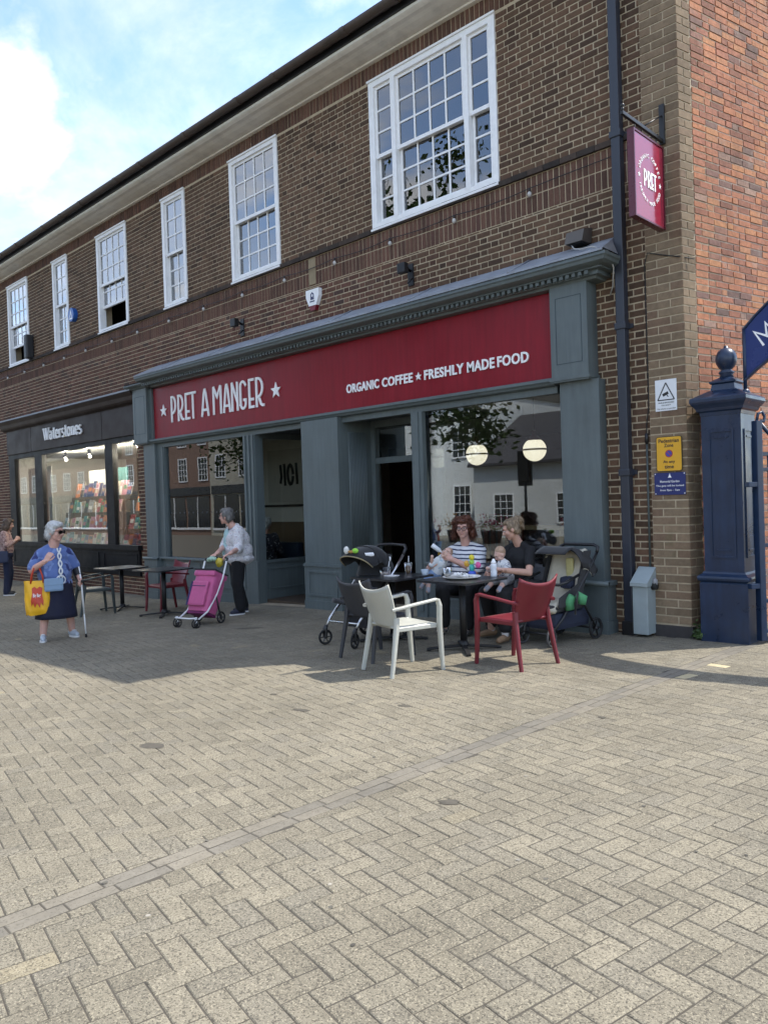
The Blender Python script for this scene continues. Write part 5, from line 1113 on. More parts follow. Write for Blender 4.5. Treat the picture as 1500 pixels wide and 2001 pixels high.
# street tree
BARK = mat('bark', (0.085, 0.065, 0.048), 0.95, 0.3, 9, 0.01, 25)
def leaf_mat(nm, c):
    m = bpy.data.materials.new(nm); m.use_nodes = True; t = m.node_tree; b = t.nodes['Principled BSDF']; b.inputs['Roughness'].default_value = 0.55
    oi = N(t, 'ShaderNodeAttribute', attribute_name='rnd'); cr = N(t, 'ShaderNodeValToRGB'); cr.color_ramp.elements[0].color = (c[0]*0.6, c[1]*0.65, c[2]*0.6, 1); cr.color_ramp.elements[1].color = (c[0]*1.4, c[1]*1.3, c[2], 1)
    t.links.new(oi.outputs['Fac'], cr.inputs[0]); t.links.new(cr.outputs[0], b.inputs['Base Color']); MATS[nm] = m; return m
LEAF = leaf_mat('tree_leaf', (0.055, 0.095, 0.030))
def tree(lab, x, y, h, rad, zc, n=2600, seed=1, vs=1.0):
    rt = random.Random(seed); o = thing('street_tree', lab, 'tree', (x, y, gz(x)-0.05))
    mb = MB(); mb.tube([(0, 0, 0), (0.03, 0.02, 1.2), (0.05, 0.0, zc-rad*0.5), (0.1, 0.1, zc+rad*0.3)], [0.24, 0.18, 0.15, 0.05], 10)
    tips = []
    for k in range(26):
        a = 2*math.pi*k/16*2.4; e = rt.uniform(-0.45, 1.2); l = rad*rt.uniform(0.55, 0.98); s_ = Vector((0.05, 0, zc-rad*0.62*vs+rad*0.045*k*vs)); d = Vector((math.cos(a)*math.cos(e), math.sin(a)*math.cos(e), math.sin(e)))
        d.z *= vs; q = s_+d*l; mid = (s_+q)/2+Vector((0, 0, 0.15)); mb.tube([s_, mid, q], [0.06, 0.035, 0.012], 6); tips += [q, mid, q+Vector((rt.uniform(-.6, .6), rt.uniform(-.6, .6), rt.uniform(-.3, .7)))]
    mb.obj('trunk', BARK, o)
    lb = MB()
    for k in range(n):
        if rt.random() < 0.8: c = rt.choice(tips)+Vector((rt.gauss(0, .5), rt.gauss(0, .5), rt.gauss(0, .38)))
        else:
            u = Vector((rt.gauss(0, 1), rt.gauss(0, 1), rt.gauss(0, 1))).normalized()*rad*rt.uniform(0.6, 1.0); c = Vector((0, 0, zc))+Vector((u.x, u.y, u.z*0.85*vs))
        a = Vector((rt.gauss(0, 1), rt.gauss(0, 1), rt.gauss(0, 1))).normalized(); b = a.orthogonal().normalized(); s_ = rt.uniform(0.08, 0.17); rv = rt.random()
        lb.add([c-a*s_, c+b*s_*0.55, c+a*s_, c-b*s_*0.55], [(0, 1, 2, 3)], rnd=rv)
    lb.obj('crown', LEAF, o, attrs=True, kind='stuff'); return o
tree('leafy street tree mirrored in the large cafe window and the sashes above', -16.2, -10.8, 12, 3.7, 7.2, 11000, 4, 1.3)
tree('second leafy street tree further along the street', -27.0, -13.0, 10, 3.0, 6.0, 3000, 9)

# street furniture across the road, seen in the glass
tl = thing('traffic_light', 'black traffic light on a pole mirrored in the large cafe window', 'traffic light', (-15.2, -15.0, gz(-15)))
mb = MB(); mb.tube([(0, 0, 0), (0, 0, 3.3)], 0.055, 10); mb.obj('pole', BLKM, tl)
mb = MB(); mb.bbox(-0.16, 0.16, -0.12, 0.12, 2.3, 3.25, b=0.03); mb.bbox(-0.30, 0.30, -0.01, 0.01, 2.15, 3.4, b=0.005); mb.obj('signal_head', BLKM, tl)
rp_ = random.Random(12)
for k, (x, y) in enumerate(((-17.6, -16.2), (-19.6, -16.6), (-21.8, -17.0), (-26.2, -15.5), (-31.0, -17.5))):
    pt_ = thing('flower_planter', ['flower planter across the street nearest the traffic light', 'second flower planter from the traffic light across the street', 'third flower planter from the traffic light across the street', 'fourth flower planter from the traffic light across the street', 'flower planter furthest from the traffic light across the street'][k], 'planter', (x, y, gz(x)), 0, 'flower planters across the street')
    mb = MB(); mb.lathe([(0.32, 0.0), (0.42, 0.5), (0.44, 0.52), (0.40, 0.52), (0.30, 0.40)], 18); mb.obj('tub', SFD, pt_)
    lb = MB()
    for q in range(420):
        c = Vector((rp_.gauss(0, .25), rp_.gauss(0, .25), 0.72+rp_.gauss(0, .17))); a = Vector((rp_.gauss(0, 1), rp_.gauss(0, 1), rp_.gauss(0, 1))).normalized(); b = a.orthogonal().normalized(); s_ = rp_.uniform(0.03, 0.06); lb.add([c-a*s_, c+b*s_*0.6, c+a*s_, c-b*s_*0.6], [(0, 1, 2, 3)], rnd=rp_.random())
    lb.obj('foliage', LEAF, pt_, attrs=True, kind='stuff')
    lb = MB()
    for q in range(60): c = Vector((rp_.gauss(0, .27), rp_.gauss(0, .27), 0.80+rp_.gauss(0, .17))); lb.ell(c, 0.03, 6, 4)
    lb.obj('blossom', mat('blossom_'+('pink', 'amber')[k % 2], ((0.45, 0.05, 0.18), (0.55, 0.25, 0.03))[k % 2], 0.7, 0.1), pt_, kind='stuff')
van = thing('parked_van', 'dark blue van parked across the street, mirrored in the left cafe window', 'van', (-29.5, -16.4, gz(-29)))
mb = MB(); mb.bbox(-2.4, 2.4, -0.95, 0.95, 0.35, 2.05, b=0.18); mb.obj('body', mat('van_blue', (0.02, 0.035, 0.08), 0.25, 0.05), van)
for s_ in (-1, 1):
    mb = MB(); mb.box(-1.9, -0.4, s_*0.955-0.004, s_*0.955+0.004, 1.25, 1.8); mb.obj('side_window', WGL, van)
    for x in (-1.5, 1.5): mb = MB(); mb.lathe([(0.0, -0.1), (0.33, -0.1), (0.33, 0.1), (0.0, 0.1)], 20, M=T(x, s_*0.86, 0.33) @ Matrix.Rotation(R(90), 4, 'X')); mb.obj('wheel', BLKM, van)

# weeds and dead leaves caught between the pier and the gate pillar
wd = MB(); rw = random.Random(6)
for k in range(260):
    x, y = rw.gauss(-3.20, 0.035), rw.uniform(-0.12, 0.12); zz = gz(x)+abs(rw.gauss(0, 0.06)); a = Vector((rw.gauss(0, 1), rw.gauss(0, 1), rw.gauss(0.4, 1))).normalized(); b = a.orthogonal().normalized(); q = rw.uniform(0.010, 0.026); c = Vector((x, y, zz+q)); wd.add([c-a*q, c+b*q*0.55, c+a*q, c-b*q*0.55], [(0, 1, 2, 3)], rnd=rw.random())
wd.obj('weeds', LEAF, None, attrs=True, kind='stuff', label='small weeds and dead leaves between the tan pier and the gate pillar')
# ------------------------------------------------------------------ tables, chairs, prams
TBL = mat('table_black', (0.030, 0.031, 0.034), 0.32, 0.15, 8); TBI = mat('table_iron', (0.012, 0.012, 0.013), 0.5, 0.2, 10)
def make_table(label, x, y, rz=0.0, size=0.70, h=0.74, group='cafe tables on the pavement'):
    t = thing('cafe_table', label, 'table', (x, y, gz(x)), rz, group); s = size/2; r = 0.05; pl = []
    for (cx, cy, a0) in ((s-r, s-r, 0), (-s+r, s-r, 90), (-s+r, -s+r, 180), (s-r, -s+r, 270)): pl += [(cx+r*math.cos(R(a0+15*i)), cy+r*math.sin(R(a0+15*i))) for i in range(7)]
    mb = MB(); mb.prism(pl, h-0.022, h-0.004, 'z'); mb.prism([(a*0.992, b*0.992) for a, b in pl], h-0.0042, h, 'z'); mb.obj('tabletop', TBL, t)
    mb = MB(); mb.tube([(0, 0, 0.05), (0, 0, h-0.03)], 0.036, 14); mb.lathe([(0.0, h-0.045), (0.15, h-0.04), (0.16, h-0.023)], 16); mb.lathe([(0.06, 0.04), (0.05, 0.07), (0.036, 0.10)], 14); mb.obj('column', TBI, t)
    for k in range(4):
        a = R(45+90*k); c, s_ = math.cos(a), math.sin(a)
        mb = MB(); mb.rect([(0.03*c, 0.03*s_, 0.045), (0.2*c, 0.2*s_, 0.035), (0.36*c, 0.36*s_, 0.022), (0.385*c, 0.385*s_, 0.016)], 0.05, 0.022); mb.lathe([(0.022, 0.0), (0.022, 0.012), (0.0, 0.013)], 10, M=T(0.365*c, 0.365*s_, 0)); mb.obj('foot', TBI, t)
    return t
make_table('square black table nearest the red chair, with a tray and cups on it', -4.98, -1.72)
make_table('square black table behind the grey chair, with a clear tub on it', -6.0, -1.70)
make_table('square black table at the far left, beside the dark green chair', -12.75, -1.50, 0.05)
make_table('square black table beside the red chair on the left, behind the pink trolley', -10.98, -1.70, 0.1)
def make_chair(label, x, y, face, m, h_arm=True, group='moulded plastic armchairs'):
    """face: direction angle (world) the sitter looks along"""
    c = thing('plastic_armchair', label, 'chair', (x, y, gz(x)), face-math.pi/2, group)
    def bk_(u, v):
        k = 2*u-1; w = 0.195+0.055*math.sin(min(1, v*1.25)*math.pi/2); zt = 0.775+0.062*abs(k)**2.4; z0 = 0.425
        z_ = z0+(zt-z0)*v; return (k*w, -0.195-0.115*v**1.15-0.05*(1-k*k)*(0.35+0.65*v)+0.01, z_)
    mb = MB(); mb.grid(bk_, 16, 12, thick=0.016); mb.obj('backrest', m, c)
    def st_(u, v):
        k = 2*u-1; w = 0.225+0.012*v; y_ = -0.215+0.45*v; z_ = 0.445-0.012*(1-k*k)*math.sin(math.pi*min(1, v*1.1))-0.02*max(0, v-0.85)/0.15
        return (k*w, y_, z_)
    mb = MB(); mb.grid(st_, 12, 12, thick=-0.022); mb.rect([(-0.22, 0.225, 0.415), (0.22, 0.225, 0.415)], 0.02, 0.035); mb.rect([(-0.228, -0.2, 0.418), (-0.238, 0.22, 0.418)], 0.022, 0.04); mb.rect([(0.228, -0.2, 0.418), (0.238, 0.22, 0.418)], 0.022, 0.04); mb.obj('seat', m, c)
    for s in (-1, 1):
        mb = MB(); mb.rect([(s*0.215, -0.205, 0.52), (s*0.222, -0.215, 0.42), (s*0.24, -0.265, 0.15), (s*0.25, -0.295, 0.0)], 0.044, 0.05, up=(0, 1, 0), r=[1.0, 1.0, 0.82, 0.72]); mb.obj('leg', m, c)
        mb = MB(); mb.rect([(s*0.262, 0.215, 0.655), (s*0.264, 0.232, 0.60), (s*0.256, 0.232, 0.42), (s*0.252, 0.25, 0.15), (s*0.252, 0.262, 0.0)], 0.05, 0.048, up=(0, 1, 0), r=[0.8, 0.95, 1.0, 0.85, 0.72]); mb.obj('leg', m, c)
        mb = MB(); mb.rect([(s*0.238, -0.265, 0.60), (s*0.256, -0.19, 0.612), (s*0.265, -0.05, 0.632), (s*0.266, 0.10, 0.648), (s*0.265, 0.19, 0.658), (s*0.263, 0.225, 0.645)], 0.044, 0.026, r=[1.1, 1, 1, 1, 1, 0.95]); mb.obj('armrest', m, c)
    return c
CRC = mat('cream_plastic', (0.52, 0.52, 0.46), 0.45, 0.08, 6, 0.0006, 120, dirt=0.16); RDC = mat('red_plastic', (0.17, 0.012, 0.022), 0.42, 0.10, 6, 0.0006, 120, dirt=0.10); GYC = mat('grey_plastic_chair', (0.040, 0.042, 0.050), 0.45, 0.06, 6, 0.0004, 120); GNC = mat('green_plastic_chair', (0.035, 0.048, 0.048), 0.45, 0.06, 6, 0.0004, 120)
make_chair('cream plastic armchair in front of the two tables, back to the camera', -4.85, -2.78, R(76), CRC)
make_chair('red plastic armchair at the right end of the tables, in front of the pushchair', -4.14, -2.01, R(172), RDC)
make_chair('dark grey plastic armchair left of the cream one, back to the camera', -5.52, -2.44, R(86), GYC)
make_chair('dark grey plastic armchair the woman in stripes sits on', -5.78, -0.62, R(-90), GYC)
make_chair('dark grey plastic armchair the woman in black sits on', -4.98, -0.70, R(-110), GYC)
make_chair('red plastic armchair by the left-hand tables, behind the pink trolley', -11.60, -1.28, R(-92), RDC)
make_chair('dark green plastic armchair behind the woman with the crutch', -12.55, -2.10, R(80), GNC)
BLKF = mat('black_fabric', (0.014, 0.014, 0.017), 0.85, 0.25, 18, 0.002, 120, sheen=0.2); GRYF = mat('grey_fabric', (0.045, 0.044, 0.046), 0.85, 0.2, 18, 0.002, 120); CRMF = mat('cream_fabric', (0.62, 0.57, 0.45), 0.9, 0.10, 14, 0.003, 60); ALU = mat('aluminium', (0.62, 0.63, 0.65), 0.28, 0.08, 9, metal=1.0); RUB = mat('rubber', (0.016, 0.016, 0.017), 0.8, 0.2, 20); PLB = mat('black_plastic', (0.016, 0.016, 0.018), 0.38, 0.1, 12); NVF = mat('navy_fabric', (0.022, 0.028, 0.055), 0.8, 0.2, 15, 0.002, 90)
def wheel(parent, x, y, r, w=0.035, spokes=6, tread=RUB, rim=PLB, rz=0.0, name='wheel'):
    o = thing(name, None, None); o.parent = parent; del_label(o); o.location = (x, y, r); o.rotation_euler = (0, 0, rz); MX = Matrix.Rotation(R(90), 4, 'Y')
    mb = MB(); mb.tube([(0, r*0.88*math.cos(R(15*i)), r*0.88*math.sin(R(15*i))) for i in range(24)], r*0.12, 10, closed=True); mb.obj('tyre', tread, o)
    mb = MB(); mb.tube([(0, r*0.74*math.cos(R(15*i)), r*0.74*math.sin(R(15*i))) for i in range(24)], r*0.05, 6, closed=True)
    for k in range(spokes): a = 2*math.pi*k/spokes; mb.rect([(0, r*0.12*math.cos(a), r*0.12*math.sin(a)), (0, r*0.76*math.cos(a), r*0.76*math.sin(a))], r*0.10, w*0.4, up=(1, 0, 0))
    mb.lathe([(r*0.0, -w*0.5), (r*0.2, -w*0.5), (r*0.2, w*0.5), (0, w*0.5)], 14, M=MX); mb.obj('rim', rim, o)
    return o
# left pushchair: aluminium chassis, black seat and hood, facing the camera side
pl = thing('pushchair', 'black pushchair with silver frame and a toy bar, behind the grey chair', 'pushchair', (-6.28, -1.92, gz(-6.28)), R(2))
for s in (-1, 1):
    w_ = wheel(pl, s*0.23, -0.36, 0.088, rz=s*0.25); wheel(pl, s*0.27, 0.36, 0.135)
    mb = MB(); mb.tube([(s*0.23, -0.34, 0.20), (s*0.235, -0.27, 0.30), (s*0.25, 0.05, 0.56), (s*0.255, 0.30, 0.80), (s*0.25, 0.46, 0.96)], 0.015, 10); mb.tube([(s*0.25, 0.02, 0.52), (s*0.265, 0.34, 0.15)], 0.014, 8); mb.obj('side_tube', ALU, pl)
    mb = MB(); mb.tube([(s*0.23, -0.345, 0.22), (s*0.23, -0.36, 0.17), (s*0.23, -0.365, 0.13)], [0.022, 0.026, 0.018], 10); mb.rect([(s*0.23, -0.36, 0.19), (s*0.23, -0.365, 0.09)], 0.062, 0.03, up=(0, 1, 0)); mb.obj('fork', PLB, pl)
mb = MB(); mb.tube([(-0.25, 0.46, 0.96), (-0.245, 0.52, 1.03), (-0.20, 0.555, 1.065), (0, 0.565, 1.075), (0.20, 0.555, 1.065), (0.245, 0.52, 1.03), (0.25, 0.46, 0.96)], 0.017, 10); mb.obj('handle', PLB, pl)
mb = MB(); mb.tube([(-0.235, -0.30, 0.26), (0.235, -0.30, 0.26)], 0.012, 8); mb.tube([(-0.27, 0.36, 0.135), (0.27, 0.36, 0.135)], 0.012, 8); mb.obj('axle', ALU, pl)
mb = MB(); mb.grid(lambda u, v: ((2*u-1)*0.22, -0.26+0.36*min(1, v*2)+0.20*max(0, v*2-1), 0.47-0.03*math.sin(min(1, v*2)*3.14)+0.50*max(0, v*2-1)-0.02*(1-(2*u-1)**2)), 8, 14, thick=0.05); mb.obj('seat', BLKF, pl)
def hood(u, v):
    a = R(-78+128*v); k = 2*u-1; cy, cz = 0.10, 0.72; rr = 0.345*(1+0.10*v); q = math.cos(k*math.pi/2*0.92)**0.42
    return (0.215*math.sin(k*math.pi/2), cy-rr*q*math.sin(a), cz+0.03+rr*q*math.cos(a)*0.92+0.012*math.cos(v*12.5))
mb = MB(); mb.grid(hood, 18, 16, thick=0.008); mb.obj('hood', BLKF, pl)
for v_ in (0.33, 0.66): mb = MB(); mb.tube([Vector(hood(u/16, v_))*1.004 for u in range(17)], 0.006, 6); mb.obj('hood_rib', PLB, pl)
mb = MB(); mb.tube([hood(u/16, 1.0) for u in range(17)], 0.008, 8); mb.obj('hood_rim', mat('beige_trim', (0.34, 0.28, 0.16), 0.7, 0.1), pl)
mb = MB(); mb.bbox(-0.20, 0.20, -0.10, 0.34, 0.17, 0.36, b=0.04); mb.obj('basket', BLKF, pl)
mb = MB(); mb.box(-0.05, 0.05, -0.02, 0.02, -0.012, 0.012); o = mb.obj('reflective_label', LET, pl); o.location = hood(0.80, 0.80); o.rotation_euler = (R(25), 0, R(62))
tb = thing('hanging_toys', 'bright green and white soft toys clipped on the hood of the black pushchair', 'toy', (0, 0, 0))
_h = pl.matrix_basis @ Vector(hood(0.5, 0.97)); tb.location = (_h.x-0.02, _h.y, _h.z+0.03)
for (p, rr, nm, cc_) in (((-0.02, 0, 0.02), (0.035, 0.03, 0.045), 'white', (0.8, 0.8, 0.75)), ((0.10, 0.02, 0.015), (0.045, 0.03, 0.03), 'green', (0.35, 0.75, 0.08)), ((0.05, 0.0, 0.005), (0.045, 0.02, 0.018), 'brown', (0.45, 0.25, 0.08))):
    mb = MB(); mb.ell(p, rr, 10, 7); mb.obj('soft_toy', mat('toy_'+nm, cc_, 0.8, 0.15, 40, 0.004, 90), tb)
# right pushchair
pr_ = thing('pushchair', 'grey and black pushchair with a cream liner, parked against the right pilaster', 'pushchair', (-4.42, -0.80, gz(-4.4)), R(-6))
for s in (-1, 1):
    wheel(pr_, s*0.19, -0.36, 0.098, 0.045, 5, mat('grey_tyre', (0.07, 0.07, 0.072), 0.7, 0.1), PLB, s*0.15); wheel(pr_, s*0.24, 0.34, 0.118, 0.045, 5)
    mb = MB(); mb.tube([(s*0.195, -0.34, 0.15), (s*0.215, -0.20, 0.28), (s*0.235, 0.10, 0.60), (s*0.245, 0.30, 0.82), (s*0.25, 0.38, 0.93)], 0.015, 10); mb.tube([(s*0.235, 0.04, 0.55), (s*0.245, 0.32, 0.14)], 0.014, 8); mb.obj('side_tube', PLB, pr_)
    mb = MB(); mb.rect([(s*0.19, -0.34, 0.20), (s*0.19, -0.36, 0.10)], 0.07, 0.035, up=(0, 1, 0)); mb.obj('fork', PLB, pr_)
mb = MB(); mb.tube([(-0.25, 0.38, 0.93), (-0.245, 0.41, 0.985), (-0.19, 0.42, 1.01), (0.19, 0.42, 1.01), (0.245, 0.41, 0.985), (0.25, 0.38, 0.93)], 0.018, 10); mb.obj('handle', PLB, pr_)
mb = MB(); mb.tube([(-0.26, 0.04, 0.72), (-0.27, -0.20, 0.66), (-0.24, -0.28, 0.64), (0.24, -0.28, 0.64), (0.27, -0.20, 0.66), (0.26, 0.04, 0.72)], 0.016, 10); mb.obj('bumper_bar', PLB, pr_)
mb = MB(); mb.grid(lambda u, v: ((2*u-1)*0.205, -0.30+0.36*min(1, v*2)+0.22*max(0, v*2-1), 0.445-0.025*math.sin(min(1, v*2)*3.14)+0.52*max(0, v*2-1)-0.03*(1-(2*u-1)**2)+(-0.10*(0.12-v)/0.12 if v < 0.12 else 0)), 10, 20, thick=0.045); mb.obj('cream_liner', CRMF, pr_)
def sidep(u, v): return (0, 0, 0)
for s in (-1, 1):
    mb = MB(); mb.prism([(-0.28, 0.40), (0.08, 0.40), (0.30, 0.96), (0.18, 0.96), (0.05, 0.62), (-0.26, 0.50)], s*0.222, s*0.238, 'x'); mb.obj('side_panel', GRYF, pr_)
def hood2(u, v):
    a = R(-66+76*v); k = 2*u-1; cy, cz = 0.14, 0.62; rr = 0.38; q = math.cos(k*math.pi/2*0.93)**0.4
    return (0.255*math.sin(k*math.pi/2), cy-rr*q*math.sin(a), cz+rr*q*math.cos(a))
mb = MB(); mb.grid(hood2, 18, 12, thick=0.008); mb.obj('hood', GRYF, pr_)
for v_ in (0.0, 0.5, 1.0): mb = MB(); mb.tube([hood2(u/16, v_) for u in range(17)], 0.011, 8); mb.obj('hood_hoop', PLB, pr_)
mb = MB(); mb.grid(lambda u, v: ((2*u-1)*0.20, 0.13-0.41*math.sin(R(10+26*v)), 0.625+0.39*math.cos(R(10+26*v))), 8, 5, thick=0.006); mb.obj('hood_visor', BLKF, pr_)
mb = MB(); mb.grid(lambda u, v: Vector(hood2(u, v*0.9+0.05))*0.985+Vector((0, 0.002, 0.004)), 14, 8); mb.obj('hood_lining', CRMF, pr_)
mb = MB(); mb.bbox(-0.20, 0.20, -0.30, 0.30, 0.155, 0.34, b=0.05); mb.obj('basket', NVF, pr_)
mb = MB(); mb.bbox(-0.205, 0.205, -0.305, 0.20, 0.345, 0.42, b=0.03); mb.obj('seat_base', GRYF, pr_)
mb = MB(); mb.tube([(-0.19, -0.36, 0.13), (0.19, -0.36, 0.13)], 0.011, 8); mb.tube([(-0.24, 0.34, 0.118), (0.24, 0.34, 0.118)], 0.011, 8); mb.obj('axle', PLB, pr_)
def PW(px, py, y):
    d = CF + CR*((px-750)/FPX) - CU*((py-1000.5)/FPX); t = (y-CAM_LOC.y)/d.y; return CAM_LOC+d*t
t = thing('soft_toy', 'blue soft toy with orange feet lying on the cream pushchair liner', 'toy', (-4.40, -1.04, gz(-4.4)+0.492))
for p, rr, nm, cc_ in (((0, 0, 0.05), (0.07, 0.05, 0.055), 'blue', (0.12, 0.38, 0.62)), ((0.03, 0.02, 0.10), (0.045, 0.04, 0.04), 'pale', (0.35, 0.60, 0.72)), ((-0.02, -0.05, 0.02), (0.03, 0.02, 0.018), 'orange', (0.75, 0.28, 0.05)), ((-0.075, 0.0, 0.04), (0.035, 0.025, 0.025), 'blue', (0.12, 0.38, 0.62))):
    mb = MB(); mb.ell(p, rr, 12, 8); mb.obj('toy_body' if nm == 'blue' else ('toy_head' if nm == 'pale' else 'toy_foot'), mat('toy_'+nm, cc_, 0.85, 0.12, 40, 0.004, 90), t)
t = thing('travel_pillow', 'green padded travel pillow hanging on the side of the grey pushchair', 'pillow', (-4.13, -0.92, gz(-4)+0.42), R(20))
mb = MB(); mb.tube([(-0.06, 0, -0.06), (-0.07, 0, 0.02), (-0.03, 0, 0.09)], [0.045, 0.055, 0.04], 12); mb.tube([(0.06, 0.02, 0.0), (0.07, 0.02, 0.06), (0.01, 0.01, 0.10)], [0.04, 0.055, 0.04], 12); mb.obj('cushion', mat('pillow_green', (0.10, 0.36, 0.16), 0.85, 0.12, 30, 0.003, 90), t)
mb = MB(); mb.tube([(0.0, -0.035, -0.10), (0.02, -0.06, 0.02), (0.03, -0.03, 0.13)], 0.012, 6); mb.obj('strap', BLKF, t)
t = thing('changing_bag', 'dark changing bag and yellow cloth inside the grey pushchair seat', 'bag', (-4.34, -0.74, gz(-4.2)+0.56))
mb = MB(); mb.bbox(-0.05, 0.10, -0.07, 0.05, 0.0, 0.13, b=0.04); mb.obj('bag', NVF, t)
mb = MB(); mb.bbox(-0.04, 0.05, 0.06, 0.10, 0.10, 0.32, b=0.02); mb.obj('yellow_cloth', mat('yellow_cloth', (0.62, 0.55, 0.25), 0.9, 0.12, 30, 0.003, 60), t)
# pink shopping trolley
PNK = mat('pink_nylon', (0.58, 0.10, 0.265), 0.55, 0.12, 14, 0.004, 35, sheen=0.2); PNK2 = mat('pink_nylon_dark', (0.20, 0.02, 0.12), 0.6, 0.2, 14); WHF = mat('white_frame', (0.72, 0.72, 0.73), 0.3, 0.05)
_tx, _ty = -9.33, -2.10
tr = thing('shopping_trolley', 'bright pink wheeled shopping trolley pushed by the woman in a white jacket', 'trolley', (_tx, _ty, gz(_tx)), R(15))
# local frame: front of the trolley is -y, handle at +y
MT = T(0, 0.03, 0.16) @ Matrix.Rotation(R(-24), 4, 'X')
def bagsec(v):
    w = 0.185+0.012*math.sin(v*3.1); d = 0.125+0.02*math.sin(v*2.6+0.3); return w, d
def bag(u, v):
    w, d = bagsec(v); a = 2*math.pi*u; c, s = math.cos(a), math.sin(a); e = 0.42
    x_ = w*abs(c)**e*(1 if c > 0 else -1); y_ = d*abs(s)**e*(1 if s > 0 else -1)
    wr = 0.006*math.sin(v*31+3*c)+0.005*math.sin(9*a+v*11)
    return MT @ Vector((x_*(1+wr), y_*(1+wr*2), 0.56*v))
mb = MB(); mb.grid(bag, 48, 16); mb.add([bag(u/48, 0) for u in range(48)], [tuple(range(47, -1, -1))]); mb.add([bag(u/48, 1) for u in range(48)], [tuple(range(48))]); mb.obj('bag', PNK, tr)
mb = MB(); mb.bbox(-0.192, 0.192, -0.155, 0.135, 0.50, 0.585, b=0.03, M=MT); mb.obj('flap', PNK, tr)
mb = MB(); mb.bbox(-0.196, 0.196, -0.16, 0.14, 0.586, 0.605, b=0.008, M=MT); mb.obj('rim', BLKF, tr)
mb = MB(); mb.bbox(-0.15, 0.15, -0.185, -0.13, 0.06, 0.42, b=0.03, M=MT); mb.obj('front_pocket', PNK, tr)
mb = MB(); mb.box(-0.155, -0.125, -0.189, -0.18, 0.06, 0.40, M=MT); mb.box(-0.12, 0.12, -0.1885, -0.182, 0.335, 0.345, M=MT); mb.obj('pocket_trim', mat('trim_navy', (0.03, 0.02, 0.10), 0.6, 0.2), tr)
mb = MB(); mb.bbox(-0.17, 0.17, -0.12, 0.12, -0.04, 0.0, b=0.02, M=MT); mb.obj('base', PNK2, tr)
for s in (-1, 1):
    mb = MB(); mb.tube([(s*0.17, -0.30, 0.14), (s*0.175, -0.26, 0.10), (s*0.185, -0.05, 0.20), (s*0.195, 0.14, 0.42), (s*0.20, 0.26, 0.62), (s*0.20, 0.36, 0.86)], 0.013, 8); mb.obj('side_tube', WHF, tr)
    mb = MB(); mb.tube([(s*0.195, 0.12, 0.38), (s*0.20, 0.19, 0.10)], 0.012, 8); mb.obj('rear_strut', BLKM, tr)
    wheel(tr, s*0.21, 0.19, 0.085, 0.04, 6); wheel(tr, s*0.17-0.022, -0.27, 0.062, 0.03, 5, name='caster_wheel'); wheel(tr, s*0.17+0.022, -0.27, 0.062, 0.03, 5, name='caster_wheel')
    mb = MB(); mb.rect([(s*0.17, -0.27, 0.15), (s*0.17, -0.27, 0.065)], 0.035, 0.02, up=(0, 1, 0)); mb.obj('fork', WHF, tr)
mb = MB(); mb.tube([(-0.17, -0.30, 0.14), (-0.10, -0.315, 0.135), (0.10, -0.315, 0.135), (0.17, -0.30, 0.14)], 0.011, 8); mb.tube([(-0.21, 0.19, 0.085), (0.21, 0.19, 0.085)], 0.009, 6); mb.obj('cross_tube', WHF, tr)
mb = MB(); mb.tube([(-0.20, 0.36, 0.86), (-0.195, 0.385, 0.895), (-0.15, 0.40, 0.91), (0.15, 0.40, 0.91), (0.195, 0.385, 0.895), (0.20, 0.36, 0.86)], 0.016, 8); mb.obj('handle', BLKM, tr)
hp = tr.matrix_basis @ Vector((0.0, 0.42, 0.80))
# ---- things on the tables
CLR = glass('clear_plastic', (0.93, 0.95, 0.95), 0.7); ZT = gz(-6.0)+0.7405; ZT2 = gz(-4.98)+0.7405
t = thing('plastic_tub', 'clear plastic tub with white lid and spoons on the left table', 'tub', (-6.08, -1.72, ZT))
mb = MB(); mb.lathe([(0.052, 0.0), (0.066, 0.10), (0.068, 0.10), (0.054, 0.003)], 22, caps=False); mb.obj('wall', CLR, t)
mb = MB(); mb.lathe([(0.0, 0.0005), (0.051, 0.001), (0.056, 0.035), (0.0, 0.045)], 20); mb.obj('food', mat('yoghurt', (0.70, 0.55, 0.55), 0.5, 0.2, 30), t)
mb = MB(); mb.tube([(0.02, 0.02, 0.03), (0.01, 0.06, 0.16)], 0.004, 6); mb.ell((0.008, 0.07, 0.185), (0.018, 0.008, 0.028), 10, 7); mb.obj('spoon', LET, t)
mb = MB(); mb.bbox(0.07, 0.20, -0.10, 0.02, 0.0, 0.012, b=0.005); mb.obj('napkin', mat('paper_white', (0.75, 0.74, 0.72), 0.9, 0.06, 30, 0.002), t)
t = thing('iced_coffee', 'plastic cup of milky iced coffee with a straw on the left table', 'cup', (-6.0, -1.42, ZT))
mb = MB(); mb.lathe([(0.028, 0.001), (0.040, 0.085), (0.0, 0.086)], 20); mb.obj('drink', mat('latte', (0.50, 0.28, 0.15), 0.4, 0.12, 25), t)
mb = MB(); mb.lathe([(0.030, 0.0), (0.046, 0.115), (0.047, 0.115), (0.031, 0.0)], 20, caps=False); mb.lathe([(0.048, 0.115), (0.048, 0.122), (0.030, 0.13), (0.0, 0.13)], 20, caps=False); mb.obj('cup', CLR, t)
mb = MB(); mb.tube([(0.005, 0, 0.03), (0.0, 0.012, 0.20)], 0.004, 6); mb.obj('straw', LET, t)
t = thing('paper_tub', 'small pale blue paper tub on the back edge of the left table', 'tub', (-5.72, -1.45, ZT))
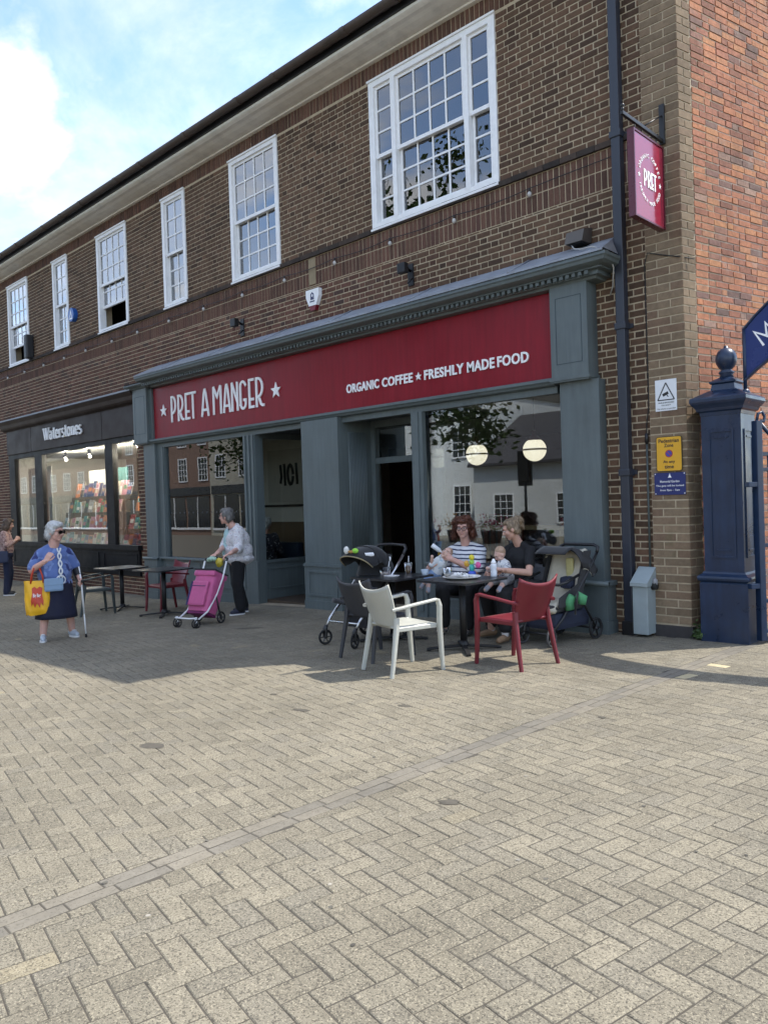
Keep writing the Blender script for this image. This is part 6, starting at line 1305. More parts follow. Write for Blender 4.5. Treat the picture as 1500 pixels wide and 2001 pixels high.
mb = MB(); mb.lathe([(0.032, 0.0), (0.045, 0.06), (0.043, 0.06), (0.030, 0.004)], 18, caps=False); mb.obj('tub', mat('pale_blue_card', (0.50, 0.58, 0.66), 0.6, 0.05), t); mb = MB(); mb.lathe([(0.0, 0.001), (0.03, 0.002)], 16); mb.obj('base', MATS['pale_blue_card'], t)
t = thing('tray', 'round white tray with wrappers and a napkin on the right table', 'tray', (-4.98, -1.72, ZT2))
mb = MB(); mb.lathe([(0.0, 0.002), (0.15, 0.002), (0.19, 0.018), (0.20, 0.022), (0.20, 0.026), (0.185, 0.024), (0.145, 0.008), (0.0, 0.008)], 30, caps=False); mb.obj('dish', mat('tray_white', (0.74, 0.73, 0.69), 0.4, 0.06), t)
rt = random.Random(2)
for k in range(5):
    x0_, y0_, r0_ = rt.uniform(-.09, .09), rt.uniform(-.08, .08), rt.uniform(0.03, 0.055)
    mb = MB(); mb.grid(lambda u, v: (x0_+(u-.5)*2.2*r0_, y0_+(v-.5)*1.8*r0_, 0.012+0.02*k*0.4+0.02*abs(math.sin(u*7+k)*math.cos(v*6+2*k))), 8, 8, thick=0.002, smooth=False); mb.obj('crumpled_wrapper', MATS['paper_white'], t)
t = thing('plastic_cup', 'empty clear plastic cup standing on the white tray', 'cup', (-5.12, -1.78, ZT2+0.027))
mb = MB(); mb.lathe([(0.033, 0.0), (0.046, 0.085), (0.048, 0.085), (0.035, 0.0)], 20, caps=False); mb.obj('wall', CLR, t); mb = MB(); mb.lathe([(0.0, 0.001), (0.034, 0.002), (0.037, 0.02), (0.0, 0.022)], 18); mb.obj('dregs', mat('dregs', (0.45, 0.40, 0.35), 0.4, 0.1), t)
t = thing('suction_toy', 'bright yellow, green and pink baby toy standing on the right table', 'toy', (-5.03, -1.48, ZT2))
for p, rr, nm, cc_ in (((0, 0, 0.03), (0.045, 0.045, 0.03), 'royal', (0.05, 0.12, 0.6)), ((0, 0, 0.09), (0.03, 0.03, 0.045), 'teal', (0.05, 0.45, 0.38)), ((0, 0, 0.15), (0.028, 0.028, 0.03), 'lime', (0.35, 0.65, 0.08)), ((0.0, 0, 0.20), (0.03, 0.03, 0.03), 'yellow', (0.85, 0.70, 0.05)), ((-0.07, 0.0, 0.13), (0.035, 0.02, 0.035), 'amber', (0.85, 0.45, 0.05)), ((0.075, 0.01, 0.12), (0.035, 0.02, 0.035), 'pink', (0.80, 0.12, 0.35)), ((-0.05, 0.02, 0.07), (0.03, 0.02, 0.03), 'white', (0.8, 0.8, 0.75))):
    mb = MB(); mb.ell(p, rr, 12, 8); mb.obj('toy_piece', mat('toy_'+nm, cc_, 0.35, 0.08, 20), t)
mb = MB()
for d in (-1, 1): mb.tube([(0, 0, 0.12), (d*0.04, 0, 0.14), (d*0.07, 0, 0.125)], 0.006, 6)
mb.obj('toy_arm', MATS['toy_white'], t)
t = thing('baby_bottle', 'white baby bottle standing by the hand of the woman in black', 'bottle', (-4.79, -1.42, ZT2))
mb = MB(); mb.lathe([(0.0, 0), (0.032, 0.0), (0.034, 0.01), (0.034, 0.05), (0.028, 0.075), (0.033, 0.10), (0.033, 0.125), (0.026, 0.135)], 18); mb.obj('body', mat('milk_plastic', (0.72, 0.74, 0.78), 0.3, 0.05), t)
mb = MB(); mb.lathe([(0.027, 0.136), (0.027, 0.155), (0.018, 0.165), (0.012, 0.185), (0.0, 0.19)], 16); mb.obj('cap', LET, t)
# advertising board by the bookshop door
ab = thing('bookshop_board', 'black A-board with pale leaflets outside the bookshop, behind the leftmost woman', 'board', (-17.35, -0.55, gz(-17.35)), R(-25))
for s in (-1, 1):
    mb = MB(); mb.bbox(-0.30, 0.30, -0.012, 0.012, 0.0, 0.95, b=0.006, M=T(0, s*0.16, 0) @ Matrix.Rotation(R(s*9), 4, 'X')); mb.obj('board', BKF, ab)
for k, (x, z_) in enumerate(((-0.14, 0.62), (0.10, 0.66), (-0.02, 0.35))): mb = MB(); mb.box(x-0.08, x+0.08, -0.02, -0.015, z_-0.1, z_+0.12, M=T(0, -0.16, 0) @ Matrix.Rotation(R(-9), 4, 'X')); mb.obj('leaflet', MATS['paper_white'], ab)
# ------------------------------------------------------------------ people
def cap_mesh(mb, a, ra, b, rb, n=14):
    """closed tapered capsule"""
    a, b = Vector(a), Vector(b); d = b-a; L = d.length
    if L < 1e-5: mb.ell(a, ra, n, 8); return
    d.normalize(); u = d.orthogonal().normalized(); w = d.cross(u); rings = []
    for k in range(5): t = math.pi/2*k/4; rings.append((a-d*ra*math.cos(t), ra*math.sin(t)))
    for k in range(1, 4): rings.append((a+d*L*k/4, ra+(rb-ra)*k/4))
    for k in range(5): t = math.pi/2*k/4; rings.append((b+d*rb*math.sin(t), rb*math.cos(t)))
    vs = []
    for c, r in rings:
        for j in range(n): an = 2*math.pi*j/n; vs.append(c+(u*math.cos(an)+w*math.sin(an))*max(r, 1e-5))
    fs = [(i*n+j, i*n+(j+1) % n, (i+1)*n+(j+1) % n, (i+1)*n+j) for i in range(len(rings)-1) for j in range(n)]
    mb.add(vs, fs)
def blob(prims, voxel, smooth=3, wr=0.0, wscale=14.0, sm_f=0.5, cut=None):
    """prims: ('c',p,r,q,s) capsules, ('e',centre,(rx,ry,rz),matrix) ellipsoids, fused into one skin"""
    mb = MB()
    for p in prims:
        if p[0] == 'c': cap_mesh(mb, *p[1:])
        else: mb.ell(p[1], p[2], 16, 11, M=(p[3] if len(p) > 3 else None))
    me = mb.mesh('b'); ob = bpy.data.objects.new('b', me)
    m = ob.modifiers.new('r', 'REMESH'); m.mode = 'VOXEL'; m.voxel_size = voxel; m.use_smooth_shade = True
    s = ob.modifiers.new('s', 'SMOOTH'); s.factor = sm_f; s.iterations = smooth
    out = bake(ob); bpy.data.meshes.remove(me)
    if wr > 0:
        n = len(out.vertices); nr = np.empty(n*3, 'f'); co = np.empty(n*3, 'f'); out.vertices.foreach_get('normal', nr); out.vertices.foreach_get('co', co)
        k = np.array([mnoise.noise((x*wscale, y*wscale, z*wscale*0.55))+0.5*mnoise.noise((x*wscale*2.2, y*wscale*2.2, z*wscale*2.2)) for x, y, z in co.reshape(-1, 3).tolist()], 'f')
        out.vertices.foreach_set('co', co+nr*np.repeat(k*wr, 3)); out.update()
    if cut:
        bm = bmesh.new(); bm.from_mesh(out); dele = [f for f in bm.faces if cut(f.calc_center_median())]; bmesh.ops.delete(bm, geom=dele, context='FACES'); bm.to_mesh(out); bm.free()
    out.polygons.foreach_set('use_smooth', [True]*len(out.polygons)); return out
def join(name, meshes, m, parent):
    bm = bmesh.new()
    for me in meshes: bm.from_mesh(me); bpy.data.meshes.remove(me)
    me = bpy.data.meshes.new(name); bm.to_mesh(me); bm.free(); me.polygons.foreach_set('use_smooth', [True]*len(me.polygons))
    me.materials.append(m); return link(name, me, parent)
def solo(name, prims, voxel, m, parent, **k):
    me = blob(prims, voxel, **k); me.materials.append(m); return link(name, me, parent)
def skin_mat(nm, c):
    m = mat(nm, c, 0.5, 0.08, 16, spec=0.35); b = m.node_tree.nodes['Principled BSDF']; b.inputs['Subsurface Weight'].default_value = 0.08; b.inputs['Subsurface Radius'].default_value = (0.01, 0.004, 0.002); return m
SKN = skin_mat('skin_fair', (0.56, 0.33, 0.25)); SKN2 = skin_mat('skin_pink', (0.62, 0.36, 0.29)); SKB = skin_mat('skin_baby', (0.66, 0.42, 0.34))
LIP = mat('lips', (0.38, 0.12, 0.11), 0.45, 0.05); EYE = mat('eye_dark', (0.03, 0.022, 0.02), 0.2, 0.05); EYW = mat('eye_white', (0.7, 0.68, 0.65), 0.3, 0.03); BROW = mat('brow', (0.12, 0.07, 0.045), 0.9, 0.1)
def hmat(face, tilt_up=(0, 0, 1)):
    f = Vector(face).normalized(); u = Vector(tilt_up); x = u.cross(-f); 
    y = -f; x = y.cross(u).normalized(); z = x.cross(y).normalized()
    return Matrix(((x.x, y.x, z.x, 0), (x.y, y.y, z.y, 0), (x.z, y.z, z.z, 0), (0, 0, 0, 1)))
def head_prims(c, H, s=1.0, jaw=1.0, chub=1.0):
    c = Vector(c); P = lambda x, y, z: c + (H @ Vector((x*s, y*s, z*s))); r = lambda *a: tuple(q*s for q in a)
    pr = [('e', P(0, 0.012, 0.022), r(0.074*chub**.5, 0.092, 0.097), H), ('e', P(0, -0.028, -0.045), r(0.056*chub, 0.058, 0.062*jaw), H), ('e', P(0, -0.062, -0.088), r(0.026*chub, 0.022, 0.022), H),
          ('e', P(0, -0.070, 0.034), r(0.056, 0.022, 0.020), H), ('c', P(0, -0.086, 0.014), 0.009*s, P(0, -0.108, -0.022), 0.0125*s), ('e', P(0, -0.080, -0.052), r(0.026, 0.012, 0.014), H)]
    for k in (-1, 1): pr += [('e', P(k*0.036, -0.056, -0.022), r(0.030*chub, 0.030, 0.032), H), ('e', P(k*0.077, 0.008, -0.006), r(0.010, 0.020, 0.031), H), ('e', P(k*0.012, -0.096, -0.026), r(0.008, 0.010, 0.007), H)]
    return pr
def face_parts(body, c, H, s=1.0, brow=BROW, smile=0.0):
    c = Vector(c); P = lambda x, y, z: c + (H @ Vector((x*s, y*s, z*s))); r = lambda *a: tuple(q*s for q in a)
    for k in (-1, 1):
        mb = MB(); mb.ell(P(k*0.031, -0.083, 0.010), r(0.0135, 0.006, 0.0075), 10, 7, M=H); mb.obj('eye', EYW, body)
        mb = MB(); mb.ell(P(k*0.031, -0.0875, 0.010), r(0.006, 0.003, 0.006), 10, 7, M=H); mb.obj('iris', EYE, body)
        mb = MB(); mb.tube([P(k*0.014, -0.090, 0.032), P(k*0.031, -0.090, 0.037), P(k*0.050, -0.080, 0.030)], 0.0035*s, 6); mb.obj('eyebrow', brow, body)
    mb = MB(); mb.tube([P(-0.024, -0.081, -0.056+smile*0.006), P(-0.012, -0.0885, -0.055), P(0, -0.090, -0.057), P(0.012, -0.0885, -0.055), P(0.024, -0.081, -0.056+smile*0.006)], [0.0015*s, 0.004*s, 0.0045*s, 0.004*s, 0.0015*s], 8); mb.obj('mouth', LIP, body)
def hand_mesh(w, d, n, side, curl=0.5, s=1.0, spread=0.06):
    """w wrist, d finger direction, n palm normal, side +1/-1 where the thumb sits along d x n"""
    w, d, n = Vector(w), Vector(d).normalized(), Vector(n); n = (n-d*n.dot(d)).normalized(); sd = d.cross(n)*side; pr = []
    for i, (o, l) in enumerate(((0.029, 0.072), (0.0098, 0.080), (-0.0098, 0.074), (-0.028, 0.058))):
        k0 = w+sd*o*0.6*s; k1 = w+(d*0.082+sd*o)*s; pr.append(('c', k0, 0.0135*s, k1, 0.0105*s)); dd = (d+sd*(o*spread*20)).normalized(); p = k1
        for j, q in enumerate((0.45, 0.32, 0.23)):
            a = curl*(0.55+0.45*j); dd = (Matrix.Rotation(a, 4, d.cross(n)*1.0) @ dd).normalized(); e = p+dd*l*q*s; pr.append(('c', p, (0.0092-0.0008*j)*s, e, (0.0085-0.0008*j)*s)); p = e
    t0 = w+(d*0.022+sd*0.022)*s; t1 = t0+(d*0.030+sd*0.026+n*0.012)*s; t2 = t1+(d*0.030+sd*0.008+n*0.012)*s; t3 = t2+(d*0.024-sd*0.002+n*0.006)*s
    pr += [('c', t0, 0.0145*s, t1, 0.0115*s), ('c', t1, 0.0105*s, t2, 0.0095*s), ('c', t2, 0.0092*s, t3, 0.0078*s)]
    pr.append(('c', w-d*0.03*s, 0.021*s, w+d*0.015*s, 0.019*s))
    return blob(pr, 0.0042*s, 2, sm_f=0.4)
def limb(a, b, c, r0, r1, r2): return [('c', a, r0, b, r1), ('c', b, r1, c, r2)]
def shoe(ank, toe, s=1.0, hgt=0.052):
    """prims of a shoe from ankle point towards toe direction"""
    a = Vector(ank); t = Vector(toe).normalized(); g_ = a.z-0.075
    h = Vector((a.x, a.y, g_+0.042)); return [('c', h-t*0.035*s, 0.038*s, h+t*0.07*s, 0.038*s), ('c', h+t*0.07*s, 0.037*s, h+t*0.135*s-Vector((0, 0, 0.008)), 0.030*s), ('c', h+Vector((0, 0, 0.02)), 0.037*s, a, 0.036*s)]
def sole(mb, ank, toe, s=1.0, z0=None):
    a = Vector(ank); t = Vector(toe); t.z = 0; t.normalize(); n = Vector((-t.y, t.x, 0)); zb = a.z-0.078 if z0 is None else z0; pts = []
    for i in range(20):
        an = 2*math.pi*i/20; l = math.cos(an); w_ = math.sin(an)*0.041*s*(1.0+0.12*l); pts.append(a+t*(0.048+0.115*l)*s+n*w_)
    vs = [(p.x, p.y, zb) for p in pts]+[(p.x, p.y, zb+0.022) for p in pts]; mb.add(vs, [tuple(range(19, -1, -1)), tuple(range(20, 40))]+[(i, (i+1) % 20, 20+(i+1) % 20, 20+i) for i in range(20)])
def sunglasses(parent, c, H, s=1.0, m=None, lens=None, rr=0.024, clear=False, name='glasses'):
    c = Vector(c); P = lambda x, y, z: c + (H @ Vector((x*s, y*s, z*s))); m = m or PLB
    g_ = thing(name, None, None); g_.parent = parent; del_label(g_)
    mb = MB()
    for k in (-1, 1):
        mb.tube([P(k*0.032+rr*1.15*math.cos(R(20*i)), -0.104+abs(k)*0.0+0.010*math.cos(R(20*i))*k, 0.008+rr*0.85*math.sin(R(20*i))) for i in range(18)], 0.0028*s, 6, closed=True)
        mb.tube([P(k*0.060, -0.094, 0.016), P(k*0.080, -0.05, 0.014), P(k*0.084, 0.01, 0.010)], 0.003*s, 6)
    mb.tube([P(-0.008, -0.108, 0.012), P(0.008, -0.108, 0.012)], 0.003*s, 6); mb.obj('frame', m, g_)
    for k in (-1, 1):
        mb = MB(); mb.add([P(k*0.032+rr*1.1*math.cos(R(30*i)), -0.1035+0.010*math.cos(R(30*i))*k, 0.008+rr*0.82*math.sin(R(30*i))) for i in range(12)], [tuple(range(12))]); mb.obj('lens', lens or PLB, g_)
    return g_
def cloth_mat(nm, base, cols, scale, thr=0.55, rough=0.85, stretch=(1, 1, 1)):
    """printed cloth: base colour with patches of others"""
    m = bpy.data.materials.new(nm); m.use_nodes = True; t = m.node_tree; b = t.nodes['Principled BSDF']; b.inputs['Roughness'].default_value = rough; b.inputs['Sheen Weight'].default_value = 0.15
    co = N(t, 'ShaderNodeTexCoord').outputs['Object']; mp = N(t, 'ShaderNodeVectorMath', operation='MULTIPLY', inp={1: stretch}); t.links.new(co, mp.inputs[0]); oc = None
    rgb = N(t, 'ShaderNodeRGB'); rgb.outputs[0].default_value = (*base, 1); oc = rgb.outputs[0]
    for i, (c, sc, th) in enumerate(cols):
        ad = N(t, 'ShaderNodeVectorMath', operation='ADD', inp={1: (i*3.7, i*1.3, i*2.1)}); t.links.new(mp.outputs[0], ad.inputs[0])
        nz = N(t, 'ShaderNodeTexNoise', inp={'Scale': scale*sc, 'Detail': 2, 'Distortion': 0.6}); t.links.new(ad.outputs[0], nz.inputs['Vector'])
        st = N(t, 'ShaderNodeMapRange', inp={1: th, 2: th+0.03}); t.links.new(nz.outputs[0], st.inputs[0]); mx = N(t, 'ShaderNodeMix', data_type='RGBA', inp={7: (*c, 1)}); t.links.new(st.outputs[0], mx.inputs[0]); t.links.new(oc, mx.inputs[6]); oc = mx.outputs[2]
    t.links.new(oc, b.inputs['Base Color']); nb = N(t, 'ShaderNodeTexNoise', inp={'Scale': 26, 'Detail': 5}); t.links.new(co, nb.inputs['Vector']); bp = N(t, 'ShaderNodeBump', inp={'Strength': 0.5, 'Distance': 0.006}); t.links.new(nb.outputs[0], bp.inputs['Height']); t.links.new(bp.outputs[0], b.inputs['Normal'])
    MATS[nm] = m; return m
def stripe_mat(nm, base, line, period, width, tilt=(0, 0, 1), rough=0.85):
    m = bpy.data.materials.new(nm); m.use_nodes = True; t = m.node_tree; b = t.nodes['Principled BSDF']; b.inputs['Roughness'].default_value = rough
    co = N(t, 'ShaderNodeTexCoord').outputs['Object']; nz = N(t, 'ShaderNodeTexNoise', inp={'Scale': 5, 'Detail': 2}); t.links.new(co, nz.inputs['Vector'])
    dt = N(t, 'ShaderNodeVectorMath', operation='DOT_PRODUCT', inp={1: tilt}); t.links.new(co, dt.inputs[0])
    ad = N(t, 'ShaderNodeMath', operation='MULTIPLY_ADD', inp={1: 0.05}); t.links.new(nz.outputs[0], ad.inputs[0]); t.links.new(dt.outputs['Value'], ad.inputs[2])
    md = N(t, 'ShaderNodeMath', operation='PINGPONG', inp={1: period/2}); t.links.new(ad.outputs[0], md.inputs[0])
    lt = N(t, 'ShaderNodeMath', operation='LESS_THAN', inp={1: width/2}); t.links.new(md.outputs[0], lt.inputs[0])
    mx = N(t, 'ShaderNodeMix', data_type='RGBA', inp={6: (*base, 1), 7: (*line, 1)}); t.links.new(lt.outputs[0], mx.inputs[0]); t.links.new(mx.outputs[2], b.inputs['Base Color']); MATS[nm] = m; return m
def hair_mat(nm, a, b_, sc=60):
    m = bpy.data.materials.new(nm); m.use_nodes = True; t = m.node_tree; b = t.nodes['Principled BSDF']; b.inputs['Roughness'].default_value = 0.5
    co = N(t, 'ShaderNodeTexCoord').outputs['Object']; mp = N(t, 'ShaderNodeVectorMath', operation='MULTIPLY', inp={1: (1.0, 1.0, 0.3)}); t.links.new(co, mp.inputs[0])
    nz = N(t, 'ShaderNodeTexNoise', inp={'Scale': sc, 'Detail': 4, 'Roughness': 0.7}); t.links.new(mp.outputs[0], nz.inputs['Vector']); cr = N(t, 'ShaderNodeValToRGB'); cr.color_ramp.elements[0].position = 0.35; cr.color_ramp.elements[1].position = 0.68
    cr.color_ramp.elements[0].color = (*a, 1); cr.color_ramp.elements[1].color = (*b_, 1); t.links.new(nz.outputs[0], cr.inputs[0]); t.links.new(cr.outputs[0], b.inputs['Base Color'])
    bp = N(t, 'ShaderNodeBump', inp={'Strength': 0.8, 'Distance': 0.008}); t.links.new(nz.outputs[0], bp.inputs['Height']); t.links.new(bp.outputs[0], b.inputs['Normal']); MATS[nm] = m; return m
def hair_cap(c, H, s=1.0, front=0.0, extra=()):
    c = Vector(c); P = lambda x, y, z: c + (H @ Vector((x*s, y*s, z*s))); r = lambda *a: tuple(q*s for q in a)
    pr = [('e', P(0, 0.032, 0.040), r(0.083, 0.088, 0.094), H), ('e', P(0, -0.022+front, 0.088), r(0.066, 0.062, 0.040), H)]
    for k in (-1, 1): pr += [('e', P(k*0.062, 0.012, 0.03), r(0.026, 0.058, 0.062), H), ('e', P(k*0.052, 0.055, -0.03), r(0.034, 0.045, 0.055), H)]
    for e in extra: pr.append(('e', P(*e[0]), r(*e[1]), H))
    return pr
def Vv(*a): return Vector(a)
def strands(me, n, L, r=0.0022, curl=0.0, down=0.75, out=0.13, seed=1, flow=(0, 0, -1)):
    """loose locks rooted on the hair surface so that its outline breaks up"""
    rs = random.Random(seed); mb = MB(); F = list(me.polygons); flow = Vector(flow)
    for k in range(n):
        f = rs.choice(F); c, nn = f.center.copy(), f.normal.copy(); d = flow*down+Vector((rs.gauss(0, .35), rs.gauss(0, .35), rs.gauss(0, .2))); d = d-nn*d.dot(nn); d = d.normalized() if d.length > 1e-3 else nn.orthogonal()
        l = L*rs.uniform(0.6, 1.3); u = nn; w = d.cross(nn); m = 9 if curl else 4; ph = rs.uniform(0, 6.28); pts = []
        for i in range(m):
            t = i/(m-1); q = c+d*l*t+nn*(out*l*t*(1-0.5*t)-0.004)
            if curl: q += (u*math.cos(ph+t*9)+w*math.sin(ph+t*9))*curl
            else: q += w*0.004*math.sin(ph+t*4)
            pts.append(q)
        mb.tube(pts, [r*(1-0.55*i/(m-1)) for i in range(m)], 3)
    return mb
def hair_obj(name, prims, voxel, m, parent, n=500, L=0.045, curl=0.0, flow=(0, 0, -1), **k):
    me = blob(prims, voxel, **k); mb = strands(me, n, L, curl=curl, flow=flow, seed=len(prims)+n, r=0.0034 if curl else 0.0022); ms = mb.mesh('s')
    return join(name, [me, ms], m, parent)
# ---------- woman with a crutch
p = thing('person', 'woman in a blue patterned top and navy skirt with a white crutch', 'person', (-10.14, -3.76, gz(-10.14)), R(78))
hc = (0.02, -0.06, 1.405); H = hmat((0.62, -0.78, -0.10))
LA = dict(sh=Vv(.165, .0, 1.125), el=Vv(.275, .03, .915), wr=Vv(.285, -.13, .77)); RA = dict(sh=Vv(-.165, .0, 1.125), el=Vv(-.285, -.06, .93), wr=Vv(-.15, -.25, 1.045))
LL = (Vv(.10, 0, .72), Vv(.15, -.04, .42), Vv(.20, .05, .085)); RL = (Vv(-.10, 0, .72), Vv(-.14, -.08, .42), Vv(-.18, -.07, .085))
bp_ = head_prims(hc, H, 1.06, 1.0, 1.14)+[('c', Vv(0, 0.01, 1.19), 0.072, Vv(0.01, -0.03, 1.33), 0.064), ('e', Vv(0, 0.01, 1.04), (0.15, 0.11, 0.15)), ('e', Vv(0, -0.03, 0.84), (0.185, 0.17, 0.20)), ('e', Vv(0, 0.0, .72), (0.18, 0.15, .13))]
bp_ += limb(LA['sh'], LA['el'], LA['wr'], .048, .046, .030)+limb(RA['sh'], RA['el'], RA['wr'], .048, .046, .030)+limb(*LL, .085, .062, .042)+limb(*RL, .085, .062, .042)
TL, TR = Vv(.25, -.97, 0), Vv(-.20, -.98, 0)
body = join('body', [blob(bp_, 0.008, 3), hand_mesh(LA['wr'], (0, -0.85, -0.25), (-1, 0, -.2), 1, 0.75), hand_mesh(RA['wr'], (0.45, -0.25, 0.75), (0.5, 0.8, 0), -1, 0.8)], SKN2, p)
face_parts(p, hc, H, 1.06)
BTOP = cloth_mat('blue_print', (0.10, 0.155, 0.36), [((0.17, 0.245, 0.48), 1.0, 0.56), ((0.020, 0.03, 0.13), 0.75, 0.60)], 9.0)
solo('top', [('e', Vv(0, 0.01, 1.05), (0.185, 0.155, 0.165)), ('e', Vv(0, -0.02, 0.88), (0.220, 0.205, 0.22)), ('e', Vv(0, -0.01, 0.74), (0.222, 0.20, 0.12)), ('c', LA['sh'], .066, LA['sh'].lerp(LA['el'], .85), .074), ('c', RA['sh'], .066, RA['sh'].lerp(RA['el'], .85), .074), ('c', Vv(-.06, 0.005, 1.205), .05, Vv(-.165, 0, 1.13), .064), ('c', Vv(.06, 0.005, 1.205), .05, Vv(.165, 0, 1.13), .064)], 0.010, BTOP, p, wr=0.009, wscale=10)
mb = MB()   # pale cord print down the front
rp = random.Random(4)
def front_y(z): return -0.152-0.075*math.exp(-((z-0.90)/0.17)**2)-0.010
for k in range(2): mb.tube([(0.030+0.02*math.sin(z_*33+k*3.14), front_y(z_)-0.014, z_) for z_ in [1.20-0.02*i for i in range(22)]], 0.010, 6)
mb.tube([(0.03+0.055*math.cos(R(i*18)), front_y(0.80)-0.017, 0.79+0.055*math.sin(R(i*18))) for i in range(20)], 0.008, 6, closed=True)
mb.obj('cord_print', mat('cord_white', (0.68, 0.69, 0.70), 0.8, 0.1, 40), p)
sk = MB()
def skirt(u, v):
    a = 2*math.pi*u; w_ = 0.20+0.055*v; d_ = 0.185+0.045*v; f_ = 1+0.025*v*math.sin(7*a); return (w_*math.cos(a)*f_, -0.015+d_*math.sin(a)*f_-0.03*v, 0.76-0.47*v)
sk.grid(skirt, 44, 8, thick=-0.006); sk.obj('skirt', mat('navy_skirt', (0.008, 0.010, 0.032), 0.85, 0.2, 12, 0.004, 25), p)
WSH = mat('pale_trainer', (0.52, 0.58, 0.66), 0.6, 0.12, 25); WSO = mat('white_sole', (0.72, 0.72, 0.72), 0.6, 0.05)
for an, t_ in ((LL[2], TL), (RL[2], TR)):
    sh_ = solo('shoe', shoe(an, t_, 1.0), 0.007, WSH, p); mb = MB(); sole(mb, an, t_, 1.06, an.z-0.084); mb.obj('sole', WSO, sh_)
    mb = MB(); n_ = Vector((-t_.y, t_.x, 0)).normalized(); 
    for q in (0.03, 0.055, 0.08): c_ = Vector((an.x, an.y, an.z-0.075+0.087-0.18*(q-0.03)))+t_.normalized()*q; mb.tube([c_-n_*0.025, c_+Vector((0, 0, 0.006)), c_+n_*0.025], 0.004, 5)
    mb.obj('laces', WSO, sh_)
GHR = hair_mat('grey_hair', (0.34, 0.34, 0.33), (0.72, 0.72, 0.71))
hair_obj('hair', hair_cap(hc, H, 1.13, 0.0, (((0, 0.085, -0.005), (0.062, 0.045, 0.07)), ((0.02, 0.09, 0.05), (0.05, 0.05, 0.04)), ((-0.045, -0.035, 0.075), (0.03, 0.035, 0.03)))), 0.008, GHR, p, wr=0.007, wscale=45)
sunglasses(p, hc, H, 1.06, mat('tort_frame', (0.05, 0.025, 0.015), 0.3, 0.2), mat('dark_lens', (0.012, 0.010, 0.010), 0.08, 0.0))
MW = p.matrix_basis.copy()
cr_ = thing('crutch', 'white forearm crutch with a black cuff in the hand of the woman in blue', 'crutch', (0, 0, 0)); Wp = lambda *a: MW @ Vector(a)
tip = Vector((-9.85, -3.50, gz(-9.85)+0.004)); grip = Wp(.285, -.20, .745); cuff = Wp(.30, .0, .955); dirc = (cuff-tip).normalized()
mb = MB(); mb.tube([tip+dirc*0.03, tip.lerp(grip, 0.45)], 0.009, 10); mb.tube([tip.lerp(grip, 0.42), grip, grip.lerp(cuff, 1.0)], 0.0115, 10); mb.obj('shaft', mat('crutch_white', (0.72, 0.72, 0.71), 0.35, 0.05), cr_)
mb = MB(); mb.tube([tip, tip+dirc*0.045], [0.016, 0.012], 12); mb.obj('ferrule', RUB, cr_)
mb = MB(); mb.tube([grip-Vector((0.01, 0.0, 0)), grip+Vector((0.10, -0.02, 0.01))], 0.016, 10); mb.obj('grip', PLB, cr_)
mb = MB(); ax_ = (LA['el']-LA['wr']).normalized(); mid_ = LA['wr'].lerp(LA['el'], 0.55); mb.tube([Wp(*(mid_-ax_*0.07)), Wp(*(mid_)), Wp(*(mid_+ax_*0.07))], [0.050, 0.053, 0.056], 16, caps=False); mb.obj('cuff', mat('cuff_black', (0.015, 0.015, 0.016), 0.6, 0.1), cr_)
YBG = mat('yellow_bag', (0.80, 0.42, 0.012), 0.5, 0.14, 9, 0.006, 16); RDB = mat('bag_red', (0.62, 0.06, 0.02), 0.5, 0.1)
fo = MW @ RA['wr'].lerp(RA['el'], 0.62); by = thing('tote_bag', 'yellow plastic tote bag with red handles and red print on her forearm', 'bag', (fo.x, fo.y, fo.z-0.05), R(60))
def tote(u, v):
    a = 2*math.pi*u; c_, s_ = math.cos(a), math.sin(a); w_ = 0.165+0.005*math.sin(v*5)-0.018*(1-v); d_ = 0.03+0.045*math.sin(min(1, (1-v)*1.5)*math.pi/2)*(1 if v > .12 else v/.12*0.4+0.6)
    return (w_*abs(c_)**0.7*(1 if c_ > 0 else -1)*(1+0.012*math.sin(v*23+u*31)), d_*s_*(1+0.10*math.sin(u*40+v*9)), -0.56+0.43*v+0.012*math.sin(u*25)*(1-v)+0.008*math.sin(u*12.56)*v)
mb = MB(); mb.grid(tote, 48, 18); mb.add([tote(u/48, 0) for u in range(48)], [tuple(range(47, -1, -1))]); mb.obj('bag_body', YBG, by)
mb = MB()
for s_ in (-1, 1): mb.tube([(-0.075, s_*0.03, -0.16), (-0.065, s_*0.03, -0.06), (-0.03, s_*0.02, 0.035), (0.0, s_*0.012, 0.052), (0.03, s_*0.02, 0.035), (0.065, s_*0.03, -0.06), (0.075, s_*0.03, -0.16)], 0.011, 6)
mb.obj('handle', RDB, by)
def on_tote(x, z_):  # front skin of the tote
    v = (z_+0.56)/0.43; best = min(range(24, 48), key=lambda i: abs(tote(i/48, v)[0]-x)); return tote(best/48, v)[1]
mb = MB(); pl_ = [(-0.062, -0.22), (-0.03, -0.20), (0.0, -0.225), (0.03, -0.20), (0.065, -0.22), (0.058, -0.30), (0.075, -0.38), (0.07, -0.45), (0.045, -0.40), (0.03, -0.47), (0.0, -0.41), (-0.03, -0.47), (-0.045, -0.40), (-0.07, -0.45), (-0.075, -0.38), (-0.058, -0.30)]
for i in range(len(pl_)):
    a, b_ = pl_[i], pl_[(i+1) % len(pl_)]; c_ = (0, -0.32); n_ = 5
    def pt(f, g_): x = c_[0]+((a[0]+(b_[0]-a[0])*g_)-c_[0])*f; z_ = c_[1]+((a[1]+(b_[1]-a[1])*g_)-c_[1])*f; return (x, on_tote(x, z_)-0.007, z_)
    mb.grid(lambda u, v: pt(u, v), 4, 2)
mb.obj('red_print', RDB, by)
o = fit_text('Big Bag', -0.045, 0.045, -0.345, -0.285, -0.088, by, LET, bold=0.02, depth=0.001, name='print')
